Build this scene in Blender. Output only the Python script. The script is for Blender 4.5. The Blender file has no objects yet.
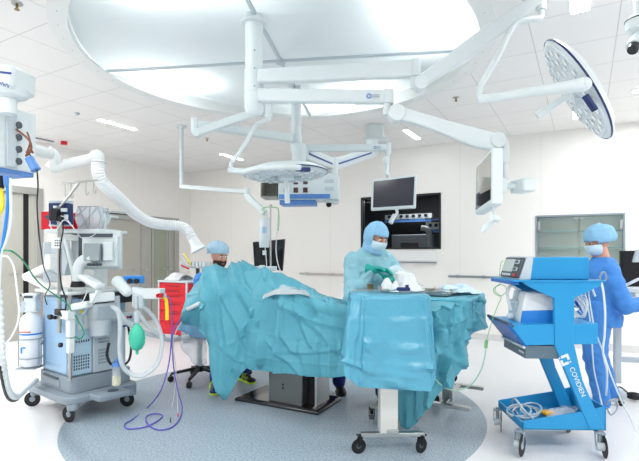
DOMEK, STRIPE, WORLDK, FILLK, EXPO = 2.7, 30.0, 0.58, 1.35, 0.03
import bpy, bmesh, math, random
from mathutils import Vector, Matrix, noise
random.seed(7)
V = Vector
PI = math.pi
scn = bpy.context.scene
COL = scn.collection

# ---------------------------------------------------------------- camera frame
TH = math.atan2(265.5, 470.0)
RV = V((math.cos(TH), math.sin(TH), 0))
FV = V((-math.sin(TH), math.cos(TH), 0))
CH = 1.37
WV, WU, HZ = 7.82, -7.78, 3.2      # back wall y, left wall x, ceiling height

def C(l, d, z=0.0): return RV*l + FV*d + V((0, 0, z))
def P(px, py, d): return C((px-319.5)/470*d, d, CH-(py-254)*d/470)
def G(px, py, z=0.0):
    d = 470*(CH-z)/(py-254)
    return P(px, py, d)
def BW(px, py):
    return P(px, py, WV/(RV.y*(px-319.5)/470+FV.y))
def LW(px, py):
    return P(px, py, WU/(RV.x*(px-319.5)/470+FV.x))

# ---------------------------------------------------------------- materials
def lin(c):
    c = c/255.0
    return c/12.92 if c <= 0.04045 else ((c+0.055)/1.055)**2.4
def rgb(r, g, b): return (lin(r), lin(g), lin(b), 1)
def mat(name, col, rough=0.5, metal=0.0, var=0.03, scale=8, bump=0.0, bscale=60, trans=0.0, alpha=1.0, emit=0, coat=0.0, ior=1.45, spec=0.5, sss=0):
    m = bpy.data.materials.new(name); m.use_nodes = True
    nt = m.node_tree; n = nt.nodes; b = n['Principled BSDF']
    c = rgb(*col)
    tc = n.new('ShaderNodeTexCoord'); nz = n.new('ShaderNodeTexNoise')
    nz.inputs['Scale'].default_value = scale; nz.inputs['Detail'].default_value = 3
    nt.links.new(tc.outputs['Object'], nz.inputs['Vector'])
    mx = n.new('ShaderNodeMix'); mx.data_type = 'RGBA'
    mx.inputs['A'].default_value = tuple(x*(1-var) for x in c[:3])+(1,)
    mx.inputs['B'].default_value = tuple(min(1, x*(1+var)) for x in c[:3])+(1,)
    nt.links.new(nz.outputs['Fac'], mx.inputs['Factor'])
    nt.links.new(mx.outputs['Result'], b.inputs['Base Color'])
    b.inputs['Roughness'].default_value = rough
    b.inputs['Metallic'].default_value = metal
    b.inputs['Transmission Weight'].default_value = trans
    b.inputs['Alpha'].default_value = alpha
    b.inputs['IOR'].default_value = ior
    b.inputs['Coat Weight'].default_value = coat
    b.inputs['Specular IOR Level'].default_value = spec
    if sss:
        b.inputs['Subsurface Weight'].default_value = sss
        b.inputs['Subsurface Scale'].default_value = 0.02
    if emit:
        b.inputs['Emission Color'].default_value = c
        b.inputs['Emission Strength'].default_value = emit
    if bump:
        n2 = n.new('ShaderNodeTexNoise'); n2.inputs['Scale'].default_value = bscale
        nt.links.new(tc.outputs['Object'], n2.inputs['Vector'])
        bp = n.new('ShaderNodeBump'); bp.inputs['Strength'].default_value = bump
        bp.inputs['Distance'].default_value = 0.01
        nt.links.new(n2.outputs['Fac'], bp.inputs['Height'])
        nt.links.new(bp.outputs['Normal'], b.inputs['Normal'])
    return m

M = {}
M['white'] = mat('white_enamel', (214, 222, 223), 0.35)
M['white2'] = mat('warm_white_plastic', (232, 234, 232), 0.45)
M['grey'] = mat('light_grey_plastic', (188, 198, 204), 0.45)
M['mgrey'] = mat('mid_grey_plastic', (138, 150, 160), 0.45)
M['dgrey'] = mat('dark_grey_plastic', (70, 78, 86), 0.45)
M['black'] = mat('black_rubber', (18, 19, 22), 0.5)
M['gloss'] = mat('black_glass', (10, 13, 18), 0.08, coat=0.5)
M['steel'] = mat('brushed_steel', (190, 192, 190), 0.28, 1.0, bump=0.05, bscale=200)
M['dsteel'] = mat('dark_steel', (84, 84, 86), 0.2, 0.9)
M['paleblue'] = mat('pale_blue_panel', (160, 190, 214), 0.4)
M['blue'] = mat('cart_blue', (36, 144, 200), 0.38)
M['blued'] = mat('cart_blue_deep', (30, 100, 178), 0.4)
M['bandblue'] = mat('band_blue', (84, 132, 196), 0.4)
M['navy'] = mat('navy', (28, 44, 96), 0.5)
M['stripe'] = mat('stripe_blue', (30, 62, 140), 0.4)
M['hosewhite'] = mat('hose_white', (244, 245, 245), 0.4)
M['canister'] = mat('canister_blue_grey', (150, 176, 196), 0.3)
M['palegreen'] = mat('pale_green_tube', (170, 212, 190), 0.3)
M['red'] = mat('red_enamel', (205, 24, 40), 0.4)
M['yellow'] = mat('yellow_plastic', (238, 214, 40), 0.5)
M['green'] = mat('green_cable', (28, 140, 96), 0.5)
M['lgreen'] = mat('green_tubing', (130, 196, 130), 0.5)
M['violet'] = mat('violet_cable', (98, 92, 190), 0.45)
M['cyanhose'] = mat('blue_hose', (40, 130, 210), 0.4)
M['rubberbag'] = mat('green_bag', (70, 195, 165), 0.4, sss=0.2)
M['film'] = mat('clear_plastic_film', (232, 242, 246), 0.2, alpha=0.35, bump=0.4, bscale=18)
M['hose'] = mat('milky_hose', (226, 234, 238), 0.3, alpha=0.55)
M['film2'] = mat('film_painted_highlight', (238, 244, 246), 0.15, alpha=0.6, bump=0.3, bscale=14)  # whiter and denser than the clear film, to paint in a highlight
M['clear'] = mat('clear_plastic', (225, 236, 242), 0.1, alpha=0.3)
M['drape'] = mat('surgical_drape_blue', (92, 166, 184), 0.5, var=0.04, scale=5, bump=0.12, bscale=60, spec=0.35)
M['drape2'] = mat('surgical_drape_plastic_backed', (84, 160, 186), 0.3, var=0.04, scale=5, bump=0.3, bscale=26, spec=0.6)
M['gown'] = mat('gown_fabric', (140, 190, 202), 0.7, var=0.05, scale=6, bump=0.3, bscale=30)
M['cap'] = mat('cap_fabric', (138, 188, 220), 0.8, var=0.08, scale=14, bump=0.4, bscale=40)
M['pcap'] = mat('bouffant_fabric', (168, 200, 220), 0.8, var=0.08, scale=14, bump=0.4, bscale=40)
M['mask'] = mat('mask_fabric', (205, 228, 240), 0.8, bump=0.2, bscale=50)
M['scrub'] = mat('scrub_blue', (66, 132, 206), 0.8, var=0.08, bump=0.3, bscale=25)
M['dscrub'] = mat('dark_blue_scrubs', (34, 52, 122), 0.8, var=0.08, bump=0.3, bscale=25)
M['skin'] = mat('skin', (214, 160, 138), 0.5, sss=0.15)
M['beard'] = mat('brown_hair', (66, 46, 38), 0.85, bump=0.6, bscale=150)
M['eye'] = mat('eye_white', (235, 232, 228), 0.2)
M['iris'] = mat('iris', (40, 30, 26), 0.2)
M['glove'] = mat('green_glove', (20, 160, 150), 0.35)
M['bglove'] = mat('dark_glove', (44, 40, 44), 0.4)
M['paper'] = mat('white_paper_wrap', (216, 221, 223), 0.6, bump=0.3, bscale=25)
M['lime'] = mat('lime_rubber', (190, 225, 60), 0.5)
M['led'] = mat('led_optic', (222, 230, 234), 0.25, var=0.15, scale=90, bump=0.6, bscale=120)
M['amber'] = mat('amber_fluid', (226, 216, 170), 0.2)
M['orange'] = mat('orange_plastic', (236, 176, 60), 0.5)
M['lcd'] = mat('pale_lcd', (196, 206, 204), 0.15)
M['doorpanel'] = mat('beige_door_laminate', (176, 175, 166), 0.45, var=0.03)
M['doorframe'] = mat('door_frame_steel', (172, 172, 168), 0.35, 0.3)
M['cabinet_back'] = mat('cabinet_interior', (206, 206, 196), 0.5)
M['darkroom'] = mat('unlit_room_dark', (26, 29, 34), 0.7)  # near-black wall colour stands in for the darkness of the unlit room

def screen_mat(name, c0, c1):
    m = mat(name, c0, 0.12, coat=0.6)
    nt = m.node_tree; n = nt.nodes; b = n['Principled BSDF']
    b.inputs['Emission Color'].default_value = rgb(*c1)
    b.inputs['Emission Strength'].default_value = 0.25
    return m
M['screen'] = screen_mat('monitor_screen_dark', (40, 42, 52), (30, 32, 42))
M['screen2'] = screen_mat('monitor_screen_beige', (150, 148, 138), (170, 168, 158))

def lampmat(name, s, col=(250, 252, 255)):
    m = bpy.data.materials.new(name); m.use_nodes = True
    nt = m.node_tree; nt.nodes.clear()
    e = nt.nodes.new('ShaderNodeEmission'); e.inputs['Color'].default_value = rgb(*col)
    e.inputs['Strength'].default_value = s
    o = nt.nodes.new('ShaderNodeOutputMaterial'); nt.links.new(e.outputs[0], o.inputs[0])
    return m

def new_nodes(name):
    m = bpy.data.materials.new(name); m.use_nodes = True
    return m, m.node_tree, m.node_tree.nodes, m.node_tree.nodes['Principled BSDF']

def math_node(nt, op, a, b=None):
    x = nt.nodes.new('ShaderNodeMath'); x.operation = op
    for i, s in enumerate((a, b)):
        if s is None: continue
        if isinstance(s, (int, float)): x.inputs[i].default_value = s
        else: nt.links.new(s, x.inputs[i])
    return x.outputs[0]

def grid_mat(name, col, linecol, du, dv, ou, ov, w, axes=(0, 1), rough=0.6, bump=True):
    m, nt, n, b = new_nodes(name)
    tc = n.new('ShaderNodeTexCoord'); sp = n.new('ShaderNodeSeparateXYZ')
    nt.links.new(tc.outputs['Object'], sp.inputs[0])
    outs = []
    for ax, d, o in ((axes[0], du, ou), (axes[1], dv, ov)):
        t = math_node(nt, 'DIVIDE', math_node(nt, 'SUBTRACT', sp.outputs[ax], o), d)
        f = math_node(nt, 'ABSOLUTE', math_node(nt, 'SUBTRACT', math_node(nt, 'FRACT', math_node(nt, 'ADD', t, 100.5)), 0.5))
        outs.append(math_node(nt, 'LESS_THAN', math_node(nt, 'MULTIPLY', f, d), w))
    ln = math_node(nt, 'MAXIMUM', outs[0], outs[1])
    mx = n.new('ShaderNodeMix'); mx.data_type = 'RGBA'
    nz = n.new('ShaderNodeTexNoise'); nz.inputs['Scale'].default_value = 180
    nt.links.new(tc.outputs['Object'], nz.inputs['Vector'])
    m0 = n.new('ShaderNodeMix'); m0.data_type = 'RGBA'
    c = rgb(*col)
    m0.inputs['A'].default_value = tuple(x*0.97 for x in c[:3])+(1,)
    m0.inputs['B'].default_value = c
    nt.links.new(nz.outputs['Fac'], m0.inputs['Factor'])
    nt.links.new(m0.outputs['Result'], mx.inputs['A'])
    mx.inputs['B'].default_value = rgb(*linecol)
    nt.links.new(ln, mx.inputs['Factor'])
    nt.links.new(mx.outputs['Result'], b.inputs['Base Color'])
    b.inputs['Roughness'].default_value = rough
    return m
M['ceiling'] = grid_mat('ceiling_tiles', (240, 239, 237), (208, 208, 207), 0.62, 0.62, -4.73, 2.80, 0.0045)
M['wallback'] = grid_mat('wall_panels_back', (243, 241, 236), (230, 228, 223), 1.2, 9.0, -7.78, -4.0, 0.004, (0, 2), 0.45)
M['wallleft'] = grid_mat('wall_panels_left', (243, 241, 236), (230, 228, 223), 1.2, 9.0, 0.3, -4.0, 0.004, (1, 2), 0.45)

FC = C(-0.36, 4.32)
def floor_mat():
    m, nt, n, b = new_nodes('vinyl_floor')
    tc = n.new('ShaderNodeTexCoord')
    vd = n.new('ShaderNodeVectorMath'); vd.operation = 'DISTANCE'
    nt.links.new(tc.outputs['Object'], vd.inputs[0]); vd.inputs[1].default_value = (FC.x, FC.y, 0)
    inside = math_node(nt, 'LESS_THAN', vd.outputs['Value'], 1.79)
    nz = n.new('ShaderNodeTexNoise'); nz.inputs['Scale'].default_value = 70; nz.inputs['Detail'].default_value = 4
    nt.links.new(tc.outputs['Object'], nz.inputs['Vector'])
    r = n.new('ShaderNodeValToRGB')
    r.color_ramp.elements[0].position = 0.36; r.color_ramp.elements[0].color = rgb(128, 144, 156)
    r.color_ramp.elements[1].position = 0.64; r.color_ramp.elements[1].color = rgb(170, 184, 194)
    nt.links.new(nz.outputs['Fac'], r.inputs[0])
    r2 = n.new('ShaderNodeValToRGB')
    r2.color_ramp.elements[0].position = 0.3; r2.color_ramp.elements[0].color = rgb(212, 213, 215)
    r2.color_ramp.elements[1].position = 0.7; r2.color_ramp.elements[1].color = rgb(224, 225, 227)
    nt.links.new(nz.outputs['Fac'], r2.inputs[0])
    mx = n.new('ShaderNodeMix'); mx.data_type = 'RGBA'
    nt.links.new(inside, mx.inputs['Factor'])
    nt.links.new(r2.outputs[0], mx.inputs['A']); nt.links.new(r.outputs[0], mx.inputs['B'])
    nt.links.new(mx.outputs['Result'], b.inputs['Base Color'])
    b.inputs['Roughness'].default_value = 0.38
    b.inputs['Specular IOR Level'].default_value = 0.35
    return m
M['floor'] = floor_mat()

# ---------------------------------------------------------------- mesh builder
def catmull(pts, n=8, closed=False):
    pts = [V(p) for p in pts]
    if len(pts) < 3: return pts
    out = []; m = len(pts)
    rng = m if closed else m-1
    for i in range(rng):
        if closed: a, b, c, d = pts[(i-1) % m], pts[i], pts[(i+1) % m], pts[(i+2) % m]
        else: a, b, c, d = pts[max(i-1, 0)], pts[i], pts[i+1], pts[min(i+2, m-1)]
        for k in range(n):
            t = k/n
            out.append(0.5*((2*b)+(c-a)*t+(2*a-5*b+4*c-d)*t*t+(3*b-a-3*c+d)*t**3))
    if not closed: out.append(pts[-1])
    return out

class B:
    def __init__(s, T=None): s.bm = bmesh.new(); s.T = T or Matrix.Identity(4)
    def v(s, p): return s.bm.verts.new(s.T @ V(p))
    def face(s, vs):
        try: return s.bm.faces.new(vs)
        except ValueError: return None
    def box(s, c, d, R=None):
        c = V(c); hx, hy, hz = d[0]/2, d[1]/2, d[2]/2
        R = R or Matrix.Identity(3)
        if not isinstance(R, Matrix): R = Matrix.Rotation(R, 3, 'Z')
        q = [s.v(c+R @ V((x*hx, y*hy, z*hz))) for x in (-1, 1) for y in (-1, 1) for z in (-1, 1)]
        for f in ((0, 1, 3, 2), (4, 6, 7, 5), (0, 4, 5, 1), (2, 3, 7, 6), (0, 2, 6, 4), (1, 5, 7, 3)): s.face([q[i] for i in f])
        return s
    def beam(s, p0, p1, w, h, up=(0, 0, 1), w1=None, h1=None):
        p0, p1 = V(p0), V(p1); d = (p1-p0).normalized(); u = V(up)
        x = d.cross(u)
        if x.length < 1e-4: x = d.cross(V((1, 0, 0)))
        x.normalize(); u = x.cross(d).normalized()
        w1 = w if w1 is None else w1; h1 = h if h1 is None else h1
        q = []
        for p, ww, hh in ((p0, w, h), (p1, w1, h1)):
            q += [s.v(p+x*a*ww/2+u*b*hh/2) for a, b in ((-1, -1), (1, -1), (1, 1), (-1, 1))]
        for f in ((3, 2, 1, 0), (4, 5, 6, 7), (0, 1, 5, 4), (1, 2, 6, 5), (2, 3, 7, 6), (3, 0, 4, 7)): s.face([q[i] for i in f])
        return s
    def prism(s, pts, vec):
        vec = V(vec); a = [s.v(p) for p in pts]; b = [s.v(V(p)+vec) for p in pts]; n = len(a)
        s.face(a[::-1]); s.face(b)
        for i in range(n): s.face([a[i], a[(i+1) % n], b[(i+1) % n], b[i]])
        return s
    def ring(s, c, x, y, rx, ry, n):
        return [s.v(c+x*math.cos(2*PI*i/n)*rx+y*math.sin(2*PI*i/n)*ry) for i in range(n)]
    def loft(s, rings, cap=True):
        for a, b in zip(rings, rings[1:]):
            n = len(a)
            for i in range(n): s.face([a[i], a[(i+1) % n], b[(i+1) % n], b[i]])
        if cap: s.face(rings[0][::-1]); s.face(rings[-1])
        return s
    def cyl(s, p0, p1, r0, r1=None, n=20):
        return s.lathe([(r0, 0), (r0 if r1 is None else r1, 1)], p0, V(p1)-V(p0), n)
    def lathe(s, prof, o, ax, n=24, cap=True):
        o, ax = V(o), V(ax); L = ax.length; a = ax.normalized()
        x = a.cross(V((0, 0, 1)))
        if x.length < 1e-3: x = V((1, 0, 0))
        x.normalize(); y = a.cross(x)
        return s.loft([s.ring(o+ax*t, x, y, max(r, 1e-4), max(r, 1e-4), n) for r, t in prof], cap)
    def tube(s, pts, r, n=8, sm=6, closed=False, cap=True):
        pts = catmull(pts, sm, closed) if sm else [V(p) for p in pts]
        m = len(pts); rs = r if callable(r) else (lambda t: r)
        rings = []; N = None
        for i, p in enumerate(pts):
            t = (pts[(i+1) % m] if closed or i < m-1 else p)-(pts[i-1] if closed or i > 0 else p)
            if t.length < 1e-7: t = V((0, 0, 1))
            t.normalize()
            if N is None:
                N = t.orthogonal().normalized()
            N = (N-t*N.dot(t)); N = N.normalized() if N.length > 1e-6 else t.orthogonal().normalized()
            rr = rs(i/(m-1))
            rings.append(s.ring(p, N, t.cross(N), rr, rr, n))
        if closed: rings.append(rings[0]); s.loft(rings, False)
        else: s.loft(rings, cap)
        return s
    def sarm(s, pts, ws, hs, rc=0.3, up=(0, 0, 1), n=6):
        """smooth arm with a rounded-rectangle section that swells and tapers along its length"""
        P_ = catmull(pts, n); m = len(P_); Wd = catmull([V((a, b, 0)) for a, b in zip(ws, hs)], n); rings = []
        for i, p in enumerate(P_):
            t = (P_[min(i+1, m-1)]-P_[max(i-1, 0)]).normalized(); x = t.cross(V(up)).normalized(); u = x.cross(t)
            w, h = Wd[i].x/2, Wd[i].y/2; q = []
            for k in range(24):
                a = 2*PI*(k+0.5)/24; c, s_ = math.cos(a), math.sin(a)
                q.append(s.v(p+x*w*math.copysign(abs(c)**rc, c)+u*h*math.copysign(abs(s_)**rc, s_)))
            rings.append(q)
        return s.loft(rings)
    def cap(s, p0, p1, r0, r1, n=16):     # round-ended tapered limb
        p0, p1 = V(p0), V(p1)
        s.sph(p0, r0, n=n); s.sph(p1, r1, n=n)
        if (p1-p0).length > 1e-4: s.cyl(p0, p1, r0, r1, n)
        return s
    def sph(s, c, r, sc=(1, 1, 1), n=16, R=None, keep=None):
        c = V(c); R = R or Matrix.Identity(3); m = max(6, n//2+2)
        rows = []
        for i in range(m+1):
            t = PI*i/m
            if i in (0, m): rows.append([V((0, 0, math.cos(t)))]*n)
            else: rows.append([V((math.sin(t)*math.cos(2*PI*k/n), math.sin(t)*math.sin(2*PI*k/n), math.cos(t))) for k in range(n)])
        vs = []
        for i, row in enumerate(rows):
            if i in (0, m):
                q = s.v(c+R @ V((row[0].x*r*sc[0], row[0].y*r*sc[1], row[0].z*r*sc[2]))); vs.append([q]*n)
            else: vs.append([s.v(c+R @ V((p.x*r*sc[0], p.y*r*sc[1], p.z*r*sc[2]))) for p in row])
        for i in range(m):
            for k in range(n):
                k2 = (k+1) % n
                ctr = (rows[i][k]+rows[i+1][k2])/2
                if keep and not keep(ctr): continue
                f = [vs[i][k], vs[i+1][k], vs[i+1][k2], vs[i][k2]]
                if i == 0: f = [vs[i][k], vs[i+1][k], vs[i+1][k2]]
                if i == m-1: f = [vs[i][k], vs[i+1][k], vs[i][k2]]
                s.face(f)
        return s
    def sheet(s, rows, closed=False):
        vs = [[s.v(p) for p in r] for r in rows]
        for a, b in zip(vs, vs[1:]):
            n = len(a)
            for i in range(n if closed else n-1): s.face([a[i], a[(i+1) % n], b[(i+1) % n], b[i]])
        return s

ROOT = {}
def thing(name, label, cat, loc=(0, 0, 0), rz=0.0, group=None):
    o = bpy.data.objects.new(name, None); COL.objects.link(o)
    o.empty_display_size = 0.1
    o.location = loc; o.rotation_euler = (0, 0, rz)
    ROOT[o] = Matrix.Translation(V(loc)) @ Matrix.Rotation(rz, 4, 'Z')
    o['label'] = label; o['category'] = cat
    if group: o['group'] = group
    return o
def tag(o, label, cat, group=None):
    o['label'] = label; o['category'] = cat
    if group: o['group'] = group
    return o
def obj(name, b, m, parent=None, bev=0, smooth=40, sol=0, label=None, sub=0, remesh=0, disp=0, dscale=0.15, sm=0, center=True, hard=False):
    bm = b.bm if isinstance(b, B) else b
    bmesh.ops.remove_doubles(bm, verts=bm.verts, dist=1e-5)
    loose = [v for v in bm.verts if not v.link_faces]
    if loose: bmesh.ops.delete(bm, geom=loose, context='VERTS')
    bmesh.ops.recalc_face_normals(bm, faces=bm.faces)
    R = Matrix.Identity(4)
    if parent is not None:
        p = parent
        R = ROOT[p]
        bm.transform(R.inverted())
    org = None
    if parent is None and center and len(bm.verts):
        xs = [v.co.x for v in bm.verts]; ys = [v.co.y for v in bm.verts]; zs = [v.co.z for v in bm.verts]
        org = V(((min(xs)+max(xs))/2, (min(ys)+max(ys))/2, min(zs)))
        bm.transform(Matrix.Translation(-org))
    me = bpy.data.meshes.new(name); bm.to_mesh(me); bm.free()
    me.materials.append(M[m] if isinstance(m, str) else m)
    if smooth:
        for p in me.polygons: p.use_smooth = True
        me.set_sharp_from_angle(angle=math.radians(smooth))
    o = bpy.data.objects.new(name, me); COL.objects.link(o)
    if org is not None: o.location = org
    if parent is not None:
        o.parent = parent; ROOT[o] = R
    else: ROOT[o] = Matrix.Translation(org) if org is not None else Matrix.Identity(4)
    if bev:
        d = o.modifiers.new('bevel', 'BEVEL'); d.width = bev; d.segments = 2; d.limit_method = 'ANGLE'; d.angle_limit = math.radians(35)
    if remesh:
        d = o.modifiers.new('remesh', 'REMESH'); d.mode = 'VOXEL'; d.voxel_size = remesh; d.use_smooth_shade = True
    if sm:
        d = o.modifiers.new('smooth', 'SMOOTH'); d.iterations = sm; d.factor = 0.5
    if disp:
        tx = bpy.data.textures.new(name+'_folds', 'CLOUDS'); tx.noise_scale = dscale; tx.noise_depth = 1
        if hard: tx.noise_type = 'HARD_NOISE'
        d = o.modifiers.new('folds', 'DISPLACE'); d.texture = tx; d.strength = disp; d.mid_level = 0.22 if hard else 0.5
        d.texture_coords = 'LOCAL'
    if sub:
        d = o.modifiers.new('sub', 'SUBSURF'); d.levels = sub; d.render_levels = sub
    if sol:
        d = o.modifiers.new('solid', 'SOLIDIFY'); d.thickness = sol
    if label: o['label'] = label
    return o
def struct(name, b, m, **k):
    o = obj(name, b, m, center=False, **k); o['kind'] = 'structure'; return o

def grid_interp(ctrl, nu, nv, closed=False):
    rows = [catmull(r, nu, closed) for r in ctrl]
    cols = list(zip(*rows))
    cols = [catmull(list(c), nv) for c in cols]
    return [list(r) for r in zip(*cols)]
def wrinkle(rows, amp, freq=(4, 4, 1.5), seed=0, closed=False, edge0=0.0, sharp=True):
    out = []; nr = len(rows)
    for i, r in enumerate(rows):
        o = []; n = len(r)
        for k, p in enumerate(r):
            a = rows[min(i+1, nr-1)][k]-rows[max(i-1, 0)][k]
            if closed: bb = r[(k+1) % n]-r[k-1]
            else: bb = r[min(k+1, n-1)]-r[max(k-1, 0)]
            N = a.cross(bb)
            N = N.normalized() if N.length > 1e-9 else V((0, 0, 1))
            q = V((p.x*freq[0]+seed*3.1, p.y*freq[1], p.z*freq[2]))
            w = noise.noise(q); w2 = noise.noise(q*2.3+V((9, 2, 1)))
            if sharp: w = 0.5-abs(w)*2.2; w2 = 0.4-abs(w2)*2.2
            f = min(1.0, edge0+i/max(1, nr-1)*3)
            o.append(p+N*amp*f*(w+0.45*w2))
        out.append(o)
    return out
def crease(rows, amp, scale, seed=0, closed=False, st=(1, 1, 1), skip=0, nw=5):
    """straight sharp creases with flat facets between them, as in cloth that was packed folded"""
    rs = random.Random(seed*17+3); wv = []
    for q in range(nw):
        th, ph = rs.uniform(0, PI), rs.uniform(-0.9, 0.9)
        wv.append((V((math.cos(th)*math.cos(ph)*st[0], math.sin(th)*math.cos(ph)*st[1], math.sin(ph)*st[2]*1.2))*scale*rs.uniform(0.5, 1.3), rs.uniform(0, 1), V((rs.uniform(0, 50), rs.uniform(0, 50), rs.uniform(0, 50)))))
    out = []; nr = len(rows)
    for i, r in enumerate(rows):
        o = []; n = len(r)
        for k, p in enumerate(r):
            a = rows[min(i+1, nr-1)][k]-rows[max(i-1, 0)][k]
            bb = (r[(k+1) % n]-r[k-1]) if closed else (r[min(k+1, n-1)]-r[max(k-1, 0)])
            N = a.cross(bb); N = N.normalized() if N.length > 1e-9 else V((0, 0, 1))
            h = 0
            for d, ph, off in wv:
                t = p.dot(d)+ph+0.22*noise.noise(p*2.2+off)
                tri = abs((t % 1.0)-0.5)*2-0.5
                m = 0.5+noise.noise(p*1.8+off*1.3)*1.4
                h += tri*max(0.0, min(1.2, m))
            o.append(p+N*amp*h*(0 if i < skip else 1))
        out.append(o)
    return out
def topix(p):
    q = p-V((0, 0, CH)); d = q.dot(FV)
    return 319.5+470*q.dot(RV)/d, 254-470*q.z/d
def folds(rows, paths, skip=0, jit=0.0):
    """press single folds into a sheet: each path is a crease line given on the visible side, with width and height"""
    segs = []
    for pts, w, h in paths:
        for a, b in zip(pts, pts[1:]): segs.append((a, b, w, h))
    nr = len(rows); out = []
    for i, r in enumerate(rows):
        o = []; n = len(r)
        for k, p in enumerate(r):
            a = rows[min(i+1, nr-1)][k]-rows[max(i-1, 0)][k]; bb = r[min(k+1, n-1)]-r[max(k-1, 0)]
            N = a.cross(bb); N = N.normalized() if N.length > 1e-9 else V((0, 0, 1))
            if N.dot(V((0, 0, CH))-p) < 0: N = -N
            x, y = topix(p); best = {}
            if i >= skip:
                for q, ((ax, ay), (bx, by), w, h) in enumerate(segs):
                    dx, dy = bx-ax, by-ay; L2 = dx*dx+dy*dy
                    t = ((x-ax)*dx+(y-ay)*dy)/L2; tc = max(0, min(1, t))
                    cx_, cy_ = ax+dx*tc, ay+dy*tc
                    D = math.hypot(x-cx_, y-cy_)
                    sg = (x-ax)*dy-(y-ay)*dx
                    ww = w if sg > 0 else w*0.4
                    f = max(0, 1-D/ww)
                    key = (w, h)
                    if f > best.get(key, 0): best[key] = f
            o.append(p+N*1.35*sum(f*k_[1] for k_, f in best.items()))
        out.append(o)
    return out
def foldlines(rows, us, vs, amp=0.006, w=2.0, closed=False):
    out = []; nr = len(rows)
    for i, r in enumerate(rows):
        o = []; n = len(r)
        for k, p in enumerate(r):
            a = rows[min(i+1, nr-1)][k]-rows[max(i-1, 0)][k]
            bb = (r[(k+1) % n]-r[k-1]) if closed else (r[min(k+1, n-1)]-r[max(k-1, 0)])
            N = a.cross(bb); N = N.normalized() if N.length > 1e-9 else V((0, 0, 1))
            h = sum(max(0, 1-abs(i-f*nr)/w) for f in vs)-sum(max(0, 1-abs(k-f*n)/w) for f in us)
            o.append(p+N*amp*h)
        out.append(o)
    return out
import numpy as np
def buckle(rows, sh=0.10, sv=0.03, iters=260, k=0.012, amp=0.012, bend=0.25, closed=False, seed=0, pin=0, wl=2.2, keep=None, edge=0.0):
    """let the sheet have more cloth than its outline, so that it buckles into folds"""
    X0 = np.array([[tuple(p) for p in r] for r in rows], dtype=np.float64)
    nr, nc, _ = X0.shape
    gi = np.gradient(X0, axis=0); gj = np.gradient(X0, axis=1)
    if closed: gj = (np.roll(X0, -1, 1)-np.roll(X0, 1, 1))/2
    N = np.cross(gi, gj); N /= np.maximum(np.linalg.norm(N, axis=2, keepdims=True), 1e-9)
    rs = np.random.RandomState(seed); H = np.zeros((nr, nc))
    for q in range(14):
        a = rs.uniform(0.4, 1.0)*2*PI/(wl*3.0); b_ = rs.uniform(-0.5, 0.5)*a
        if closed: a = round(a*nc/(2*PI))*2*PI/nc
        H += np.sin(a*np.arange(nc)[None, :]+b_*np.arange(nr)[:, None]+rs.uniform(0, 6.28))*rs.uniform(0.3, 1)
    H /= 3.0
    W = np.ones((nr, nc, 1))*k
    if pin: W[:pin] = 1.0
    if edge:
        W[-1] = edge; W[:, 0] = edge; W[:, -1] = edge
    if keep is not None: W = np.maximum(W, keep[:, :, None])
    X = X0+N*(amp*H)[:, :, None]*(W < 0.9)
    cons = []
    for di, dj, s_, w_ in ((0, 1, sh, 1.0), (1, 0, sv, 1.0), (1, 1, (sh+sv)/2, 0.4), (1, -1, (sh+sv)/2, 0.4), (0, 2, sh, bend), (2, 0, sv, bend)):
        cons.append((di, dj, s_, w_))
    def pair(A, di, dj):
        if closed:
            B_ = np.roll(A, -dj, 1); return A[:nr-di], B_[di:]
        if dj >= 0: return A[:nr-di, :nc-dj], A[di:, dj:]
        return A[:nr-di, -dj:], A[di:, :nc+dj]
    rest = [np.linalg.norm(pair(X0, di, dj)[1]-pair(X0, di, dj)[0], axis=2, keepdims=True)*(1+s_) for di, dj, s_, w_ in cons]
    for it in range(iters):
        D = np.zeros_like(X); C_ = np.zeros((nr, nc, 1))
        for (di, dj, s_, w_), L0 in zip(cons, rest):
            A, B_ = pair(X, di, dj); d = B_-A; L = np.maximum(np.linalg.norm(d, axis=2, keepdims=True), 1e-9)
            c = d*((L-L0)/L)*0.5*w_
            if closed:
                D[:nr-di] += c; C_[:nr-di] += w_
                E = np.zeros_like(X); F_ = np.zeros_like(C_); E[di:] = -c; F_[di:] = w_
                D += np.roll(E, dj, 1); C_ += np.roll(F_, dj, 1)
            elif dj >= 0:
                D[:nr-di, :nc-dj] += c; D[di:, dj:] -= c; C_[:nr-di, :nc-dj] += w_; C_[di:, dj:] += w_
            else:
                D[:nr-di, -dj:] += c; D[di:, :nc+dj] -= c; C_[:nr-di, -dj:] += w_; C_[di:, :nc+dj] += w_
        X = X+D/np.maximum(C_, 1e-6)*1.3
        X = X+(X0-X)*W
    return [[V(p) for p in r] for r in X]
def refine(rows, n, closed=False):
    return grid_interp(rows, n, n, closed)
def cloth(name, ctrl, m, parent=None, nu=10, nv=10, amp=0.012, freq=(4, 4, 1.5), seed=0, closed=False, sol=0.003, edge0=1.0, label=None):
    rows = grid_interp(ctrl, nu, nv, closed)
    rows = wrinkle(rows, amp*0.6, freq, seed, closed, edge0)
    rows = crease(rows, amp*0.8, max(freq)*0.7, seed, closed)
    b = B(); b.sheet(rows, closed)
    return obj(name, b, m, parent, smooth=60, sol=sol, label=label)
def text(name, s, m, parent, Mx, size, ext=0.001, align='CENTER'):
    cu = bpy.data.curves.new(name, 'FONT'); cu.body = s; cu.size = size; cu.extrude = ext
    cu.align_x = align; cu.align_y = 'CENTER'
    tmp = bpy.data.objects.new('tmp', cu); COL.objects.link(tmp)
    dg = bpy.context.evaluated_depsgraph_get()
    me = bpy.data.meshes.new_from_object(tmp.evaluated_get(dg))
    bpy.data.objects.remove(tmp)
    b = B(); b.bm.from_mesh(me); b.bm.transform(Mx)
    return obj(name, b, m, parent, smooth=0)
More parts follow.
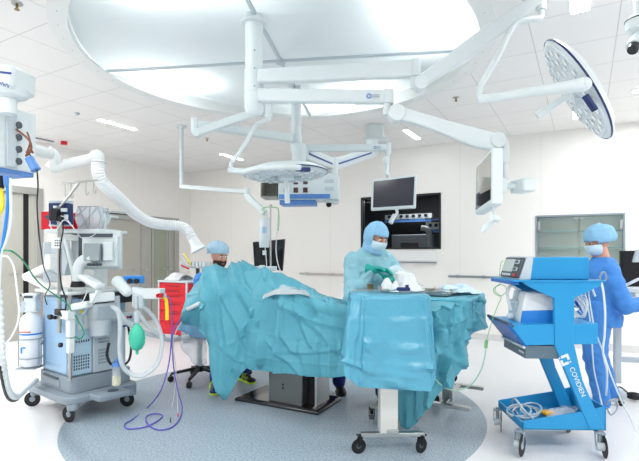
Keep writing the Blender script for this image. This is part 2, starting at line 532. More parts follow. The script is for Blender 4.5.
def frame(o, x, y):      # matrix with text x axis, y axis, normal
    x = V(x).normalized(); z = x.cross(V(y)).normalized(); y = z.cross(x)
    m = Matrix((x, y, z)).transposed().to_4x4(); m.translation = V(o); return m
def copy_tree(root):
    r = root.copy(); COL.objects.link(r)
    for ch in list(root.children):
        c = ch.copy(); COL.objects.link(c); c.parent = r
        for g in list(ch.children):
            d = g.copy(); COL.objects.link(d); d.parent = c
    return r
class Fr:                # local frame given in camera-aligned coordinates
    def __init__(s, l, d, ang):
        s.o = C(l, d); s.rz = TH+ang; s.R = Matrix.Rotation(s.rz, 3, 'Z')
        s.T = Matrix.Translation(s.o) @ s.R.to_4x4()
    def __call__(s, x, y, z): return s.T @ V((x, y, z))
    def hit(s, px, py, axis, val):   # pixel ray onto local plane -> local coords
        Ti = s.T.inverted(); a = Ti @ V((0, 0, CH)); b = Ti @ P(px, py, 1.0)
        d = b-a; t = (val-a[axis])/d[axis]; return a+d*t
# ================================================================ SETTING
def wall_holes(axis, val, a0, a1, z0, z1, holes, thick=0.12, out=1):
    """wall in plane axis=val spanning a0..a1, z0..z1 minus holes (h0,h1,g0,g1)"""
    b = B()
    xs = sorted({a0, a1, *[h for q in holes for h in q[:2]]})
    zs = sorted({z0, z1, *[h for q in holes for h in q[2:]]})
    for i in range(len(xs)-1):
        for j in range(len(zs)-1):
            cx, cz = (xs[i]+xs[i+1])/2, (zs[j]+zs[j+1])/2
            if any(q[0] < cx < q[1] and q[2] < cz < q[3] for q in holes): continue
            w, h = xs[i+1]-xs[i], zs[j+1]-zs[j]
            if axis == 'y': b.box((cx, val+out*thick/2, cz), (w, thick, h))
            else: b.box((val+out*thick/2, cx, cz), (thick, w, h))
    return b
b = B(); b.box((-2.0, 2.5, -0.05), (14, 12.5, 0.1)); struct('floor', b, 'floor', smooth=0)

# window pane corners in the back wall
w0, w1 = BW(361, 197), BW(441, 249)
WX0, WX1, WZ0, WZ1 = w0.x, w1.x, w1.z, BW(441, 192.5).z
c0, c1 = BW(535.5, 215.5), BW(625.5, 212.8)
KX0, KX1, KZ1 = c0.x, c1.x, (c0.z+c1.z)/2
KZ0 = 0.95
struct('wall_back', wall_holes('y', WV, WU-0.12, 4.5, 0, HZ, [(WX0, WX1, WZ0, WZ1), (KX0, KX1, KZ0, KZ1)]), 'wallback', smooth=0)
# doors on left wall
dA = LW(41.8, 190); D1Y1, D1Z = dA.y, dA.z
D1Y0 = D1Y1-2.1
p = LW(99, 222); q = LW(178, 218)
D2Y0, D2Y1 = LW(98, 224).y, LW(178, 219).y
D2Z = LW(178, 219.5).z
struct('wall_left', wall_holes('x', WU, -3.7, WV, 0, HZ, [(D1Y0, D1Y1, 0, D1Z), (D2Y0, D2Y1, 0, D2Z)], out=-1), 'wallleft', smooth=0)

# ceiling with round opening
DC = C(-0.37, 4.47, HZ); DR = 1.80
def ceiling():
    bm = B(); n = 96
    inner = [bm.v((DC.x+DR*math.cos(2*PI*i/n), DC.y+DR*math.sin(2*PI*i/n), HZ)) for i in range(n)]
    X0, X1, Y0, Y1 = WU, 4.5, -3.7, WV
    def out(i):
        a = 2*PI*i/n; dx, dy = math.cos(a), math.sin(a); ts = []
        if dx > 1e-9: ts.append((X1-DC.x)/dx)
        if dx < -1e-9: ts.append((X0-DC.x)/dx)
        if dy > 1e-9: ts.append((Y1-DC.y)/dy)
        if dy < -1e-9: ts.append((Y0-DC.y)/dy)
        t = min(ts); return V((DC.x+dx*t, DC.y+dy*t, HZ))
    outer = [bm.v(out(i)) for i in range(n)]
    for i in range(n): bm.face([inner[i], inner[(i+1) % n], outer[(i+1) % n], outer[i]])
    # corners
    for cx, cy in ((X0, Y0), (X1, Y0), (X1, Y1), (X0, Y1)):
        a = math.atan2(cy-DC.y, cx-DC.x) % (2*PI); i = int(a/(2*PI)*n)
        c = bm.v((cx, cy, HZ)); bm.face([outer[i], outer[(i+1) % n], c])
    return bm
struct('ceiling', ceiling(), 'ceiling', smooth=0, sol=0.0)
# plinth line at walls
b = B(); b.box(((WU+4.5)/2, WV-0.006, 0.05), (4.5-WU, 0.012, 0.10)); struct('baseboard_back', b, mat('baseboard_white', (214, 214, 212), 0.5), smooth=0)
b = B()
for y0, y1 in ((-3.7, D1Y0-0.08), (D1Y1+0.08, D2Y0-0.08), (D2Y1+0.08, WV-0.012)): b.box((WU+0.006, (y0+y1)/2, 0.05), (0.012, y1-y0, 0.10))
struct('baseboard_left', b, M['white2'], smooth=0)

# ---- big round backlit ceiling luminaire
dome = thing('round_luminaire', 'large round backlit ceiling light of four stretched panels above the operating table', 'ceiling light', (DC.x, DC.y, HZ))
b = B()
n = 96
rings = []
for r, z in ((DR-0.01, 0.02), (DR-0.01, -0.006), (DR+0.13, -0.006), (DR+0.13, 0.004)):
    rings.append([b.v((DC.x+r*math.cos(2*PI*i/n), DC.y+r*math.sin(2*PI*i/n), HZ+z)) for i in range(n)])
b.loft(rings, False); obj('rim', b, 'white2', dome)
for k in range(48):
    b = B(); a = 2*PI*k/48; b.cyl((DC.x+(DR+0.06)*math.cos(a), DC.y+(DR+0.06)*math.sin(a), HZ-0.009), (DC.x+(DR+0.06)*math.cos(a), DC.y+(DR+0.06)*math.sin(a), HZ-0.005), 0.006, n=8)
    obj('screw', b, 'grey', dome)
HB = 0.42
b = B(); rings = []
for r, z in ((DR, 0.0), (DR, HB)):
    rings.append([b.v((DC.x+r*math.cos(2*PI*i/n), DC.y+r*math.sin(2*PI*i/n), HZ+z)) for i in range(n)])
b.loft(rings, False); c = b.v((DC.x, DC.y, HZ+HB))
for i in range(n): b.face([rings[1][i], rings[1][(i+1) % n], c])
obj('housing', b, 'white2', dome)
def dome_mat():
    m = bpy.data.materials.new('stretched_diffuser'); m.use_nodes = True
    nt = m.node_tree; n = nt.nodes; n.clear()
    d = n.new('ShaderNodeBsdfDiffuse'); d.inputs[0].default_value = rgb(228, 232, 234)
    t = n.new('ShaderNodeBsdfTranslucent'); t.inputs[0].default_value = rgb(226, 232, 234)
    mx = n.new('ShaderNodeMixShader'); mx.inputs[0].default_value = 0.5
    nt.links.new(d.outputs[0], mx.inputs[1]); nt.links.new(t.outputs[0], mx.inputs[2])
    g = n.new('ShaderNodeBsdfGlossy'); g.inputs['Roughness'].default_value = 0.25
    m2 = n.new('ShaderNodeMixShader'); m2.inputs[0].default_value = 0.04
    nt.links.new(mx.outputs[0], m2.inputs[1]); nt.links.new(g.outputs[0], m2.inputs[2])
    o = n.new('ShaderNodeOutputMaterial'); nt.links.new(m2.outputs[0], o.inputs[0])
    return m
M['dome'] = dome_mat()
A0 = TH-math.radians(7.9)          # right spoke direction
for q in range(4):
    a0 = A0+q*PI/2
    b = B(); rows = []
    for i in range(17):
        r = 0.02+(DR-0.03)*i/16; row = []
        for k in range(25):
            s = k/24; a = a0+0.006+s*(PI/2-0.012)
            # pillow: rises between spokes, higher towards the side where the tubes sit
            h = 0.17*(math.sin(PI*s**1.25))*(r/DR)**0.8*(1-0.25*(r/DR)**6)
            row.append(V((DC.x+r*math.cos(a), DC.y+r*math.sin(a), HZ+0.012+h)))
        rows.append(row)
    b.sheet(rows); obj('diffuser_panel', b, 'dome', dome, smooth=80)
    b = B(); b.beam((DC.x, DC.y, HZ+0.005), (DC.x+(DR-0.02)*math.cos(a0), DC.y+(DR-0.02)*math.sin(a0), HZ+0.005), 0.028, 0.02)
    obj('spoke', b, 'grey', dome)
b = B(); b.cyl((DC.x, DC.y, HZ-0.02), (DC.x, DC.y, HZ+0.01), 0.045); obj('hub', b, 'grey', dome)
# fluorescent lamps behind the fabric (area lamps inside the housing)
def area(name, loc, sx, sy, power, rz=0, col=(1, 1, 1), tilt=0.0):
    L = bpy.data.lights.new(name, 'AREA'); L.shape = 'RECTANGLE'; L.size = sx; L.size_y = sy; L.energy = power; L.color = col
    o = bpy.data.objects.new(name, L); COL.objects.link(o); o.location = loc; o.rotation_euler = (tilt, 0, rz); return o
for q in range(4):
    a0 = A0+q*PI/2
    a = a0+math.radians(66)
    for rr, pw in ((1.42, 9),):
        area('tube_lamp', (DC.x+rr*math.cos(a), DC.y+rr*math.sin(a), HZ+0.25), 0.3, 0.8, pw*DOMEK, a, (0.97, 0.99, 1))

# ---- observation window with the dark scrub room behind
wn = struct('window_1', wall_holes('y', WV-0.012, WX0-0.0, WX1+0.0, WZ0, WZ1, [(WX0+0.03, WX1-0.03, WZ0+0.03, WZ1-0.03)], thick=0.12), 'black', bev=0.002)
wn['label'] = 'dark-framed observation window in the back wall'
gm, nt, nn, bs = new_nodes('window_glass')
bs.inputs['Base Color'].default_value = rgb(14, 17, 20); bs.inputs['Alpha'].default_value = 0.3; bs.inputs['Roughness'].default_value = 0.02
bs.inputs['Coat Weight'].default_value = 0.0; bs.inputs['Specular IOR Level'].default_value = 0.15; bs.inputs['Coat Roughness'].default_value = 0.02
gm2 = gm
b = B(); b.box(((WX0+WX1)/2, WV+0.02, (WZ0+WZ1)/2), (WX1-WX0-0.05, 0.008, WZ1-WZ0-0.05)); obj('glass_pane', b, gm, wn, smooth=0)
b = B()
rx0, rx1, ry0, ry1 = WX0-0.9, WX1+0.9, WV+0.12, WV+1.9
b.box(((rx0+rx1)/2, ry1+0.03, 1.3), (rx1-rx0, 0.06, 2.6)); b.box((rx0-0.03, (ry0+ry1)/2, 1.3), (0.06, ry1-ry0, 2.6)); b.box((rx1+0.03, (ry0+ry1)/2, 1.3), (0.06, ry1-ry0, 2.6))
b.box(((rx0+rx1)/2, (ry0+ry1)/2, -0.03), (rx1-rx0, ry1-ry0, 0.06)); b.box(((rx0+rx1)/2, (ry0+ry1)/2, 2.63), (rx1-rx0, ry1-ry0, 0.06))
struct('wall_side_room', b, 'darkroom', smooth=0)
sx = (WX0+WX1)/2
t = thing('equipment_rail', 'white and blue equipment rail seen through the observation window, left of the two', 'equipment rail', (sx-0.35, WV+1.6, WZ0))
b = B(); b.box((sx-0.35, WV+1.55, 2.14), (1.0, 0.14, 0.10)); obj('body', b, 'grey', t, bev=0.004)
b = B(); b.box((sx-0.35, WV+1.47, 2.05), (1.0, 0.02, 0.05)); obj('blue_band', b, 'bandblue', t)
b = B()
for k in range(7): b.box((sx-0.75+k*0.13, WV+1.47, 2.15), (0.06, 0.02, 0.05))
obj('sockets', b, 'black', t)
t = thing('equipment_rail', 'white and blue equipment rail seen through the observation window, right of the two', 'equipment rail', (sx+0.55, WV+1.4, WZ0))
b = B(); b.box((sx+0.5, WV+1.0, 1.90), (0.62, 0.14, 0.13)); obj('body', b, 'white', t, bev=0.004)
b = B(); b.box((sx+0.5, WV+0.92, 1.80), (0.62, 0.02, 0.05)); b.box((sx+0.5, WV+0.92, 2.02), (0.62, 0.02, 0.03)); obj('blue_band', b, 'bandblue', t)
b = B()
for k in range(5): b.box((sx+0.28+k*0.11, WV+0.92, 1.91), (0.055, 0.02, 0.055))
obj('sockets', b, 'black', t)
t = thing('anaesthesia_cart', 'dark grey equipment cart behind the observation window glass', 'equipment cart', (sx-0.1, WV+1.2, 0))
b = B(); b.box((sx-0.15, WV+1.2, 0.95), (0.75, 0.4, 1.6)); obj('body', b, 'mgrey', t, bev=0.02)
b = B(); b.box((sx-0.15, WV+0.99, 1.35), (0.36, 0.02, 0.5)); obj('panel', b, 'dgrey', t, bev=0.01)
b = B(); b.tube([(sx+0.15, WV+0.8, 1.86), (sx+0.28, WV+0.8, 1.8), (sx+0.32, WV+0.8, 1.5), (sx+0.46, WV+0.75, 1.1)], 0.05, 12)
tag(obj('ventilation_hose', b, 'grey'), 'grey curved hose hanging behind the observation window glass', 'hose')
L = area('side_room_fill', (sx, WV+1.0, 2.57), 0.8, 0.5, 26)  # added light to brighten what stands behind the glass, not a known fixture

# box ledge under window
b = B(); q0 = BW(394, 262); q1 = BW(437, 250)
b.box(((WX0+0.4+q1.x)/2, WV-0.02, (q0.z+q1.z)/2+0.0), (q1.x-WX0-0.4, 0.04, q1.z-q0.z-0.02)); struct('trim_1', b, 'white2', bev=0.003)
b = B(); b.box(((WX0+0.4+q1.x)/2, WV-0.025, q0.z-0.005), (q1.x-WX0-0.4, 0.05, 0.012)); struct('ledge_shadow_line', b, 'mgrey')  # grey strip painting the shadow line below the ledge

# ---- glazed wall cabinet
t = thing('wall_cabinet', 'grey recessed wall cabinet with glass doors and glass shelves', 'cabinet', ((KX0+KX1)/2, WV+0.15, KZ0))
b = wall_holes('y', WV-0.01, KX0, KX1, KZ0, KZ1, [(KX0+0.025, KX1-0.025, KZ0+0.025, KZ1-0.025)], thick=0.22); obj('carcass', b, 'mgrey', t)
b = B(); b.box(((KX0+KX1)/2, WV+0.21, (KZ0+KZ1)/2), (KX1-KX0, 0.02, KZ1-KZ0)); obj('back_panel', b, 'cabinet_back', t)
gs, nt, nn, bs = new_nodes('cabinet_glass')
bs.inputs['Base Color'].default_value = rgb(170, 195, 190); bs.inputs['Alpha'].default_value = 0.12; bs.inputs['Roughness'].default_value = 0.03
shelfg = mat('glass_shelf', (130, 178, 176), 0.1, alpha=0.7)
for z in (BW(580, 231).z, BW(580, 247.6).z, BW(580, 264).z, BW(580, 280).z):
    b = B(); b.box(((KX0+KX1)/2, WV+0.10, z), (KX1-KX0-0.06, 0.17, 0.012)); obj('shelf', b, shelfg, t)
for sgn in (-1, 1):
    b = B(); cx = (KX0+KX1)/2+sgn*(KX1-KX0)/4
    b.box((cx, WV-0.004, (KZ0+KZ1)/2), ((KX1-KX0)/2-0.03, 0.008, KZ1-KZ0-0.06)); d = obj('door', b, gs, t, smooth=0)
    b = B(); b.box(((KX0+KX1)/2+sgn*0.035, WV-0.016, KZ1-0.06), (0.05, 0.02, 0.035)); obj('latch', b, 'steel', d, bev=0.003)
    b = B()
    xx = KX0+0.05 if sgn < 0 else KX1-0.05
    b.box((xx, WV-0.016, KZ1-0.16), (0.035, 0.02, 0.12)); obj('hinge', b, 'steel', d, bev=0.003)

# ---- handrails on back wall
def rail(px0, px1, py, brs, label):
    p0, p1 = BW(px0, py), BW(px1, py); z = (p0.z+p1.z)/2
    t = thing('equipment_wall_rail', label, 'wall rail', ((p0.x+p1.x)/2, WV-0.04, z))
    b = B(); b.box(((p0.x+p1.x)/2, WV-0.055, z), (p1.x-p0.x, 0.012, 0.035)); obj('bar', b, 'steel', t, bev=0.002)
    for x in brs:
        q = BW(x, py); b = B(); b.box((q.x, WV-0.025, z), (0.05, 0.05, 0.05)); obj('bracket', b, 'grey', t, bev=0.006)
rail(449, 534, 277, (458, 484, 512), 'steel rail fixed to the white wall right of the observation window')
rail(301, 362, 274, (308, 333, 352), 'steel rail fixed to the white wall left of the standing surgeon')

# ---- doors
def door(n, y0, y1, zt, leafs, gapcol):
    fw = 0.09
    b = wall_holes('x', WU+0.015, y0-0.02, y1+0.02, 0, zt+0.02, [(y0+fw, y1-fw, -1, zt-fw)], thick=0.16, out=-1)
    f = struct('door_%d' % n, b, 'doorframe', bev=0.004)
    for a, c, kind in leafs:
        b = B(); b.box((WU-0.05, (a+c)/2, (zt-fw)/2), (0.05, c-a, zt-fw)); l = obj('door_leaf', b, kind, f, bev=0.003)
        if kind != 'black':
            b = B(); s = 1 if n == 1 else 1
            yy = c-0.12
            b.cyl((WU-0.02, yy, 1.05), (WU+0.045, yy, 1.05), 0.012); b.cyl((WU+0.045, yy+0.005, 1.05), (WU+0.045, yy-0.12, 1.05), 0.011)
            b.cyl((WU-0.02, yy, 1.05), (WU-0.015, yy, 1.05), 0.028)
            obj('handle', b, 'steel', l)
    return f
ymid = LW(27.7, 230).y
door(1, D1Y0, D1Y1, D1Z, [(D1Y0+0.09, ymid-0.055, 'doorpanel'), (ymid-0.055, ymid+0.03, 'black'), (ymid+0.03, D1Y1-0.09, 'doorpanel')], 0)
ya = LW(142, 240).y; yb = LW(153, 240).y; yc = LW(169, 240).y
f2 = door(2, D2Y0, D2Y1, D2Z, [(D2Y0+0.09, ya-0.01, 'doorpanel'), (ya, yb-0.02, 'doorframe'), (yb+0.0, yc, 'doorpanel'), (yc+0.01, D2Y1-0.09, 'doorframe')], 0)
b = B(); b.box((WU-0.02, (yb+yc)/2, D2Z*0.5+0.1), (0.012, (yc-yb)*0.8, D2Z-0.7)); obj('glazing', b, mat('greenish_door_glass', (150, 156, 140), 0.2), f2)
b = B(); b.box((WU+0.02, (D2Y0+LW(131, 216).y)/2+0.05, D2Z+0.03), (0.05, 1.0, 0.05)); obj('door_closer', b, 'grey', f2, bev=0.006)
b = B(); b.box((WU-0.35, 3, 1.5), (0.02, 11.0, 3.2)); struct('wall_corridor', b, 'doorpanel', smooth=0)

# ---- strip lights in the ceiling
M['strip'] = lampmat('strip_tube', STRIPE)
def strip(x, y, label, lx=0.07, ly=0.6):
    t = thing('strip_light', label, 'ceiling light', (x, y, HZ), 0, 'narrow strip lights')
    b = B(); b.box((x, y, HZ-0.004), (lx+0.02, ly+0.02, 0.008)); obj('frame', b, 'white2', t)
    b = B(); b.box((x, y, HZ-0.009), (lx, ly, 0.006)); obj('diffuser', b, 'strip', t)
strip(-5.74, 4.37, 'narrow recessed strip light in the ceiling above the anaesthesia machine')
strip(-5.78, 6.88, 'narrow strip light in the ceiling behind the left surgical lamp arms')
strip(-2.3, 6.95, 'narrow strip light in the ceiling above the observation window')
strip(-0.03, 3.74, 'narrow strip light at the top edge above the right surgical lamp', 0.12)
strip(-0.1, 6.9, 'narrow strip light behind the handle of the right surgical lamp')
def spot(x, y, label):
    t = thing('downlight', label, 'downlight', (x, y, HZ))
    b = B(); b.lathe([(0.055, 0), (0.06, 0.5), (0.06, 1)], (x, y, HZ-0.012), (0, 0, 0.012), 24); obj('trim_ring', b, 'white2', t)
    b = B(); b.cyl((x, y, HZ-0.016), (x, y, HZ-0.012), 0.045); obj('lens', b, 'strip', t)
q = G(637, 90, HZ); spot(q.x, q.y, 'small round downlight in the ceiling at the right edge')
def sprinkler(px, py, label):
    q = G(px, py, HZ)
    t = thing('sprinkler', label, 'sprinkler', (q.x, q.y, HZ))
    b = B(); b.lathe([(0.035, 0), (0.04, 0.6), (0.02, 1)], (q.x, q.y, HZ-0.012), (0, 0, 0.012), 20); obj('rose', b, 'steel', t)
    b = B(); b.cyl((q.x, q.y, HZ-0.045), (q.x, q.y, HZ-0.01), 0.009); b.cyl((q.x, q.y, HZ-0.05), (q.x, q.y, HZ-0.046), 0.018)
    obj('nozzle', b, mat('brass', (150, 130, 90), 0.4, 0.8), t)
sprinkler(17, 3, 'small ceiling sprinkler at the top left corner')
sprinkler(456, 97, 'small ceiling sprinkler between the right spring arm and lamp yoke')
sprinkler(207, 138, 'small ceiling sprinkler below the left elbow joint')
q = G(77, 113, HZ); b = B(); b.lathe([(0.02, 0), (0.034, 0.6), (0.034, 1)], (q.x, q.y, HZ-0.03), (0, 0, 0.03), 20)
tag(obj('smoke_detector', b, 'grey'), 'small round ceiling detector left of the strip light', 'detector')
q = G(64, 141.5, HZ)
t = thing('alarm_lamp', 'small red alarm lamp under the ceiling near the left wall', 'alarm lamp', (q.x, q.y, HZ))
b = B(); b.cyl(q-V((0, 0, 0.05)), q, 0.05); obj('red_lens', b, 'red', t)
b = B(); b.box(q+V((-0.12, -0.35, -0.01)), (0.03, 0.5, 0.02)); obj('bracket', b, 'mgrey', t)

# ---- ceiling camera top right
q = P(640, 22, 2.9)
t = thing('security_camera', 'white dome ceiling camera with black lens at the right edge', 'camera', (q.x, q.y, HZ))
ctop = V((q.x, q.y, HZ)); zc = P(640, 22, 2.9).z
b = B(); b.cyl((q.x, q.y, HZ), (q.x, q.y, zc+0.02), 0.035); obj('ceiling_pole', b, 'white', t)
b = B(); b.lathe([(0.02, 0), (0.075, 0.25), (0.08, 0.8), (0.06, 1.0)], (q.x, q.y, zc-0.075), (0, 0, 0.11), 28); obj('housing', b, 'white', t)
b = B(); b.tube([(q.x+0.0795*math.cos(a), q.y+0.0795*math.sin(a), zc+0.01) for a in [2*PI*k/24 for k in range(24)]], 0.004, 6, 0, True); obj('seam', b, 'black', t)
b = B(); b.cyl(P(640, 36, 2.9), P(634, 47, 2.85), 0.045, 0.045, 24); h = obj('head', b, 'white', t)
b = B(); b.cyl(P(634.2, 46.7, 2.85), P(632.7, 50, 2.83), 0.036, 0.03, 24); obj('lens', b, 'gloss', h)
# ================================================================ CEILING BOOMS
def arm_box(b, p0, p1, h0, h1, w=0.075):
    b.beam(p0, p1, w, h0, (0, 0, 1), w, h1)
def logo(parent, px, py, d, s=0.03):
    o = P(px, py, d); b = B()
    b.tube([o+RV*s*0.5*math.cos(a)+V((0, 0, 1))*s*0.5*math.sin(a) for a in [2*PI*k/16 for k in range(16)]], s*0.14, 6, 0, True)
    g = obj('emblem', b, 'bandblue', parent)
    b = B(); b.box(o+RV*s*1.7+V((0, 0, s*0.25)), (s*1.8, 0.003, s*0.16), TH); b.box(o+RV*s*1.7-V((0, 0, s*0.2)), (s*1.8, 0.003, s*0.14), TH)
    obj('emblem_text', b, 'mgrey', parent)

c1 = P(254, 18, 3.64)
boom = thing('pendant_boom', 'thick white ceiling column in front carrying two long horizontal arms', 'ceiling boom', (c1.x, c1.y, HZ))
def colpt(py, d=3.64, px=254.5): q = P(px, py, d); return V((c1.x, c1.y, q.z))
b = B(); b.lathe([(0.10, 0), (0.105, 0.3), (0.08, 1)], (c1.x, c1.y, HZ-0.05), (0, 0, 0.03), 32); obj('flange', b, 'white', boom)
b = B(); b.cyl(colpt(70), (c1.x, c1.y, HZ+0.1), 0.068, n=32); col = obj('column', b, 'white', boom)
b = B()
for y in (50, 68, 86): b.cyl(P(254.5, y, 3.57)-FV*0.004, P(254.5, y, 3.57)+FV*0.06, 0.006, n=10)
obj('screw', b, 'mgrey', boom)
b = B(); b.lathe([(0.058, 0), (0.072, 0.1), (0.074, 0.42), (0.070, 0.44), (0.074, 0.46), (0.074, 1)], colpt(113), colpt(70)-colpt(113), 32)
b.sph(colpt(113), 0.06, (1, 1, 0.55)); obj('bearing_housing', b, 'white', boom, smooth=30)
# upper arm A
dA_ = 3.42
eA = P(415, 70, dA_)
b = B(); arm_box(b, P(258, 77, 3.58), P(412, 69, dA_), 0.10, 0.125); obj('extension_arm', b, 'white', boom, bev=0.012)
b = B(); b.cyl(P(415, 60, dA_), P(415, 77, dA_), 0.042, n=24); b.cyl(P(414, 77, dA_), P(414, 88, dA_), 0.03, n=20); obj('elbow', b, 'white', boom, bev=0.004)
b = B(); b.cyl(P(420, 84, dA_)-FV*0.05, P(420, 84, dA_)+FV*0.05, 0.052, n=28); obj('spring_joint', b, 'white', boom, bev=0.005)
e2 = P(541, -4, 3.25)
b = B(); b.sarm([P(421, 82, dA_), P(445, 66, 3.38), P(478, 42.5, 3.33), P(510, 20, 3.29), P(538, 0, 3.25)], (0.07, 0.07, 0.075, 0.075, 0.07), (0.085, 0.10, 0.115, 0.11, 0.08)); obj('spring_arm', b, 'white', boom, smooth=60)
b = B(); b.cyl(P(541, -8, 3.25), P(541, 10, 3.25), 0.034, n=24); obj('end_bearing', b, 'white', boom)
# lower arm B
dB = 3.45
b = B(); arm_box(b, P(258, 96, 3.6), P(386, 97, dB), 0.10, 0.10); obj('extension_arm', b, 'white', boom, bev=0.012)
logo(boom, 369, 96, dB-0.04)
b = B(); b.cyl(P(388, 90, dB), P(388, 104, dB), 0.042, n=24); b.cyl(P(387, 104, dB), P(387, 115, dB), 0.03, n=20); obj('elbow', b, 'white', boom, bev=0.004)
b = B(); b.cyl(P(396, 114, dB)-FV*0.055, P(396, 114, dB)+FV*0.05, 0.062, n=28); obj('spring_joint', b, 'white', boom, bev=0.005)
pp = [P(396, 114, dB), P(430, 124, 3.4), P(470, 136, 3.35), P(494, 144, 3.3)]
pp = [P(398, 113.5, dB), P(420, 119.5, 3.42), P(448, 129, 3.37), P(475, 138, 3.33), P(495, 142.5, 3.3)]
b = B(); b.sarm(pp, (0.075,)*5, (0.10, 0.085, 0.10, 0.125, 0.11)); obj('spring_arm', b, 'white', boom, smooth=60)
b = B(); b.cyl(P(496, 141.5, 3.3)-FV*0.06, P(496, 141.5, 3.3)+FV*0.05, 0.052, n=28); b.tube([P(497, 139, 3.3), P(503, 141, 3.3), P(505, 148, 3.3), P(505, 164, 3.3)], 0.027, 16); obj('end_joint', b, 'white', boom, bev=0.004)
b = B(); b.cyl(P(505, 163, 3.3), P(505, 186, 3.3), 0.02, n=20); obj('drop_tube', b, 'white', boom)

# ---- right monitor (hangs from the lower arm)
def monitor(name, label, cor, thick, scr, parent_label=None, brd=0.03, bm='white', handle=None, sm='screen', group=None, inner=None):
    """cor = TL TR BR BL world points of the front face"""
    tl, tr, br, bl = [V(c) for c in cor]
    nrm = (tr-tl).cross(bl-tl).normalized()     # points away from viewer when TL,TR,BL clockwise from front
    ctr = (tl+tr+br+bl)/4
    if nrm.dot(ctr-V((0, 0, CH))) < 0: nrm = -nrm
    t = thing(name, label, 'monitor', ctr, 0, group)
    b = B(); b.prism([tl, tr, br, bl], nrm*thick); obj('bezel', b, bm, t, bev=0.008)
    def ip(u, v): return tl*(1-u)*(1-v)+tr*u*(1-v)+br*u*v+bl*(1-u)*v
    u0, v0 = brd
    b = B(); b.prism([ip(u0, v0)-nrm*0.002, ip(1-u0, v0)-nrm*0.002, ip(1-u0, 1-v0*1.5)-nrm*0.002, ip(u0, 1-v0*1.5)-nrm*0.002], nrm*0.004); obj('screen', b, sm, t, smooth=0)
    return t, ctr, nrm
cam0 = V((0, 0, CH))
TL, TR, BR, BL = P(476, 166, 3.55), P(492, 147.5, 3.06), P(492, 204, 3.06), P(475, 215, 3.55)
m1, ctr, nrm = monitor('surgical_monitor', 'white ceiling-hung monitor turned edge-on at the end of the right spring arm', (TL, TR, BR, BL), 0.07, None, brd=(0.05, 0.06), sm='screen2')
side = (TR-TL).normalized()
b = B(); back = ctr+nrm*0.07
b.beam(back, P(505, 187, 3.3), 0.10, 0.10); obj('rear_mount', b, 'white', m1, bev=0.01)
b = B(); b.box(P(523, 186, 3.25), (0.10, 0.16, 0.09), TH+0.2); b.cyl(P(503, 186, 3.3), P(523, 186, 3.25), 0.02); obj('mount_block', b, 'white', m1, bev=0.012)
b = B(); b.cyl(P(493, 206, 3.2), P(494, 218, 3.2), 0.01, n=12); b.cyl(P(497, 216, 3.2), P(482, 231, 3.25), 0.018, 0.021, 20); b.cyl(P(490, 218, 3.2)-FV*0.03, P(498, 219, 3.2), 0.022); obj('steering_handle', b, 'white', m1)
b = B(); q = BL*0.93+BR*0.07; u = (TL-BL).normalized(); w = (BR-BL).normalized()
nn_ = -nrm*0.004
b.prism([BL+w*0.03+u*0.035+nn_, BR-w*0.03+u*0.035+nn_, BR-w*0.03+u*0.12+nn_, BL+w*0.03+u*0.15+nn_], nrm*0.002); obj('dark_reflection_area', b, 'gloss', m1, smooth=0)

# ---- second column and its arms
c2 = P(296, 120, 5.2)
boom2 = thing('pendant_boom', 'thinner white ceiling column behind, carrying the left lamp arm and the middle monitor arm', 'ceiling boom', (c2.x, c2.y, HZ))
b = B(); b.cyl((c2.x, c2.y, P(296, 140, 5.2).z), (c2.x, c2.y, HZ+0.1), 0.055, n=28); obj('column', b, 'white', boom2)
b = B(); b.lathe([(0.10, 0), (0.105, 0.3), (0.07, 1)], (c2.x, c2.y, HZ-0.05), (0, 0, 0.03), 32); obj('flange', b, 'white', boom2)
b = B(); z0 = P(296, 154, 5.2).z; b.lathe([(0.045, 0), (0.062, 0.2), (0.064, 0.5), (0.06, 0.53), (0.064, 0.56), (0.064, 1)], (c2.x, c2.y, z0), (0, 0, P(296, 138, 5.2).z-z0+0.03), 28)
b.sph((c2.x, c2.y, z0+0.01), 0.05, (1, 1, 0.6)); obj('bearing_housing', b, 'white', boom2, smooth=30)
b = B(); arm_box(b, P(300, 148.5, 5.16), P(386, 148, 5.12), 0.075, 0.07); obj('extension_arm', b, 'white', boom2, bev=0.01)
logo(boom2, 375, 147.5, 5.07, 0.025)
b = B(); b.cyl(P(388, 143, 5.12), P(388, 154, 5.12), 0.036, n=20); b.cyl(P(388, 150, 5.12), P(386.5, 175, 5.1), 0.022, n=16); b.sph(P(386, 161, 5.1), 0.04, (0.8, 0.8, 1.2)); obj('drop_tube', b, 'white', boom2)
b = B(); arm_box(b, P(292, 138.5, 5.15), P(196, 124.5, 4.62), 0.085, 0.075); obj('extension_arm', b, 'white', boom2, bev=0.01)
b = B(); b.cyl(P(194.5, 118, 4.6), P(194.5, 133, 4.6), 0.035, n=24); obj('elbow', b, 'white', boom2, bev=0.004)
b = B(); b.cyl(P(197, 133, 4.6)-FV*0.045, P(197, 133, 4.6)+FV*0.045, 0.042, n=24); obj('spring_joint', b, 'white', boom2, bev=0.004)
b = B(); b.beam(P(197, 133, 4.6), P(264, 109, 4.55), 0.07, 0.075, (0, 0, 1), 0.065, 0.08); obj('spring_arm', b, 'white', boom2, bev=0.012)
b = B(); b.cyl(P(268.5, 103, 4.55), P(268.5, 118, 4.55), 0.038, n=24); obj('end_bearing', b, 'white', boom2, bev=0.004)

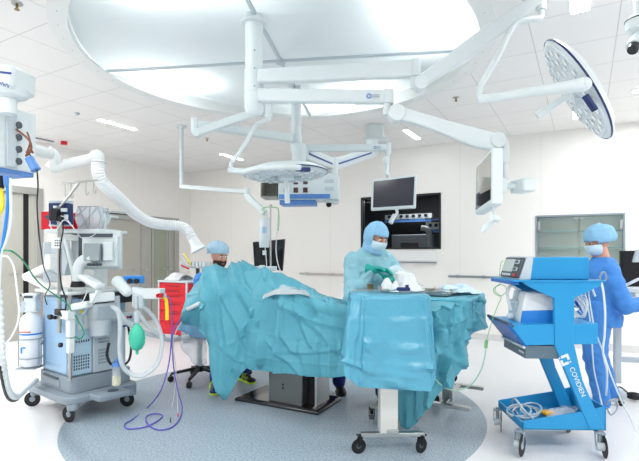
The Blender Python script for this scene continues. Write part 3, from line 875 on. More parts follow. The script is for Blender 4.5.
# ---- middle monitor
m2, ctr, nrm = monitor('surgical_monitor', 'white framed monitor facing us in front of the observation window', (P(371.5, 180, 5.12), P(417, 174.5, 5.0), P(415.5, 208, 5.0), P(370.8, 210.5, 5.12)), 0.06, None, brd=(0.05, 0.06))
b = B(); b.cyl(P(387, 172, 5.13), P(390, 184, 5.2), 0.025); b.box(P(394, 190, 5.14), (0.14, 0.05, 0.14), TH); obj('rear_mount', b, 'white', m2, bev=0.01)
b = B(); b.tube([P(396, 209, 5.08), P(397, 213, 5.05), P(392, 220, 5.0)], 0.016, 12); b.cyl(P(394.5, 215, 5.03), P(390.5, 223, 5.0), 0.024); obj('steering_handle', b, 'white', m2)

# ---- surgical lamps
def lamp_head(t, ctr, axis, R, handle_len, yoke_dir, hpos=0.0, band=True):
    """flat dished head; axis = direction the light shines"""
    ctr = V(ctr); a = V(axis).normalized()
    prof = [(R*0.05, -0.085), (R*0.45, -0.080), (R*0.80, -0.055), (R*0.97, -0.022), (R*1.0, 0.0), (R*0.97, 0.012), (R*0.93, 0.014)]
    b = B(); x = a.orthogonal().normalized(); y = a.cross(x)
    b.loft([b.ring(ctr+a*z, x, y, r, r, 40) for r, z in prof]); obj('lamp_shell', b, 'white', t, smooth=50)
    b = B(); b.loft([b.ring(ctr+a*z, x, y, r, r, 40) for r, z in ((R*0.92, 0.012), (R*0.90, 0.022), (R*0.3, 0.028))]); l = obj('led_lens', b, 'led', t)
    for ringr, cnt in ((R*0.42, 8), (R*0.62, 14), (R*0.8, 20)):
        for i in range(cnt):
            q = ctr+x*ringr*math.cos(2*PI*i/cnt)+y*ringr*math.sin(2*PI*i/cnt)
            b = B(); b.lathe([(0.012, 0), (0.022, 0.012)], q+a*0.02, a, 10); obj('led_reflector', b, 'hosewhite', l)
    b = B(); b.loft([b.ring(ctr+a*z, x, y, r, r, 40) for r, z in ((R*1.003, -0.006), (R*1.003, 0.006))], False); obj('edge_band', b, 'navy', t, sol=0.002)
    b = B(); b.lathe([(0.075, 0.0), (0.075, 0.03), (0.05, 0.04)], ctr+a*0.02, a, 24); b.lathe([(0.026, 0.04), (0.022, 0.07), (0.026, handle_len)], ctr+a*0.02, a, 20)
    obj('sterile_handle', b, 'white', t, smooth=50)
    for s in (-1, 1):
        b = B(); b.box(ctr+a*0.045+x*0.12*s, (0.05, 0.05, 0.03)); obj('sensor_pod', b, 'grey', t, bev=0.005)
    b = B(); u = V(yoke_dir).normalized()
    return x, y
l2 = thing('surgical_lamp', 'round surgical lamp tilted steeply on a bent white yoke at upper right', 'surgical lamp', P(575, 90, 3.1))
ctr2 = P(577, 90, 3.1)
ax2 = (RV*-0.806+FV*0.356+V((0, 0, -0.518))).normalized()
lamp_head(l2, ctr2, ax2, 0.38, 0.26, RV)
b = B(); b.tube([P(541, 6, 3.25), P(541, 16, 3.25), P(537, 19, 3.25), P(524, 20.5, 3.25), P(513, 27, 3.25), P(498, 56, 3.2), P(483, 82, 3.15), P(480, 90, 3.15), P(480, 99, 3.15)], 0.02, 14); obj('yoke', b, 'white', l2)
b = B(); b.cyl(P(478, 99.5, 3.15), P(502, 97, 3.1), 0.03, n=20); b.tube([P(500, 97, 3.05), P(530, 92, 2.95), P(560, 88, 2.8), P(585, 84, 2.72)], lambda s: 0.026+0.014*s, 16); obj('side_arm', b, 'white', l2)
b = B(); b.sph(P(584, 84.5, 2.75), 0.042); obj('pivot', b, 'white', l2)
b = B(); q = ctr2-ax2*0.05+V((0, 0, -0.05)); 
b.box(P(590, 103, 2.78), (0.02, 0.045, 0.11), Matrix.Rotation(TH, 3, 'Z') @ Matrix.Rotation(math.radians(-35), 3, 'Y')); obj('keypad', b, 'navy', l2, bev=0.004)

l1 = thing('surgical_lamp', 'round surgical lamp lying nearly flat on its yoke above the patient', 'surgical lamp', P(288, 176, 4.5))
ctr1 = P(286, 174, 4.5)
ax1 = (V((0, 0, -1))+RV*0.05-FV*0.03).normalized()
lamp_head(l1, ctr1, ax1, 0.40, 0.26, RV)
b = B(); b.tube([P(268.5, 112, 4.55), P(268.5, 119, 4.55), P(266, 121, 4.55), P(259, 123, 4.52), P(254, 128, 4.5), P(244, 146, 4.45), P(233, 161, 4.4), P(231, 164, 4.4), P(231, 170, 4.4)], 0.02, 14); obj('yoke', b, 'white', l1)
b = B(); b.cyl(P(229, 170, 4.4), P(246, 172, 4.35), 0.03, n=20); b.tube([P(245, 171.5, 4.35), P(262, 168, 4.15), P(290, 167, 4.05), P(300, 168, 4.08)], 0.026, 14); obj('side_arm', b, 'white', l1)
b = B(); b.box(P(303, 169.5, 4.08), (0.13, 0.035, 0.035), TH); obj('keypad', b, 'navy', l1, bev=0.006)

# ---- supply pendant in the middle
pm = P(375, 134, 6.7)
sp = thing('supply_pendant', 'ceiling pendant with white box, blue bands and dark sockets behind the middle lamp', 'supply pendant', (pm.x, pm.y, HZ))
b = B(); z1 = P(375, 143, 6.7).z; b.cyl((pm.x, pm.y, z1), (pm.x, pm.y, HZ), 0.13, n=28); b.box((pm.x, pm.y, z1+0.02), (0.34, 0.30, 0.06), TH); obj('ceiling_mount', b, 'white', sp, bev=0.01)
k1, k2, k3 = P(372, 152, 6.5), P(330, 166, 5.9), P(299, 153, 5.1)
b = B(); b.beam(k1, k2, 0.16, 0.14); b.cyl(k1-V((0, 0, 0.05)), k1+V((0, 0, 0.17)), 0.09); obj('first_arm', b, 'white', sp, bev=0.015)
b = B(); b.cyl(k2-V((0, 0, 0.12)), k2+V((0, 0, 0.1)), 0.10, n=28); obj('joint', b, 'white', sp, bev=0.01)
b = B(); b.beam(k2+V((0, 0, 0.02)), k3, 0.16, 0.14); obj('second_arm', b, 'white', sp, bev=0.015)
for A_, B_ in ((k1, k2), (k2, k3)):
    dd = (B_-A_).normalized(); sd = dd.cross(V((0, 0, 1))).normalized(); 
    if sd.dot(FV) > 0: sd = -sd
    b = B(); b.beam(A_+sd*0.082+dd*0.12, B_+sd*0.082-dd*0.08, 0.006, 0.018); obj('blue_stripe', b, 'stripe', sp)
hc = P(306, 189, 5.3)
b = B(); b.cyl((k3.x, k3.y, hc.z+0.12), k3+V((0, 0, 0.09)), 0.075, n=28); b.cyl((k3.x, k3.y, hc.z+0.14), (k3.x, k3.y, hc.z+0.2), 0.12, n=28); obj('drop_column', b, 'white', sp, bev=0.006)
f = Fr(0, 0, math.radians(-3)); f.o = hc; 
HR = Matrix.Rotation(TH-math.radians(4), 4, 'Z'); HT = Matrix.Translation(hc) @ HR
def hb(c, d): 
    b = B(HT); b.box(c, d); return b
obj('service_head', hb((0.04, 0, 0), (0.66, 0.34, 0.28)), 'white', sp, bev=0.012)
obj('blue_band', hb((0.0, -0.172, -0.105), (0.56, 0.008, 0.05)), 'bandblue', sp)
obj('end_panel', hb((0.372, 0, 0), (0.012, 0.30, 0.27)), 'white2', sp, bev=0.004)
b = B(HT)
for kx in range(3):
    for kz in range(2): b.box((-0.20+kx*0.105, -0.173, 0.055-kz*0.09), (0.05, 0.012, 0.055))
obj('outlet_block', b, mat('outlet_brown', (70, 44, 40), 0.4), sp, bev=0.003)
b = B(HT)
for kz in range(2): b.box((0.27, -0.173, 0.06-kz*0.08), (0.10, 0.01, 0.035))
obj('label_plate', b, 'grey', sp, bev=0.002)
obj('base_rail', hb((-0.08, -0.02, -0.165), (0.40, 0.26, 0.05)), 'bandblue', sp, bev=0.01)
b = B(HT); b.cyl((0.26, -0.05, -0.14), (0.26, -0.05, -0.20), 0.03); b.cyl((0.26, -0.05, -0.19), (0.26, -0.05, -0.21), 0.018); obj('camera_pod', b, 'black', sp)
b = B(HT); b.box((0.30, -0.02, -0.152), (0.14, 0.24, 0.03)); obj('side_rail', b, 'white', sp, bev=0.005)
# open grey end box
b = B(HT)
b.box((-0.40, 0.0, 0.10), (0.18, 0.3, 0.012)); b.box((-0.40, 0.0, -0.10), (0.18, 0.3, 0.012)); b.box((-0.485, 0, 0), (0.012, 0.3, 0.21)); b.box((-0.40, 0.14, 0), (0.18, 0.012, 0.2))
obj('open_bin', b, mat('bin_grey', (160, 160, 152), 0.5), sp, bev=0.003)

# ---- slender ceiling pole with drop arm on the left
p0 = P(181.5, 128, 6.7)
t = thing('drop_arm_pole', 'slender white ceiling pole with a drop arm above the seated man', 'ceiling arm', (p0.x, p0.y, HZ))
zb = P(181.5, 188, 6.7).z
b = B(); b.cyl((p0.x, p0.y, zb), (p0.x, p0.y, HZ), 0.028, n=20); b.cyl((p0.x, p0.y, HZ-0.03), (p0.x, p0.y, HZ), 0.07); obj('pole', b, 'white', t)
b = B(); arm_box(b, (p0.x, p0.y, zb+0.02), P(247, 192, 6.35), 0.06, 0.055, 0.055); obj('horizontal_arm', b, 'white', t, bev=0.008)
b = B(); b.cyl(P(247, 188, 6.35), P(247, 198, 6.35), 0.04); b.beam(P(247, 196, 6.35), P(265, 213, 6.2), 0.07, 0.085); obj('drop_arm', b, 'white', t, bev=0.012)
b = B(); b.tube([P(265, 213, 6.2), P(267, 218, 6.2), P(267, 245, 6.2)], 0.02, 12); obj('tip', b, 'white', t)
t2, ctr, nrm = monitor('patient_monitor', 'black monitor behind the patient beside the drip stand', (P(252.5, 242, 6.1), P(284.5, 239, 6.0), P(282, 271, 6.0), P(254, 266, 6.1)), 0.05, None, brd=(0.03, 0.03), bm='black', sm='gloss')
b = B(); b.beam(P(268, 254, 6.2), P(267, 244, 6.2), 0.12, 0.04); obj('rear_mount', b, 'dgrey', t2)

# ---- left pendant
DL = 2.6
q = P(8, 100, DL)
lp = thing('service_pendant', 'white ceiling service pendant with hanging hoses at the left edge', 'supply pendant', (q.x, q.y, HZ))
Rz = Matrix.Rotation(TH+math.radians(-18), 3, 'Z'); 
def LT(px, py, d=DL): return P(px, py, d)
b = B()
a0_, a1_ = LT(-70, 72, 2.62), LT(14, 81, 2.6)
b.beam(a0_, LT(25, 82.5, 2.6), 0.20, 0.13); obj('support_arm', b, 'white', lp, bev=0.02)
sd = (a1_-a0_).normalized().cross(V((0, 0, 1))); sd.z = 0; sd.normalize()
if sd.dot(FV) > 0: sd = -sd
b = B(); b.beam(a0_+sd*0.102+V((0, 0, 0.012)), LT(24, 82.5, 2.6)+sd*0.102+V((0, 0, 0.012)), 0.004, 0.010); obj('blue_stripe', b, 'stripe', lp)
b = B()
random.seed(3)
x0 = LT(8, 90, 2.6)+sd*0.104
dd = (a1_-a0_).normalized()
for k in range(4):
    b.tube([LT(7+k*4, 89.5+k*1.3, 2.6)*1.0+sd*0.106, LT(8.5+k*4, 86.5+k*1.3, 2.6)+sd*0.106, LT(9.5+k*4, 90.5+k*1.3, 2.6)+sd*0.106, LT(10.6+k*4, 87.6+k*1.3, 2.6)+sd*0.106], 0.0016, 5, 4)
obj('script_lettering', b, 'stripe', lp)
b = B(); b.lathe([(0.055, 0), (0.085, 0.25), (0.10, 1)], LT(10, 99), LT(10, 90)-LT(10, 99), 28); b.cyl(LT(8.5, 114), LT(8.5, 96), 0.042, n=24); obj('neck', b, 'white', lp)
bc = P(-3, 140, DL+0.15)
b = B(); b.box(bc, (0.26, 0.30, 0.36), Rz); obj('service_head', b, 'white', lp, bev=0.012)
b = B(); b.box(bc-V((0, 0, 0.19)), (0.24, 0.28, 0.03), Rz); obj('bottom_panel', b, 'bandblue', lp, bev=0.004)
ex = Rz @ V((1, 0, 0)); ey = Rz @ V((0, 1, 0))
for k in range(4):
    b = B(); b.cyl(bc+ex*0.128+ey*0.02+V((0, 0, 0.08-0.07*k)), bc+ex*0.15+ey*0.02+V((0, 0, 0.08-0.07*k)), 0.02); obj('gas_outlet', b, 'dgrey', lp)
b = B(); b.box(bc+ex*0.138+ey*(-0.02)+V((0, 0, -0.02)), (0.014, 0.06, 0.3), Rz); obj('side_socket_strip', b, 'grey', lp, bev=0.003)
b = B(); b.cyl(bc-ey*0.151+V((0.0, 0, -0.12)), bc-ey*0.156+V((0, 0, -0.12)), 0.01); b.box(bc-ey*0.152-ex*0.0+V((0, 0, -0.145)), (0.25, 0.004, 0.004), Rz); obj('trim_line', b, 'mgrey', lp)
b = B(); b.cyl(LT(29, 158), LT(36, 170), 0.022, 0.026); obj('connector', b, 'bandblue', lp)
b = B(); b.cyl(LT(7, 176), LT(7, 186), 0.02, 0.016); obj('connector', b, 'bandblue', lp)
b = B(); b.cyl(LT(0, 176), LT(0, 188), 0.02, 0.02); obj('connector', b, 'black', lp)
b = B(); b.tube([bc+ex*0.15+V((0, 0, 0.05)), LT(29, 140), LT(31, 150), LT(26, 156), LT(30, 150), LT(33, 153)], 0.006, 6); b.tube([LT(27, 132), LT(30, 142), LT(27, 152)], 0.005, 6); obj('cable_loop', b, mat('brown_cable', (120, 70, 50), 0.5), lp)
def hose(name, label, pts, r, m, cat='hose', n=8, group=None):
    b = B(); b.tube(pts, r, n, 8); o = obj(name, b, m); return tag(o, label, cat, group)
hose('gas_hose', 'blue gas hose hanging from the pendant at the left edge', [LT(7, 184), LT(8, 200), LT(6, 222), LT(3, 242), LT(-1, 262), LT(-6, 290)], 0.009, 'cyanhose')
hose('gas_hose', 'yellow hose curling beside the blue one at the left edge', [LT(0, 186), LT(2, 196), LT(2.5, 205), LT(-1, 214), LT(-6, 218)], 0.010, 'yellow')
hose('gas_hose', 'white hose hanging just right of the blue gas hose', [LT(10, 178), LT(11, 205), LT(10.5, 225), LT(5, 245), LT(1, 256), LT(-1, 290), LT(-3, 320)], 0.008, 'white')
hose('supply_cable', 'thin white cable curving down past the grey door', [LT(0, 256), LT(8, 257), LT(14, 268), LT(17, 290), LT(19, 310), LT(17, 325), LT(9, 340), LT(-3, 352)], 0.005, 'white2', 'cable')
hose('power_cable', 'thin black cable hanging from the left pendant to the anaesthesia machine', [LT(26, 152), LT(30, 155), LT(36, 166), LT(38, 185), LT(37, 205), LT(39, 235), P(41, 250, 2.9), P(44, 268, 3.3), P(50, 284, 3.8), P(45, 296, 3.95), P(47, 305, 4.0)], 0.004, 'black', 'cable')
hose('gas_line', 'green gas line running from the left edge to the anaesthesia machine', [LT(-3, 251), LT(5, 250.5), LT(13, 252), P(24, 262, 2.9), P(38, 282, 3.3), P(55, 295, 3.7), P(66, 303, 3.8), P(74, 314, 3.82), P(80, 324, 3.84), P(84, 333, 3.84), P(80, 339, 3.84), P(74, 336, 3.84)], 0.005, 'green', 'hose')
pts = [LT(-2, 290), LT(0, 330), LT(2, 360), P(6, 384, 2.8), P(11, 395, 3.0), P(18, 396, 3.3), P(26, 389, 3.7), P(36, 380, 4.1)]
b = B(); b.tube(pts, lambda s: 0.020+0.003*math.sin(s*260), 12, 40); tag(obj('corrugated_cable_sleeve', b, 'white'), 'corrugated white cable sleeve looping down near the floor at the left', 'cable sleeve')
hose('power_cable', 'black cable running under the corrugated sleeve near the floor', [p_-V((0, 0, 0.030))+RV*-0.012 for p_ in pts], 0.008, 'black', 'cable')

# ---- extraction arm and hose
q = P(30, 150, 3.6)
ea = thing('extraction_arm', 'white jointed tube arm reaching from the left pendant over the anaesthesia machine', 'extraction arm', q)
b = B(); b.tube([P(10, 145, 3.0), P(28, 149, 3.3), P(42, 152, 3.6), P(49, 154, 3.75)], 0.045, 20); obj('first_tube', b, 'white2', ea)
b = B(); b.tube([P(47, 151, 3.75), P(54, 157, 3.8), P(55, 164, 3.85), P(51, 169, 3.85)], 0.052, 20); obj('elbow', b, 'white2', ea)
b = B(); b.cyl(P(54, 167, 3.85), P(94, 158, 4.0), 0.042, 0.042, 24); b.cyl(P(50, 166.5, 3.83), P(62, 165.5, 3.87), 0.052); obj('second_tube', b, 'white2', ea)
b = B(); b.sph(P(97, 157, 4.0), 0.062); b.lathe([(0.075, 0), (0.075, 0.02), (0.06, 0.025)], P(98, 162.5, 4.0), (0, 0, 0.05), 28); obj('ball_joint', b, 'white2', ea)
pts = [P(98, 160, 4.0), P(98, 172, 4.0), P(102, 182, 4.05), P(112, 192, 4.2), P(122, 201, 4.4), P(135, 213.5, 4.6), P(150, 222, 4.75), P(166, 225, 4.85), P(180, 226, 4.9), P(188, 231, 4.9), P(193, 239, 4.9)]
N = 64
pc = catmull(pts, 40); acc = [0.0]
for a_, c_ in zip(pc, pc[1:]): acc.append(acc[-1]+(c_-a_).length)
rp = []; j = 0
for i in range(N*4+1):
    L_ = acc[-1]*i/(N*4)
    while j < len(acc)-2 and acc[j+1] < L_: j += 1
    f_ = (L_-acc[j])/max(1e-9, acc[j+1]-acc[j]); rp.append(pc[j].lerp(pc[j+1], min(1, f_)))
b = B(); b.tube(rp, lambda s: 0.046+0.009*(0.0, 0.8, 1.0, 0.8)[int(round(s*N*4)) % 4], 20, 0)
t = thing('exhaust_hose', 'white corrugated hose sagging from the arm towards the seated man', 'hose', pts[0])
obj('corrugated_tube', b, 'hosewhite', t, smooth=30)
b = B(); b.lathe([(0.052, 0), (0.056, 0.6), (0.085, 1.0), (0.08, 1.0), (0.05, 0.6)], P(192, 237, 4.9), P(199, 250, 4.9)-P(192, 237, 4.9), 28, cap=False)
obj('funnel_mouth', b, 'hosewhite', t, sol=0.003)
# ================================================================ ANAESTHESIA MACHINE
am = Fr(-2.135, 4.255, math.radians(-36.7))
AM = thing('anaesthesia_machine', 'large pale blue and grey anaesthesia machine on casters with a monitor shelf', 'anaesthesia machine', am.o, am.rz)
def ab(): return B(am.T)
def rr(x0, y0, x1, y1, r, n=5):
    pts = []
    for cx, cy, a in ((x1-r, y1-r, 0), (x0+r, y1-r, PI/2), (x0+r, y0+r, PI), (x1-r, y0+r, 3*PI/2)):
        for k in range(n+1): pts.append((cx+r*math.cos(a+k*PI/2/n), cy+r*math.sin(a+k*PI/2/n)))
    return pts
b = ab(); b.prism([(x, y, 0.15) for x, y in rr(-0.40, -0.33, 0.40, 0.32, 0.10)], (0, 0, 0.055)); obj('base', b, 'mgrey', AM, bev=0.008)
b = ab(); b.prism([(x, y, 0.16) for x, y in [(0.30, -0.16), (0.54, -0.14), (0.56, 0.12), (0.30, 0.14)]], (0, 0, 0.05)); tr = obj('footrest', b, 'mgrey', AM, bev=0.012)
b = ab(); b.cyl((0.46, 0.02, 0.209), (0.46, 0.02, 0.213), 0.045, n=28); obj('recess', b, 'dgrey', tr)
b = ab(); b.prism([(x, y, 0.205) for x, y in rr(-0.31, -0.25, 0.29, 0.30, 0.05)], (0, 0, 0.13)); obj('plinth', b, 'mgrey', AM, bev=0.006)
b = ab(); b.box((-0.05, -0.252, 0.275), (0.30, 0.01, 0.085)); d = obj('drawer', b, 'mgrey', AM, bev=0.006)
b = ab(); b.box((-0.05, -0.262, 0.31), (0.28, 0.014, 0.014)); obj('handle', b, 'dgrey', d)
def caster(parent, T, x, y, zt, R=0.055, w=0.04, ang=0.0, hub='dgrey', fork='grey', name='caster', twin=False):
    b = B(T)
    b.cyl((x, y, R+0.02), (x, y, zt), 0.014, n=12)
    ca, sa = math.cos(ang), math.sin(ang)
    o = (x-ca*0.02, y-sa*0.02)
    for s in (-1, 1):
        px, py = o[0]-sa*s*(w/2+0.004), o[1]+ca*s*(w/2+0.004)
        b.beam((px, py, R), (x-sa*s*(w/2+0.004), y+ca*s*(w/2+0.004), R*2+0.012), 0.005, 0.02, (ca, sa, 0.01))
    b.box((x, y, R*2+0.014), (0.05, w+0.012, 0.008), ang)
    c = obj(name, b, fork, parent)
    b = B(T); ax = V((-sa, ca, 0))
    oo = V((o[0], o[1], R))
    b.lathe([(R*0.8, 0), (R, w*0.18), (R, w*0.82), (R*0.8, w)], oo-ax*w/2, ax*w, 24); obj('wheel', b, 'black', c, smooth=30)
    b = B(T); b.cyl(oo-ax*(w/2+0.002), oo+ax*(w/2+0.002), R*0.36, n=16); obj('hub', b, hub, c)
    return c
for x, y, a in ((-0.345, -0.26, 0.9), (0.345, -0.26, 0.3), (0.345, 0.25, 0.6), (-0.33, 0.25, 0.3)):
    c = caster(AM, am.T, x, y, 0.16, 0.066, 0.055, a, hub='mgrey', fork='mgrey')
    b = ab(); b.lathe([(0.045, 0), (0.05, 0.04), (0.04, 0.06)], (x, y, 0.10), (0, 0, 1), 18); obj('shroud', b, 'mgrey', c)
# body
ZB, ZT = 0.335, 1.0
b = ab(); b.box((-0.02, 0.02, (ZB+ZT)/2), (0.52, 0.50, ZT-ZB)); obj('body', b, 'paleblue', AM, bev=0.015)
b = ab(); b.box((-0.03, -0.234, 0.66), (0.44, 0.012, 0.60)); obj('side_panel', b, mat('side_panel_blue', (150, 184, 214), 0.35), AM, bev=0.004)
b = ab()
for k in range(40): b.box((-0.20+k*0.0075, -0.241, 0.40+(k % 3)*0.008), (0.004, 0.002, 0.004))
obj('perforation', b, 'mgrey', AM)
# front (x+) panels
b = ab(); b.box((0.245, -0.14, 0.67), (0.012, 0.17, 0.64)); obj('front_panel', b, mat('front_panel_blue', (178, 206, 222), 0.35), AM, bev=0.004)
b = ab(); b.box((0.255, 0.10, 0.60), (0.02, 0.30, 0.52)); obj('front_door', b, 'grey', AM, bev=0.01)
b = ab()
for k in range(7):
    for r_ in range(5): b.box((0.252, -0.205+k*0.02, 0.40+r_*0.026), (0.004, 0.010, 0.017))
    b.box((0.252, -0.205+k*0.02, 0.63), (0.004, 0.010, 0.02))
g = obj('vent_grille', b, 'dgrey', AM)
b = ab()
for k in range(6):
    for r_ in range(5):
        b.box((0.266, 0.00+k*0.018, 0.42+r_*0.028), (0.004, 0.010, 0.017))
        b.box((0.266, 0.00+k*0.018, 0.60+r_*0.028), (0.004, 0.010, 0.017))
obj('vent_grille', b, 'mgrey', AM)
b = ab(); b.prism([(0.252, -0.17, 0.87), (0.252, -0.13, 0.87), (0.252, -0.15, 0.905)], (0.003, 0, 0)); obj('warning_triangle', b, 'yellow', AM)
b = ab(); b.box((0.256, -0.10, 0.79), (0.012, 0.05, 0.12)); b.box((0.256, -0.16, 0.79), (0.012, 0.03, 0.12)); obj('gauge_block', b, 'white', AM, bev=0.004)
b = ab(); b.cyl((0.25, -0.16, 0.965), (0.29, -0.16, 0.965), 0.028); obj('knob', b, 'paleblue', AM, bev=0.004)
# absorber housing and canister at the front
b = ab(); b.box((0.31, 0.02, 0.86), (0.14, 0.24, 0.17)); obj('absorber_housing', b, 'grey', AM, bev=0.03)
b = ab(); b.lathe([(0.06, 0), (0.085, 0.02), (0.09, 0.12), (0.09, 0.15)], (0.33, -0.02, 0.66), (0, 0, 1), 28); obj('absorber_canister', b, 'grey', AM)
# dark work recess and worktop
b = ab(); b.box((0.14, 0.06, 0.985), (0.40, 0.44, 0.10)); obj('recess', b, 'black', AM, bev=0.01)
b = ab(); b.box((0.0, 0.0, 1.045), (0.62, 0.58, 0.03)); obj('worktop', b, 'white', AM, bev=0.012)
# white upright casing behind
b = ab(); b.box((-0.12, 0.16, 1.26), (0.22, 0.16, 0.40)); obj('upright_casing', b, 'white2', AM, bev=0.02)
def W(px, py, d): return P(px, py, d)
b = B(); b.box(W(52, 262, 4.3), (0.22, 0.12, 0.36), am.rz-0.5); b.prism([W(50, 244, 4.2), W(62, 240, 4.2), W(68, 262, 4.15), W(64, 276, 4.15), W(46, 270, 4.2)], FV*0.12); obj('module_housing', b, 'grey', AM, bev=0.01)
b = B(); b.beam(W(66, 240, 4.1), W(74, 274, 4.1), 0.03, 0.05, FV); obj('display_edge', b, 'white', AM, bev=0.008)
# shelf with the support
b = B(); sh = W(103, 231.8, 4.25)
shf = Fr(0, 0, math.radians(-6)); 
SR = TH+math.radians(-3)
b.box(W(88, 232, 4.3), (0.55, 0.42, 0.035), SR); obj('shelf', b, 'white', AM, bev=0.01)
b = B(); b.cyl(W(75, 234, 4.35), W(75, 286, 4.35), 0.03); b.box(W(75, 238, 4.3), (0.20, 0.2, 0.05), SR); obj('shelf_post', b, 'white2', AM, bev=0.004)
# monitor on an arm, seen from behind
mf = SR+math.radians(12)
Rm = Matrix.Rotation(mf, 3, 'Z')
mc = W(99, 250, 4.05)
b = B(); b.box(mc+Rm @ V((0.0, 0.05, 0)), (0.35, 0.06, 0.34), mf); mo = obj('monitor_housing', b, 'white', AM, bev=0.012)
b = B(); b.box(mc+Rm @ V((0.015, 0.0, -0.01)), (0.29, 0.06, 0.27), mf); obj('rear_cover', b, 'white', mo, bev=0.012)
b = B(); b.box(mc+Rm @ V((-0.01, -0.035, 0.125)), (0.26, 0.02, 0.03), mf); obj('vent_strip', b, 'dgrey', mo)
b = B(); b.box(mc+Rm @ V((-0.03, -0.06, -0.02)), (0.13, 0.09, 0.15), mf); obj('connector_box', b, mat('connector_grey', (150, 160, 164), 0.45), mo, bev=0.008)
b = B(); b.box(mc+Rm @ V((0.09, -0.04, -0.01)), (0.08, 0.06, 0.16), mf); obj('battery_cover', b, 'white', mo, bev=0.006)
b = B(); b.box(mc+Rm @ V((-0.15, 0.03, 0.02)), (0.03, 0.08, 0.24), mf); obj('side_recess', b, 'dgrey', mo, bev=0.006)
b = B()
for k in range(4): b.box(mc+Rm @ V((-0.06+k*0.03, -0.07, -0.125)), (0.015, 0.05, 0.02), mf)
obj('plug', b, 'dgrey', mo)
b = B(); b.tube([W(92, 258, 3.98), W(84, 260, 3.98), W(79, 266, 3.98), W(78, 276, 3.98), W(79, 284, 3.98)], 0.045, 16); obj('monitor_arm', b, 'white', AM)
b = B(); b.lathe([(0.06, 0), (0.05, 0.05)], W(78, 287, 3.98), (0, 0, 1), 24); obj('arm_collar', b, 'black', AM)
b = B(); b.beam(W(82, 276, 3.95), W(101, 287, 3.8), 0.09, 0.05); obj('cable_arm', b, 'white', AM, bev=0.02)
# left handle arm, white
b = B(); b.beam(W(25, 278, 4.25), W(50, 266, 4.2), 0.08, 0.07); b.beam(W(26, 276, 4.25), W(52, 289, 4.15), 0.08, 0.06); b.box(W(52, 262, 4.2), (0.1, 0.1, 0.14), am.rz); obj('side_bracket', b, 'white2', AM, bev=0.02)
# ventilator arm pieces at front right
b = B(); b.beam(W(74, 307, 3.82), W(90, 304, 3.78), 0.08, 0.055); b.beam(W(90, 298, 3.8), W(114, 296, 3.9), 0.1, 0.075); obj('breathing_block', b, 'white', AM, bev=0.012)
b = B(); b.cyl(W(91, 303, 3.76), W(98, 290, 3.78), 0.012); b.cyl(W(94, 303, 3.76), W(101, 290, 3.78), 0.006); obj('lever', b, 'white', AM)
b = B(); b.cap(W(118, 282, 3.95), W(127, 291, 3.95), 0.052, 0.048, 20); obj('breathing_arm', b, 'white', AM)
b = B(); b.box(W(134, 279.5, 4.0), (0.155, 0.08, 0.065), TH); kb = obj('valve_block', b, 'cyanhose', AM, bev=0.01)
b = B()
for s in (-1, 1): b.cyl(W(134+s*3.4, 281, 3.97)-FV*0.03, W(134+s*3.4, 281, 3.97), 0.022)
obj('knob', b, 'black', kb)
b = B(); b.box(W(153, 293.5, 4.0), (0.17, 0.12, 0.085), TH-0.06); rb = obj('breathing_connector', b, 'white', AM, bev=0.008)
b = B(); b.beam(W(133, 289, 4.0), W(146, 293, 4.0), 0.11, 0.06); b.box(W(139, 299, 4.0), (0.09, 0.1, 0.14), TH); obj('breathing_body', b, 'white', AM, bev=0.015)
b = B(); b.box(W(161.3, 295.5, 3.92), (0.025, 0.05, 0.035), TH); b.box(W(158, 295.5, 3.92)-FV*0.01, (0.01, 0.05, 0.03), TH); obj('sensor_port', b, 'red', rb)
b = B(); b.box(W(163, 295, 4.0), (0.05, 0.03, 0.03), TH); obj('nozzle', b, 'grey', rb, bev=0.004)
for px in (117, 136, 141): 
    b = B(); b.cyl(W(px, 296, 3.95), W(px+0.5, 308, 3.95), 0.022); obj('hose_port', b, 'grey', AM)
# bag arm and suction jar on the right face
b = ab(); b.box((0.31, 0.24, 0.78), (0.05, 0.16, 0.13)); sb = obj('suction_regulator', b, 'white', AM, bev=0.01)
b = ab(); b.box((0.337, 0.24, 0.725), (0.004, 0.15, 0.015)); obj('blue_stripe', b, 'stripe', sb)
b = ab()
for k, mm in enumerate(('red', 'navy')):
    b = ab(); b.cyl((0.336, 0.225+0.03*k, 0.80), (0.344, 0.225+0.03*k, 0.80), 0.013); obj('dial', b, mm, sb)
jx = W(116.5, 361, 4.0)
b = B(); b.cyl(W(116.5, 385, 3.95), W(116.5, 366, 3.95), 0.038, 0.036, 24); jar = obj('suction_jar', b, 'clear', AM)
b = B(); b.cyl(W(116.5, 366, 3.95), W(116.5, 362, 3.95), 0.040, 0.03, 24); b.cyl(W(116.5, 362, 3.95), W(116.5, 359, 3.95), 0.015); obj('jar_lid', b, 'bandblue', jar)
b = B(); b.cyl(W(116.5, 384.5, 3.95), W(116.5, 376, 3.95), 0.034, 0.034, 24); obj('jar_contents', b, 'amber', jar)
b = B(); b.tube([W(109, 343, 3.98), W(107, 355, 3.98), W(111, 364, 3.97), W(116, 361, 3.95)], 0.011, 8); obj('jar_tube', b, 'black', AM)
b = B(); b.tube([W(127, 320, 4.15), W(131, 345, 4.15), W(129, 360, 4.12), W(122, 366, 4.0)], 0.01, 8); obj('jar_tube', b, 'black', AM)
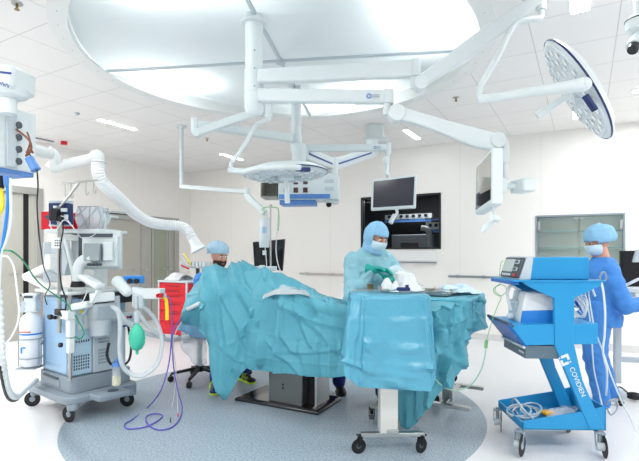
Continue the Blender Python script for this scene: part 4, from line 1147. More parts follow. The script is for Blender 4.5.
# tall steel pole with instrument rail on the near face
b = B(); b.cyl(W(59.5, 222, 3.93), W(59.5, 333, 3.93), 0.018, n=16); pole = obj('pole', b, 'steel', AM)
b = B(); b.cyl(W(70, 289, 3.88), W(70, 380, 3.86), 0.017, n=16); obj('rail_post', b, 'steel', AM)
b = B(); b.box(W(60, 312, 3.9), (0.10, 0.05, 0.05), am.rz); b.cyl(W(52, 317, 3.9), W(49, 317, 3.88), 0.022); b.cyl(W(60, 312, 3.86), W(66, 318, 3.84), 0.02); b.box(W(52, 317, 3.95), (0.14, 0.02, 0.03), am.rz); b.cyl(W(62, 345, 3.86), W(59, 345, 3.84), 0.02); obj('clamp', b, 'black', AM, bev=0.004)
b = B(); b.box(W(68, 315, 3.84), (0.13, 0.07, 0.07), am.rz); b.box(W(70.5, 328, 3.84), (0.07, 0.05, 0.15), am.rz); b.box(W(70.5, 346, 3.83), (0.05, 0.05, 0.12), am.rz); obj('clamp_block', b, 'white', AM, bev=0.008)
b = B(); b.box(W(57.5, 243, 3.9), (0.075, 0.05, 0.09), TH); sk = obj('socket_block', b, 'white2', AM, bev=0.004)
b = B()
for i in (-1, 0, 1):
    for k in (-1, 0, 1): b.cyl(W(57.5+i*2.1, 243+k*2.4, 3.87)-FV*0.004, W(57.5+i*2.1, 243+k*2.4, 3.87), 0.005, n=8)
obj('socket_hole', b, 'dgrey', sk)
# hook frame above
b = B(); b.tube([W(58, 222, 3.93), W(57.5, 213, 3.93), W(59, 208, 3.93), W(69, 196, 3.9), W(80, 181.5, 3.88)], 0.010, 12); obj('hook_arm', b, 'steel', AM)
b = B(); b.cyl(W(62, 184, 3.95), W(97, 180, 3.8), 0.008, n=10)
for px, y0, L in ((65, 183.6, 12), (71, 183, 13), (86, 181.2, 12), (93.5, 180.4, 11)):
    d_ = 3.95-(px-62)/35*0.15
    b.tube([W(px, y0, d_), W(px, y0+L, d_), W(px+1.5, y0+L+2, d_), W(px+2.6, y0+L-1.5, d_)], 0.004, 6)
obj('drip_hooks', b, 'steel', AM)
# cables around the pole
b = B(); b.tube([W(62, 212, 3.9), W(63, 230, 3.88), W(60, 250, 3.88), W(60.5, 280, 3.87), W(66, 302, 3.85), W(64, 314, 3.86)], 0.006, 6); obj('black_cable', b, 'black', AM)
b = B()
b.tube([W(50, 220, 3.9), W(51, 228, 3.88), W(56, 230, 3.86), W(64, 220, 3.86), W(72, 226, 3.86), W(74, 229, 3.86)], 0.004, 6)
b.tube([W(61, 216, 3.86), W(66, 218, 3.84), W(73, 227, 3.84), W(82, 238, 3.84), W(94, 235, 3.84), W(98, 228, 3.84)], 0.003, 6)
obj('white_cable', b, 'white', AM)
b = B(); b.tube([W(100, 285, 3.85), W(97, 300, 3.83), W(88, 308, 3.8), W(82, 315, 3.8)], 0.003, 6); b.tube([W(88, 288, 3.8), W(84, 299, 3.8), W(78, 307, 3.78)], 0.004, 6); obj('sample_line', b, 'white', AM)

# ---- things standing on the monitor shelf
sz = W(103, 232, 4.3).z+0.018
def on(px, d): q = W(px, 230, d); return V((q.x, q.y, sz))
q = on(60, 4.32)
t = thing('storage_bin', 'open red bin at the left end of the monitor shelf', 'storage bin', q, SR)
b = B(t_ := Matrix.Translation(q) @ Matrix.Rotation(SR, 4, 'Z'))
b.prism([(-0.08, -0.12, 0), (0.12, -0.12, 0), (0.12, 0.12, 0), (-0.08, 0.12, 0)], (0, 0, 0.006)); b.box((-0.09, 0, 0.08), (0.008, 0.26, 0.16)); b.box((0.12, 0, 0.08), (0.008, 0.26, 0.16)); b.box((0.015, 0.125, 0.08), (0.21, 0.008, 0.16)); b.box((0.015, -0.125, 0.08), (0.21, 0.008, 0.16))
obj('body', b, 'red', t, bev=0.003)
b = B(t_); b.box((-0.03, -0.131, 0.11), (0.05, 0.004, 0.03)); obj('label_slot', b, 'dgrey', t)
b = B(t_); b.box((0.0, -0.131, 0.065), (0.10, 0.004, 0.012)); b.box((0.0, -0.131, 0.04), (0.10, 0.004, 0.012)); obj('rib', b, 'red', t)
q = on(80, 4.42); t = thing('storage_bin', 'red bin holding cables in the middle of the monitor shelf', 'storage bin', q, SR)
t_ = Matrix.Translation(q) @ Matrix.Rotation(SR, 4, 'Z')
b = B(t_); b.box((0, 0, 0.004), (0.26, 0.2, 0.008)); b.box((-0.13, 0, 0.07), (0.008, 0.2, 0.14)); b.box((0.13, 0, 0.07), (0.008, 0.2, 0.14)); b.box((0, 0.10, 0.07), (0.26, 0.008, 0.14)); b.box((0, -0.10, 0.035), (0.26, 0.008, 0.07)); obj('body', b, 'red', t, bev=0.003)
b = B(t_); random.seed(5)
for k in range(3): b.tube([(0.10*math.cos(a+k)*(0.6+0.3*random.random()), 0.06*math.sin(a+k), 0.03+0.025*k+0.02*random.random()) for a in [2*PI*i/9 for i in range(9)]], 0.008, 6, 5, True)
tag(obj('coiled_cable', b, 'black'), 'black coiled cable lying in the middle red bin', 'cable')
q = on(60, 4.05); t = thing('pressure_controller', 'dark blue pressure module with black grip at the top of the steel pole', 'medical device', q+V((0, 0, 0.02)))
b = B(); b.box(W(61, 214, 3.99), (0.165, 0.09, 0.18), SR); obj('housing', b, 'navy', t, bev=0.006)
b = B(); b.box(W(61, 213.5, 4.05), (0.21, 0.02, 0.22), SR); obj('back_plate', b, 'grey', t, bev=0.004)
b = B(); b.box(W(64, 210, 3.93), (0.05, 0.02, 0.03), SR); b.box(W(66, 217, 3.93), (0.03, 0.02, 0.04), SR); b.box(W(55.5, 207, 3.93), (0.03, 0.02, 0.02), SR); obj('connector', b, 'white', t, bev=0.003)
b = B(); b.box(W(55, 215, 3.90), (0.06, 0.05, 0.10), SR); b.cyl(W(58, 219, 3.9), W(63, 217, 3.9), 0.02); obj('clamp', b, 'black', t, bev=0.004)
q = on(92, 4.2); t = thing('wire_basket', 'clear plastic basket of coiled tubing at the right of the monitor shelf', 'basket', q, SR)
t_ = Matrix.Translation(q) @ Matrix.Rotation(SR, 4, 'Z')
b = B(t_); 
b.sheet([[(-0.09, -0.06, 0.0), (0.09, -0.06, 0), (0.09, 0.08, 0), (-0.09, 0.08, 0)], [(-0.12, -0.07, 0.10), (0.12, -0.07, 0.10), (0.12, 0.10, 0.10), (-0.12, 0.10, 0.10)], [(-0.09, -0.07, 0.20), (0.09, -0.07, 0.20), (0.10, 0.10, 0.20), (-0.10, 0.10, 0.20)]], True)
obj('basket_wall', b, 'film', t, sol=0.003)
b = B(t_)
for a, c in (((-0.09, -0.065, 0.0), (0.10, -0.075, 0.20)), ((-0.12, -0.075, 0.1), (0.0, -0.075, 0.20)), ((0.0, -0.07, 0), (-0.08, -0.075, 0.20)), ((0.09, -0.065, 0), (0.12, -0.075, 0.12)), ((0.12, -0.07, 0.11), (0.09, -0.075, 0.2)), ((-0.09, -0.075, 0.2), (0.09, -0.075, 0.2)), ((0.01, -0.07, 0.0), (0.02, -0.075, 0.2))): b.cyl(a, c, 0.003, n=6)
obj('wire', b, 'mgrey', t)
b = B(t_); b.tube([(0.07*math.cos(a)*(1-0.2*math.sin(3*a)), 0.05*math.sin(a), 0.06+0.04*math.sin(2*a)) for a in [2*PI*i/12 for i in range(12)]], 0.006, 6, 5, True); obj('tubing', b, 'clear', t)
q = on(115, 4.3); t = thing('cable_holder', 'white cable holder with dark lead at the right end of the monitor shelf', 'holder', q+V((0, 0, 0.02)))
b = B(); b.tube([W(104, 214, 4.2), W(108, 216, 4.3), W(118, 217.5, 4.4)], 0.012, 12); obj('arm', b, 'white', t)
b = B(); b.tube([W(103, 211, 4.2), W(108, 213, 4.3), W(120, 214, 4.5), W(131, 215, 4.9)], 0.006, 8); obj('lead', b, 'black', t)
b = B(); b.cyl(W(105, 214, 4.2), W(105, 232, 4.2), 0.01); obj('stand', b, 'white', t)

# ---- gas cylinder at the side
q = P(31, 366, 4.15)
t = thing('gas_cylinder', 'white oxygen cylinder with handle guard hanging left of the anaesthesia machine', 'gas cylinder', q)
def cp(py): return P(31, py, 4.15)
b = B(); z0 = cp(366).z; b.lathe([(0.07, 0), (0.085, 0.015), (0.087, cp(322).z-z0), (0.075, cp(317).z-z0), (0.04, cp(313).z-z0), (0.03, cp(311).z-z0)], cp(366), (0, 0, 1), 32); body = obj('body', b, mat('cylinder_white', (228, 232, 236), 0.4), t, smooth=60)
b = B()
b.lathe([(0.0885, 0), (0.0885, 0.014)], cp(334), (0, 0, 1), 32, cap=False); obj('blue_band', b, 'cyanhose', body)
b = B(); b.box(cp(346)-FV*0.089-RV*0.01, (0.03, 0.003, 0.012), TH); b.box(cp(347.5)-FV*0.089-RV*0.03+V((0, 0, -0.01)), (0.012, 0.003, 0.05), TH); obj('emblem', b, 'cyanhose', body)
b = B(); b.box(cp(330.5)-FV*0.088, (0.10, 0.003, 0.008), TH); obj('red_lettering', b, 'red', body)
# guard: open handle
g0 = P(31, 312, 4.15)
b = B()
def gp(dx, dz): return g0+RV*dx+V((0, 0, dz))
out_ = [(-0.06, 0), (-0.065, 0.05), (-0.045, 0.09), (-0.04, 0.12), (-0.07, 0.165), (0.08, 0.165), (0.055, 0.12), (0.07, 0.07), (0.06, 0)]
pts_ = [gp(x, z)-FV*0.045 for x, z in out_]
b.prism(pts_, FV*0.09); gd = obj('handle_guard', b, 'white', t, bev=0.015)
b = B(); b.box(gp(0.005, 0.138)-FV*0.046, (0.075, 0.012, 0.02), TH); b.cyl(gp(-0.07, 0.15), gp(-0.09, 0.15), 0.012); obj('handle_opening', b, 'dgrey', gd)
b = B(); b.cyl(gp(-0.055, 0.03)-FV*0.05, gp(-0.055, 0.03)-FV*0.03, 0.03); b.cyl(gp(-0.04, 0.08)-FV*0.05, gp(-0.04, 0.08)-FV*0.03, 0.02); obj('gauge', b, 'grey', gd)
b = B()
for zc in (cp(338).z, cp(357).z):
    b.tube([V((q.x, q.y, zc))+RV*0.095*math.cos(a)+FV*0.095*math.sin(a) for a in [2*PI*k/20 for k in range(20)]], 0.004, 6, 0, True)
for a in (math.radians(200), math.radians(-20)): b.cyl(V((q.x, q.y, cp(338).z))+RV*0.095*math.cos(a)+FV*0.095*math.sin(a), V((q.x, q.y, cp(366).z))+RV*0.095*math.cos(a)+FV*0.095*math.sin(a), 0.004)
b.cyl(P(39, 326, 4.15), P(39, 362, 4.15), 0.006); b.beam(P(39, 344, 4.15), am((-0.27), -0.15, 0.6), 0.03, 0.02); b.box(V((q.x, q.y, cp(366).z-0.008)), (0.17, 0.17, 0.008), TH)
obj('wire_holder', b, 'mgrey', t)

# ---- breathing hoses, bag, cables
def W3(l): return [P(*p) for p in l]
hose('breathing_hose', 'milky breathing hose swooping from the machine to the lower right', W3([(112, 306, 3.9), (118, 311, 3.9), (125, 320, 3.95), (135, 328, 4.0), (148, 334, 4.1), (160, 337, 4.3), (170, 340, 4.5), (180, 338, 4.7), (190, 336, 4.7)]), 0.021, 'hose', n=14)
hose('breathing_hose', 'milky breathing hose hanging in a wide loop beside the green bag', W3([(141, 306, 4.0), (150, 313, 4.05), (158, 325, 4.1), (162, 342, 4.1), (158, 362, 4.05), (146, 374, 4.0), (134, 375, 3.95), (124, 368, 3.92), (120, 354, 3.9), (120, 335, 3.9), (120, 322, 3.9), (118, 308, 3.9)]), 0.019, 'hose', n=14)
hose('breathing_hose', 'milky breathing hose running between the white ports behind the green bag', W3([(136, 306, 3.98), (142, 318, 4.0), (150, 328, 4.05), (160, 336, 4.15), (166, 339, 4.25)]), 0.019, 'hose', n=14)
b = B(); o_ = P(137, 350, 3.85)
b.lathe([(0.012, -0.035), (0.012, -0.005), (0.04, 0.01), (0.06, 0.05), (0.066, 0.10), (0.058, 0.15), (0.035, 0.19), (0.018, 0.205), (0.016, 0.235)], o_, (0, 0, 1), 24)
t = thing('breathing_bag', 'green rubber breathing bag hanging from the anaesthesia machine', 'breathing bag', o_)
obj('bag', b, 'rubberbag', t, smooth=60)
b = B(); b.cyl(o_+V((0, 0, 0.225)), o_+V((0, 0, 0.32)), 0.022); obj('bag_connector', b, 'grey', t)
hose('ventilation_tag', 'yellow plastic strap hanging from the white breathing connector', W3([(164, 298, 4.0), (166, 300, 4.0), (167, 310, 4.0), (167, 320, 4.0)]), 0.015, 'yellow', 'strap', n=6)
vio = [(165, 296, 4.05), (170, 299, 4.05), (172, 310, 4.1), (172, 325, 4.15), (171, 345, 4.15), (168, 368, 4.1), (160, 392, 3.9)]
def fl(px, py, dz=0.007): return G(px, py, dz)
hose('monitor_cable', 'violet cable running down beside the stool and looping over the floor', [P(*p) for p in vio]+[fl(148, 407), fl(133, 419), fl(125, 424), fl(127, 428.5), fl(140, 428), fl(150, 425), fl(160, 419), fl(162, 415), fl(155, 413.5), fl(147, 416), fl(146, 421), fl(151, 427), fl(160, 430), fl(172, 427), fl(180, 418), fl(182, 406), P(178, 392, 4.3), P(174, 370, 4.4), P(172, 345, 4.5), P(174, 330, 4.5), P(182, 316, 4.5), P(188, 308, 4.5)], 0.0055, 'violet', 'cable')
hose('electrode_lead', 'thin white lead ending in a dark plug above the floor circle', W3([(183, 318, 4.5), (176, 332, 4.5), (173, 345, 4.5), (176, 370, 4.5), (174, 395, 4.3), (171, 412, 4.15)])+[fl(170.5, 419)], 0.003, 'white', 'cable')
hose('electrode_lead', 'thin white lead ending in a red plug above the floor circle', W3([(178, 325, 4.55), (174, 340, 4.55), (174, 365, 4.55), (177, 390, 4.35), (177.5, 405, 4.2)])+[fl(178, 414)], 0.003, 'white', 'cable')
b = B(); b.cyl(fl(170.5, 418, 0.005), fl(170.5, 422, 0.005), 0.005); tag(obj('lead_plug', b, 'dgrey'), 'tiny dark plug at the end of a white lead on the floor', 'plug')
b = B(); b.cyl(fl(178, 413, 0.005), fl(178, 416, 0.005), 0.005); tag(obj('lead_plug', b, 'red'), 'tiny red plug at the end of a white lead on the floor', 'plug')
# ================================================================ BLUE EQUIPMENT CART
kf = Fr(1.645, 3.43, math.radians(-2))
K = thing('equipment_cart', 'bright blue equipment cart with slanted legs and two shelves on black casters', 'equipment cart', kf.o, kf.rz)
def kb_(): return B(kf.T)
YN, YF = -0.235, 0.20
def kp(px, py, y=YN): return kf.hit(px, py, 1, y)
def plate(pix, y=YN-0.008, th=0.035, m='blue', name='side_frame', bev=0.004):
    b = kb_(); b.prism([kp(x, z, y) for x, z in pix], (0, th, 0)); return obj(name, b, m, K, bev=bev)
TW = 0.035
# upper gusset + post, near side
plate([(522, 281.5), (602, 282), (602, 285), (574.5, 298.5), (574.5, 345), (583, 381), (604.5, 430), (590, 430), (555, 346), (554.5, 298.5), (530, 287)])
b = kb_(); pts = [kp(x, z) for x, z in [(522, 281.5), (602, 282), (602, 285), (574.5, 298.5), (574.5, 345), (583, 381), (604.5, 430), (590, 430), (555, 346), (554.5, 298.5), (530, 287)]]
off = YF-YN-0.035
b.prism([p+V((0, off, 0)) for p in pts], (0, 0.035, 0)); obj('side_frame', b, 'blue', K, bev=0.004)
# top shelf
q0, q1 = kp(514, 281.5), kp(603, 282)
xl, xr = q0.x-0.01, q1.x+0.01; zt = q0.z
b = kb_(); b.box(((xl+xr)/2, (YN+YF)/2, zt+0.004), (xr-xl, YF-YN+0.03, 0.012)); obj('top_shelf', b, 'blue', K, bev=0.003)
b = kb_(); b.box((xl+0.02, (YN+YF)/2, zt-0.01), (0.05, YF-YN, 0.025)); obj('shelf_edge', b, 'blued', K, bev=0.004)
# middle shelf box
ml, mr = kp(510, 325), kp(598, 323); mzb = kp(540, 344.5).z
b = kb_(); b.prism([kp(510, 325), kp(598, 323.5), kp(598, 344), kp(526, 345.5)], (0, YF-YN, 0)); obj('middle_shelf', b, 'blue', K, bev=0.003)
b = kb_(); b.prism([kp(509, 325)+V((-0.012, 0.01, 0.0)), kp(512, 325)+V((0.0, 0.01, 0.012)), kp(530, 347)+V((0.0, 0.01, 0.0)), kp(527, 347)+V((-0.012, 0.01, 0))], (0, YF-YN-0.02, 0)); obj('front_lip', b, 'blued', K, bev=0.002)
b = kb_(); b.cyl(kp(509, 324.5)+V((0.0, 0, 0.004)), kp(509, 324.5)+V((0, YF-YN, 0.004)), 0.010); b.box(kp(512.5, 326)+V((0, -0.002, 0)), (0.015, 0.008, 0.015)); obj('edge_tube', b, 'dgrey', K)
dl, dr = kp(526, 346), kp(573, 346); dzb = kp(530, 359).z
b = kb_(); b.box(((dl.x+dr.x)/2, (YN+YF)/2, (dl.z+dzb)/2), (dr.x-dl.x, YF-YN-0.02, dl.z-dzb)); dw = obj('drawer', b, mat('drawer_grey', (92, 112, 126), 0.4, 0.2), K, bev=0.003)
b = kb_(); b.box((dl.x-0.008, (YN+YF)/2, dl.z-0.012), (0.02, YF-YN-0.02, 0.018)); obj('handle', b, 'grey', dw, bev=0.003)
o_ = kf.T @ V((dl.x-0.0015, YN+0.08, dl.z-0.055))
yv = (kf.R @ V((0, -1, 0)))
text('lettering', 'COVIDIEN', 'white', dw, frame(o_, yv, (0, 0, 1)), 0.020)
# bottom tray (open box)
tb0 = kp(522.5, 429.5); tb1 = kp(606, 430.5)
xl, xr, z0 = tb0.x, tb1.x, tb0.z
b = kb_(); b.box(((xl+xr)/2, (YN+YF)/2+0.02, z0+0.005), (xr-xl, YF-YN+0.04, 0.010)); tray = obj('bottom_tray', b, 'blue', K, bev=0.002)
b = kb_(); b.prism([kp(522.5, 429.5), kp(606, 430.5), kp(606, 406.5), kp(588, 411), kp(526, 421), kp(522.5, 422)], (0, 0.012, 0)); obj('tray_side', b, 'blue', tray)
b = kb_(); pts = [kp(522.5, 429.5), kp(606, 430.5), kp(606, 406.5), kp(588, 411), kp(526, 421), kp(522.5, 422)]
b.prism([p+V((0, YF-YN+0.03, 0)) for p in pts], (0, 0.012, 0)); obj('tray_side', b, 'blue', tray)
b = kb_(); b.box((xl+0.006, (YN+YF)/2+0.02, z0+0.022), (0.012, YF-YN+0.04, 0.05)); obj('tray_front', b, 'blue', tray)
b = kb_(); b.box((xr-0.006, (YN+YF)/2+0.02, z0+0.08), (0.012, YF-YN+0.04, 0.16)); obj('tray_back', b, 'blue', tray)
# lettering on the slanted leg
pA, pB = kf.T @ kp(566, 361.5, YN-0.011), kf.T @ kp(581, 391, YN-0.003)
lx = (kf.T @ kp(595, 420, YN))-(kf.T @ kp(577, 378, YN))
nY = kf.R @ V((0, -1, 0))
tx = (kf.T @ kp(589.5, 400, YN-0.002)-(kf.T @ kp(575, 366, YN-0.002)))
ctr_ = kf.T @ kp(577.5, 382, YN-0.0095)
upv = nY.cross(tx).normalized()
text('lettering', 'COVIDIEN', 'white', K, frame(ctr_, tx, upv), 0.046)
b = B(); T_ = frame(kf.T @ kp(565, 360, YN-0.0095), tx, upv); b.T = T_
s = 0.034
b.box((-s*0.75, s*0.25, 0), (s*0.5, s*1.5, 0.002)); b.box((-s*0.2, s*0.75, 0), (s*0.8, s*0.5, 0.002)); b.box((s*0.75, -s*0.25, 0), (s*0.5, s*1.5, 0.002)); b.box((s*0.2, -s*0.75, 0), (s*0.8, s*0.5, 0.002)); b.box((s*0.72, s*0.85, 0), (s*0.3, s*0.3, 0.002)); b.box((-s*0.72, -s*0.85, 0), (s*0.3, s*0.3, 0.002))
obj('emblem', b, 'white', K)
for x, y, a in ((-0.27, -0.23, 0.9), (0.26, -0.24, 1.35), (-0.27, 0.21, 1.3), (0.26, 0.21, 0.8)):
    caster(K, kf.T, x, y, z0+0.004, 0.074, 0.048, a, hub='grey', fork='mgrey')
b = kb_(); b.tube([kp(598, 283), kp(603, 281)+V((0.02, 0, 0.01)), kp(605, 276)+V((0.0, 0, 0.02)), kp(602, 272.5), kp(600, 277), kp(600.5, 283)], 0.006, 8); obj('cable_hook', b, 'mgrey', K)

# generator on top
gy0, gy1 = -0.20, 0.15
def kq(px, py): return kp(px, py, gy0)
q = kf.T @ V((0.02, 0, zt+0.01))
g = thing('surgical_generator', 'blue sided surgical generator with a tilted display on the cart top', 'medical device', q, kf.rz)
b = kb_(); b.prism([kq(533, 257.5), kq(589, 257), kq(589, 279.5), kq(530, 279.5)], (0, gy1-gy0, 0)); obj('housing', b, 'blue', g, bev=0.006)
b = kb_(); b.prism([kq(581, 257), kq(589.5, 256.8), kq(589.5, 279.7), kq(581, 279.7)], (0, gy1-gy0+0.0, 0)); obj('rear_cover', b, 'blue', g, bev=0.008)
b = kb_(); b.prism([kq(527, 256.5), kq(534, 256.5), kq(531, 280), kq(519, 280)], (0, gy1-gy0+0.005, 0)); obj('front_frame', b, 'grey', g, bev=0.006)
a_, c_ = kq(526.6, 257.2), kq(519, 279.6)
dv = (c_-a_); nv = V((-dv.z, 0, dv.x)); nv = V((dv.z, 0, -dv.x)).normalized()
if nv.x > 0: nv = -nv
def face_pt(s, t, o=0.0): return a_+dv*t+V((0, (gy1-gy0)*s, 0))+nv*o
def fbox(s0, s1, t0, t1, o0, o1, m, name, par, bev=0.004):
    b = kb_(); b.prism([face_pt(s0, t0, o0), face_pt(s1, t0, o0), face_pt(s1, t1, o0), face_pt(s0, t1, o0)], nv*(o1-o0)); return obj(name, b, m, par, bev=bev)
fp = fbox(0.02, 0.98, 0.04, 0.96, 0, 0.016, 'dgrey', 'front_bezel', g, 0.006)
fbox(0.38, 0.92, 0.14, 0.72, 0.016, 0.020, 'lcd', 'display', fp, 0.002)
for tt in (0.26, 0.58): fbox(0.12, 0.30, tt-0.09, tt+0.09, 0.016, 0.024, 'grey', 'socket_ring', fp, 0.003)
for tt in (0.26, 0.58): fbox(0.16, 0.26, tt-0.05, tt+0.05, 0.024, 0.027, 'black', 'socket', fp, 0.001)
b = kb_()
for s_ in (0.45, 0.58, 0.7, 0.82):
    b.prism([face_pt(s_-0.04, 0.80, 0.016), face_pt(s_+0.04, 0.80, 0.016), face_pt(s_+0.04, 0.90, 0.016), face_pt(s_-0.04, 0.90, 0.016)], nv*0.004)
obj('button', b, 'white', fp)
fbox(0.1, 0.25, 0.80, 0.90, 0.016, 0.022, 'red', 'sensor_port', fp, 0.001)
b = kb_(); 
for x in (-0.12, 0.17):
    for y in (gy0+0.03, gy1-0.03): b.cyl((x, y, zt+0.009), (x, y, kq(540, 279.5).z), 0.012)
obj('foot', b, 'black', g)
# suction unit on the middle shelf
mz = ml.z
q = kf.T @ V((-0.1, 0, mz+0.006))
s_ = thing('suction_pump', 'white suction pump with clear canister on the middle shelf of the blue cart', 'medical device', q, kf.rz)
y0 = -0.13
b = kb_(); b.prism([kp(526, 292, y0), kp(566, 292, y0), kp(566, 323.5, y0), kp(520, 323.5, y0)], (0, 0.24, 0)); obj('housing', b, 'white2', s_, bev=0.015)
b = kb_(); b.prism([kp(523, 311, y0-0.01), kp(558, 310, y0-0.01), kp(571, 315, y0-0.01), kp(571, 323.5, y0-0.01), kp(521, 323.5, y0-0.01)], (0, 0.02, 0)); obj('lower_panel', b, 'cyanhose', s_, bev=0.004)
cq = kp(514, 316, 0.0)
b = kb_(); cc = V((cq.x, cq.y, mz+0.02)); b.lathe([(0.038, 0), (0.042, 0.11)], cc, (0, 0, 1), 24); cn = obj('canister', b, 'clear', s_)
b = kb_(); b.lathe([(0.047, 0), (0.047, 0.012), (0.04, 0.02)], cc+V((0, 0, 0.11)), (0, 0, 1), 24); b.cyl(cc+V((0.015, 0, 0.13)), cc+V((0.015, 0, 0.15)), 0.01); obj('lid', b, 'grey', cn)
b = kb_(); b.cyl(cc+V((0, 0, 0.003)), cc+V((0, 0, 0.07)), 0.034); obj('canister_liner', b, 'canister', cn)
b = kb_(); b.tube([cc+V((0.015, 0, 0.14)), cc+V((0.02, -0.01, 0.20)), cc+V((-0.03, -0.03, 0.235)), cc+V((-0.065, -0.05, 0.19)), cc+V((-0.06, -0.06, 0.12)), cc+V((-0.045, -0.06, 0.06))], 0.011, 10); obj('tube', b, 'hose', s_)
b = kb_(); b.lathe([(0.012, 0), (0.024, 0.012), (0.024, 0.03), (0.012, 0.042)], cc+V((-0.05, -0.06, 0.0)), (0, 0, 1), 18); obj('filter', b, 'hose', s_)
# coil of cable hanging on the post
b = B()
random.seed(11)
for k in range(8):
    cx, cz = 580+random.uniform(-1, 1), 306+random.uniform(-2, 2)
    b.tube([kf.T @ (kp(cx+7.5*math.cos(a), cz+11.5*math.sin(a+0.2*k), -0.17)+V((0, 0.03*math.sin(a)+0.006*k, 0))) for a in [2*PI*i/10 for i in range(10)]], 0.003, 6, 5, True)
tag(obj('coiled_cable', b, 'white'), 'white coiled cable hanging under the top shelf of the blue cart', 'cable')
def kh(l): return [kf.T @ kp(x, y, yy) for x, y, yy in l]
hose('power_lead', 'thick white lead draped over the hook and down behind the blue cart', kh([(595, 296, 0.0), (592, 286, -0.05), (597, 280.5, -0.2), (602, 285, -0.24), (605, 310, -0.24), (604.5, 335, -0.22), (603, 352, -0.2), (607, 372, -0.15), (606, 395, 0.0)]), 0.007, 'white', 'cable')
hose('power_lead', 'white lead running from the cart down to the floor at the lower right', kh([(588, 290, -0.1), (591, 310, -0.12), (595, 330, -0.15), (603, 352, -0.17), (612, 378, -0.15), (622, 402, -0.1)])+[P(632, 422, 3.5), P(641, 440, 3.3)], 0.005, 'white', 'cable')
hose('power_lead', 'thin white lead hanging straight down behind the slanted leg of the cart', kh([(585, 292, 0.05), (590, 320, 0.06), (592, 345, 0.05), (594, 370, 0.05), (599, 392, 0.05), (602, 405, 0.02)]), 0.005, 'white', 'cable')
hose('power_lead', 'grey cable end looping out behind the blue cart tray', kh([(606, 405, 0.2), (610, 400, 0.2)])+[P(616, 402, 3.7), P(617, 409, 3.7), P(611, 415, 3.6), P(607, 408, 3.6)], 0.006, 'mgrey', 'cable')
# things in the bottom tray
tz = z0+0.012
def tp(px, py): return kf.T @ kf.hit(px, py, 2, tz+0.012)
b = B(); 
for k, (ox, oy) in enumerate(((0, 0), (4, 2), (-3, 1), (9, 0))):
    b.tube([tp(522+ox+15*math.cos(a)*(1-0.1*k), 412+oy*0.5+6.0*math.sin(a))+V((0, 0, 0.008*k)) for a in [2*PI*i/12 for i in range(12)]], 0.0065, 6, 5, True)
tag(obj('coiled_cable', b, 'grey'), 'grey coiled cable lying in the bottom tray of the blue cart', 'cable')
b = B(); b.tube([tp(520, 417), tp(512, 405), kf.T @ kp(515, 399, 0.0), kf.T @ kp(524, 410, -0.1), tp(533, 419)], 0.007, 8, 8); tag(obj('thick_cable', b, 'grey'), 'grey cable arching up from the front of the cart bottom tray', 'cable')
b = B(); b.box(tp(548, 414)+V((0, 0, 0.012)), (0.09, 0.07, 0.022), kf.rz+0.3); tag(obj('yellow_box', b, 'orange', bev=0.006), 'small yellow pouch lying in the bottom tray of the blue cart', 'pouch')
b = cloth('blue_wrap', [[tp(550, 408), tp(565, 406), tp(580, 405)], [tp(548, 414)+V((0, 0, 0.02)), tp(562, 413)+V((0, 0, 0.035)), tp(578, 411)+V((0, 0, 0.02))], [tp(545, 419), tp(560, 419), tp(572, 417)]], 'film', amp=0.01, freq=(14, 14, 14)); tag(b, 'crumpled clear wrapping lying at the back of the cart bottom tray', 'wrapping')
# green cable
gl = [kf.T @ face_pt(0.95, 0.25, 0.03)]+W3([(501, 263, 3.5), (499.5, 275, 3.5), (500, 284, 3.5), (494, 288, 3.5), (494.5, 293, 3.5), (500, 296, 3.48), (506, 292, 3.5), (505, 286, 3.5), (498, 285, 3.5), (495, 291, 3.5), (501, 297, 3.5), (498, 305, 3.5), (493, 318, 3.5), (490, 328, 3.5), (486, 342, 3.5)])
hose('electrode_cable', 'thin green cable with a small coil hanging from the generator display', gl, 0.0028, 'lgreen', 'cable', n=6)
hose('drain_tube', 'pale green tube curving from the cart down to the instrument table', W3([(486, 342, 3.5), (485, 355, 3.5), (481, 370, 3.5), (472, 384, 3.5), (460, 390, 3.5), (448, 389, 3.45), (438, 382, 3.4), (431, 372, 3.3), (428, 360, 3.3)]), 0.005, 'palegreen', 'tube')
b = B(); b.cyl(P(486.5, 340, 3.5), P(485.8, 348, 3.5), 0.012); tag(obj('tube_connector', b, 'lgreen'), 'small green connector joining the green cable and the pale tube', 'connector')

# ---- workstation at the right edge
wf = Fr(2.95, 4.45, math.radians(-14))
w = thing('computer_workstation', 'white height-adjustable computer desk partly outside the right edge', 'desk', wf.o, wf.rz)
def wb(): return B(wf.T)
dz = P(625, 298, 4.3).z
b = wb(); b.box((0.15, 0, dz), (0.80, 0.55, 0.035)); obj('desktop', b, 'white', w, bev=0.01)
for x in (-0.10, 0.30):
    b = wb(); b.box((x, 0.05, (dz+0.12)/2), (0.06, 0.05, dz-0.14)); obj('leg', b, 'grey', w, bev=0.006)
b = wb(); b.box((0.10, 0.05, 0.36), (0.46, 0.04, 0.05)); obj('crossbar', b, 'grey', w, bev=0.004)
for x in (-0.16, 0.30):
    b = wb(); b.box((x, 0.0, 0.10), (0.06, 0.56, 0.04)); obj('foot', b, 'grey', w, bev=0.006)
    for y in (-0.25, 0.25): caster(w, wf.T, x, y, 0.09, 0.03, 0.03, 0.4, name='caster')
b = wb(); b.box((0.12, 0.18, dz+0.05), (0.5, 0.16, 0.07)); obj('cable_tray', b, 'white', w, bev=0.01)
q = P(641, 268, 4.6)
t = thing('computer_monitor', 'black computer monitor standing on the desk at the right edge', 'monitor', (q.x, q.y, dz+0.02))
b = B(); b.box(P(647, 271, 4.6), (0.50, 0.035, 0.40), TH-0.1); obj('housing', b, 'black', t, bev=0.008)
b = B(); b.box(P(647, 271, 4.58)-FV*0.01, (0.46, 0.004, 0.36), TH-0.1); obj('screen', b, 'gloss', t)
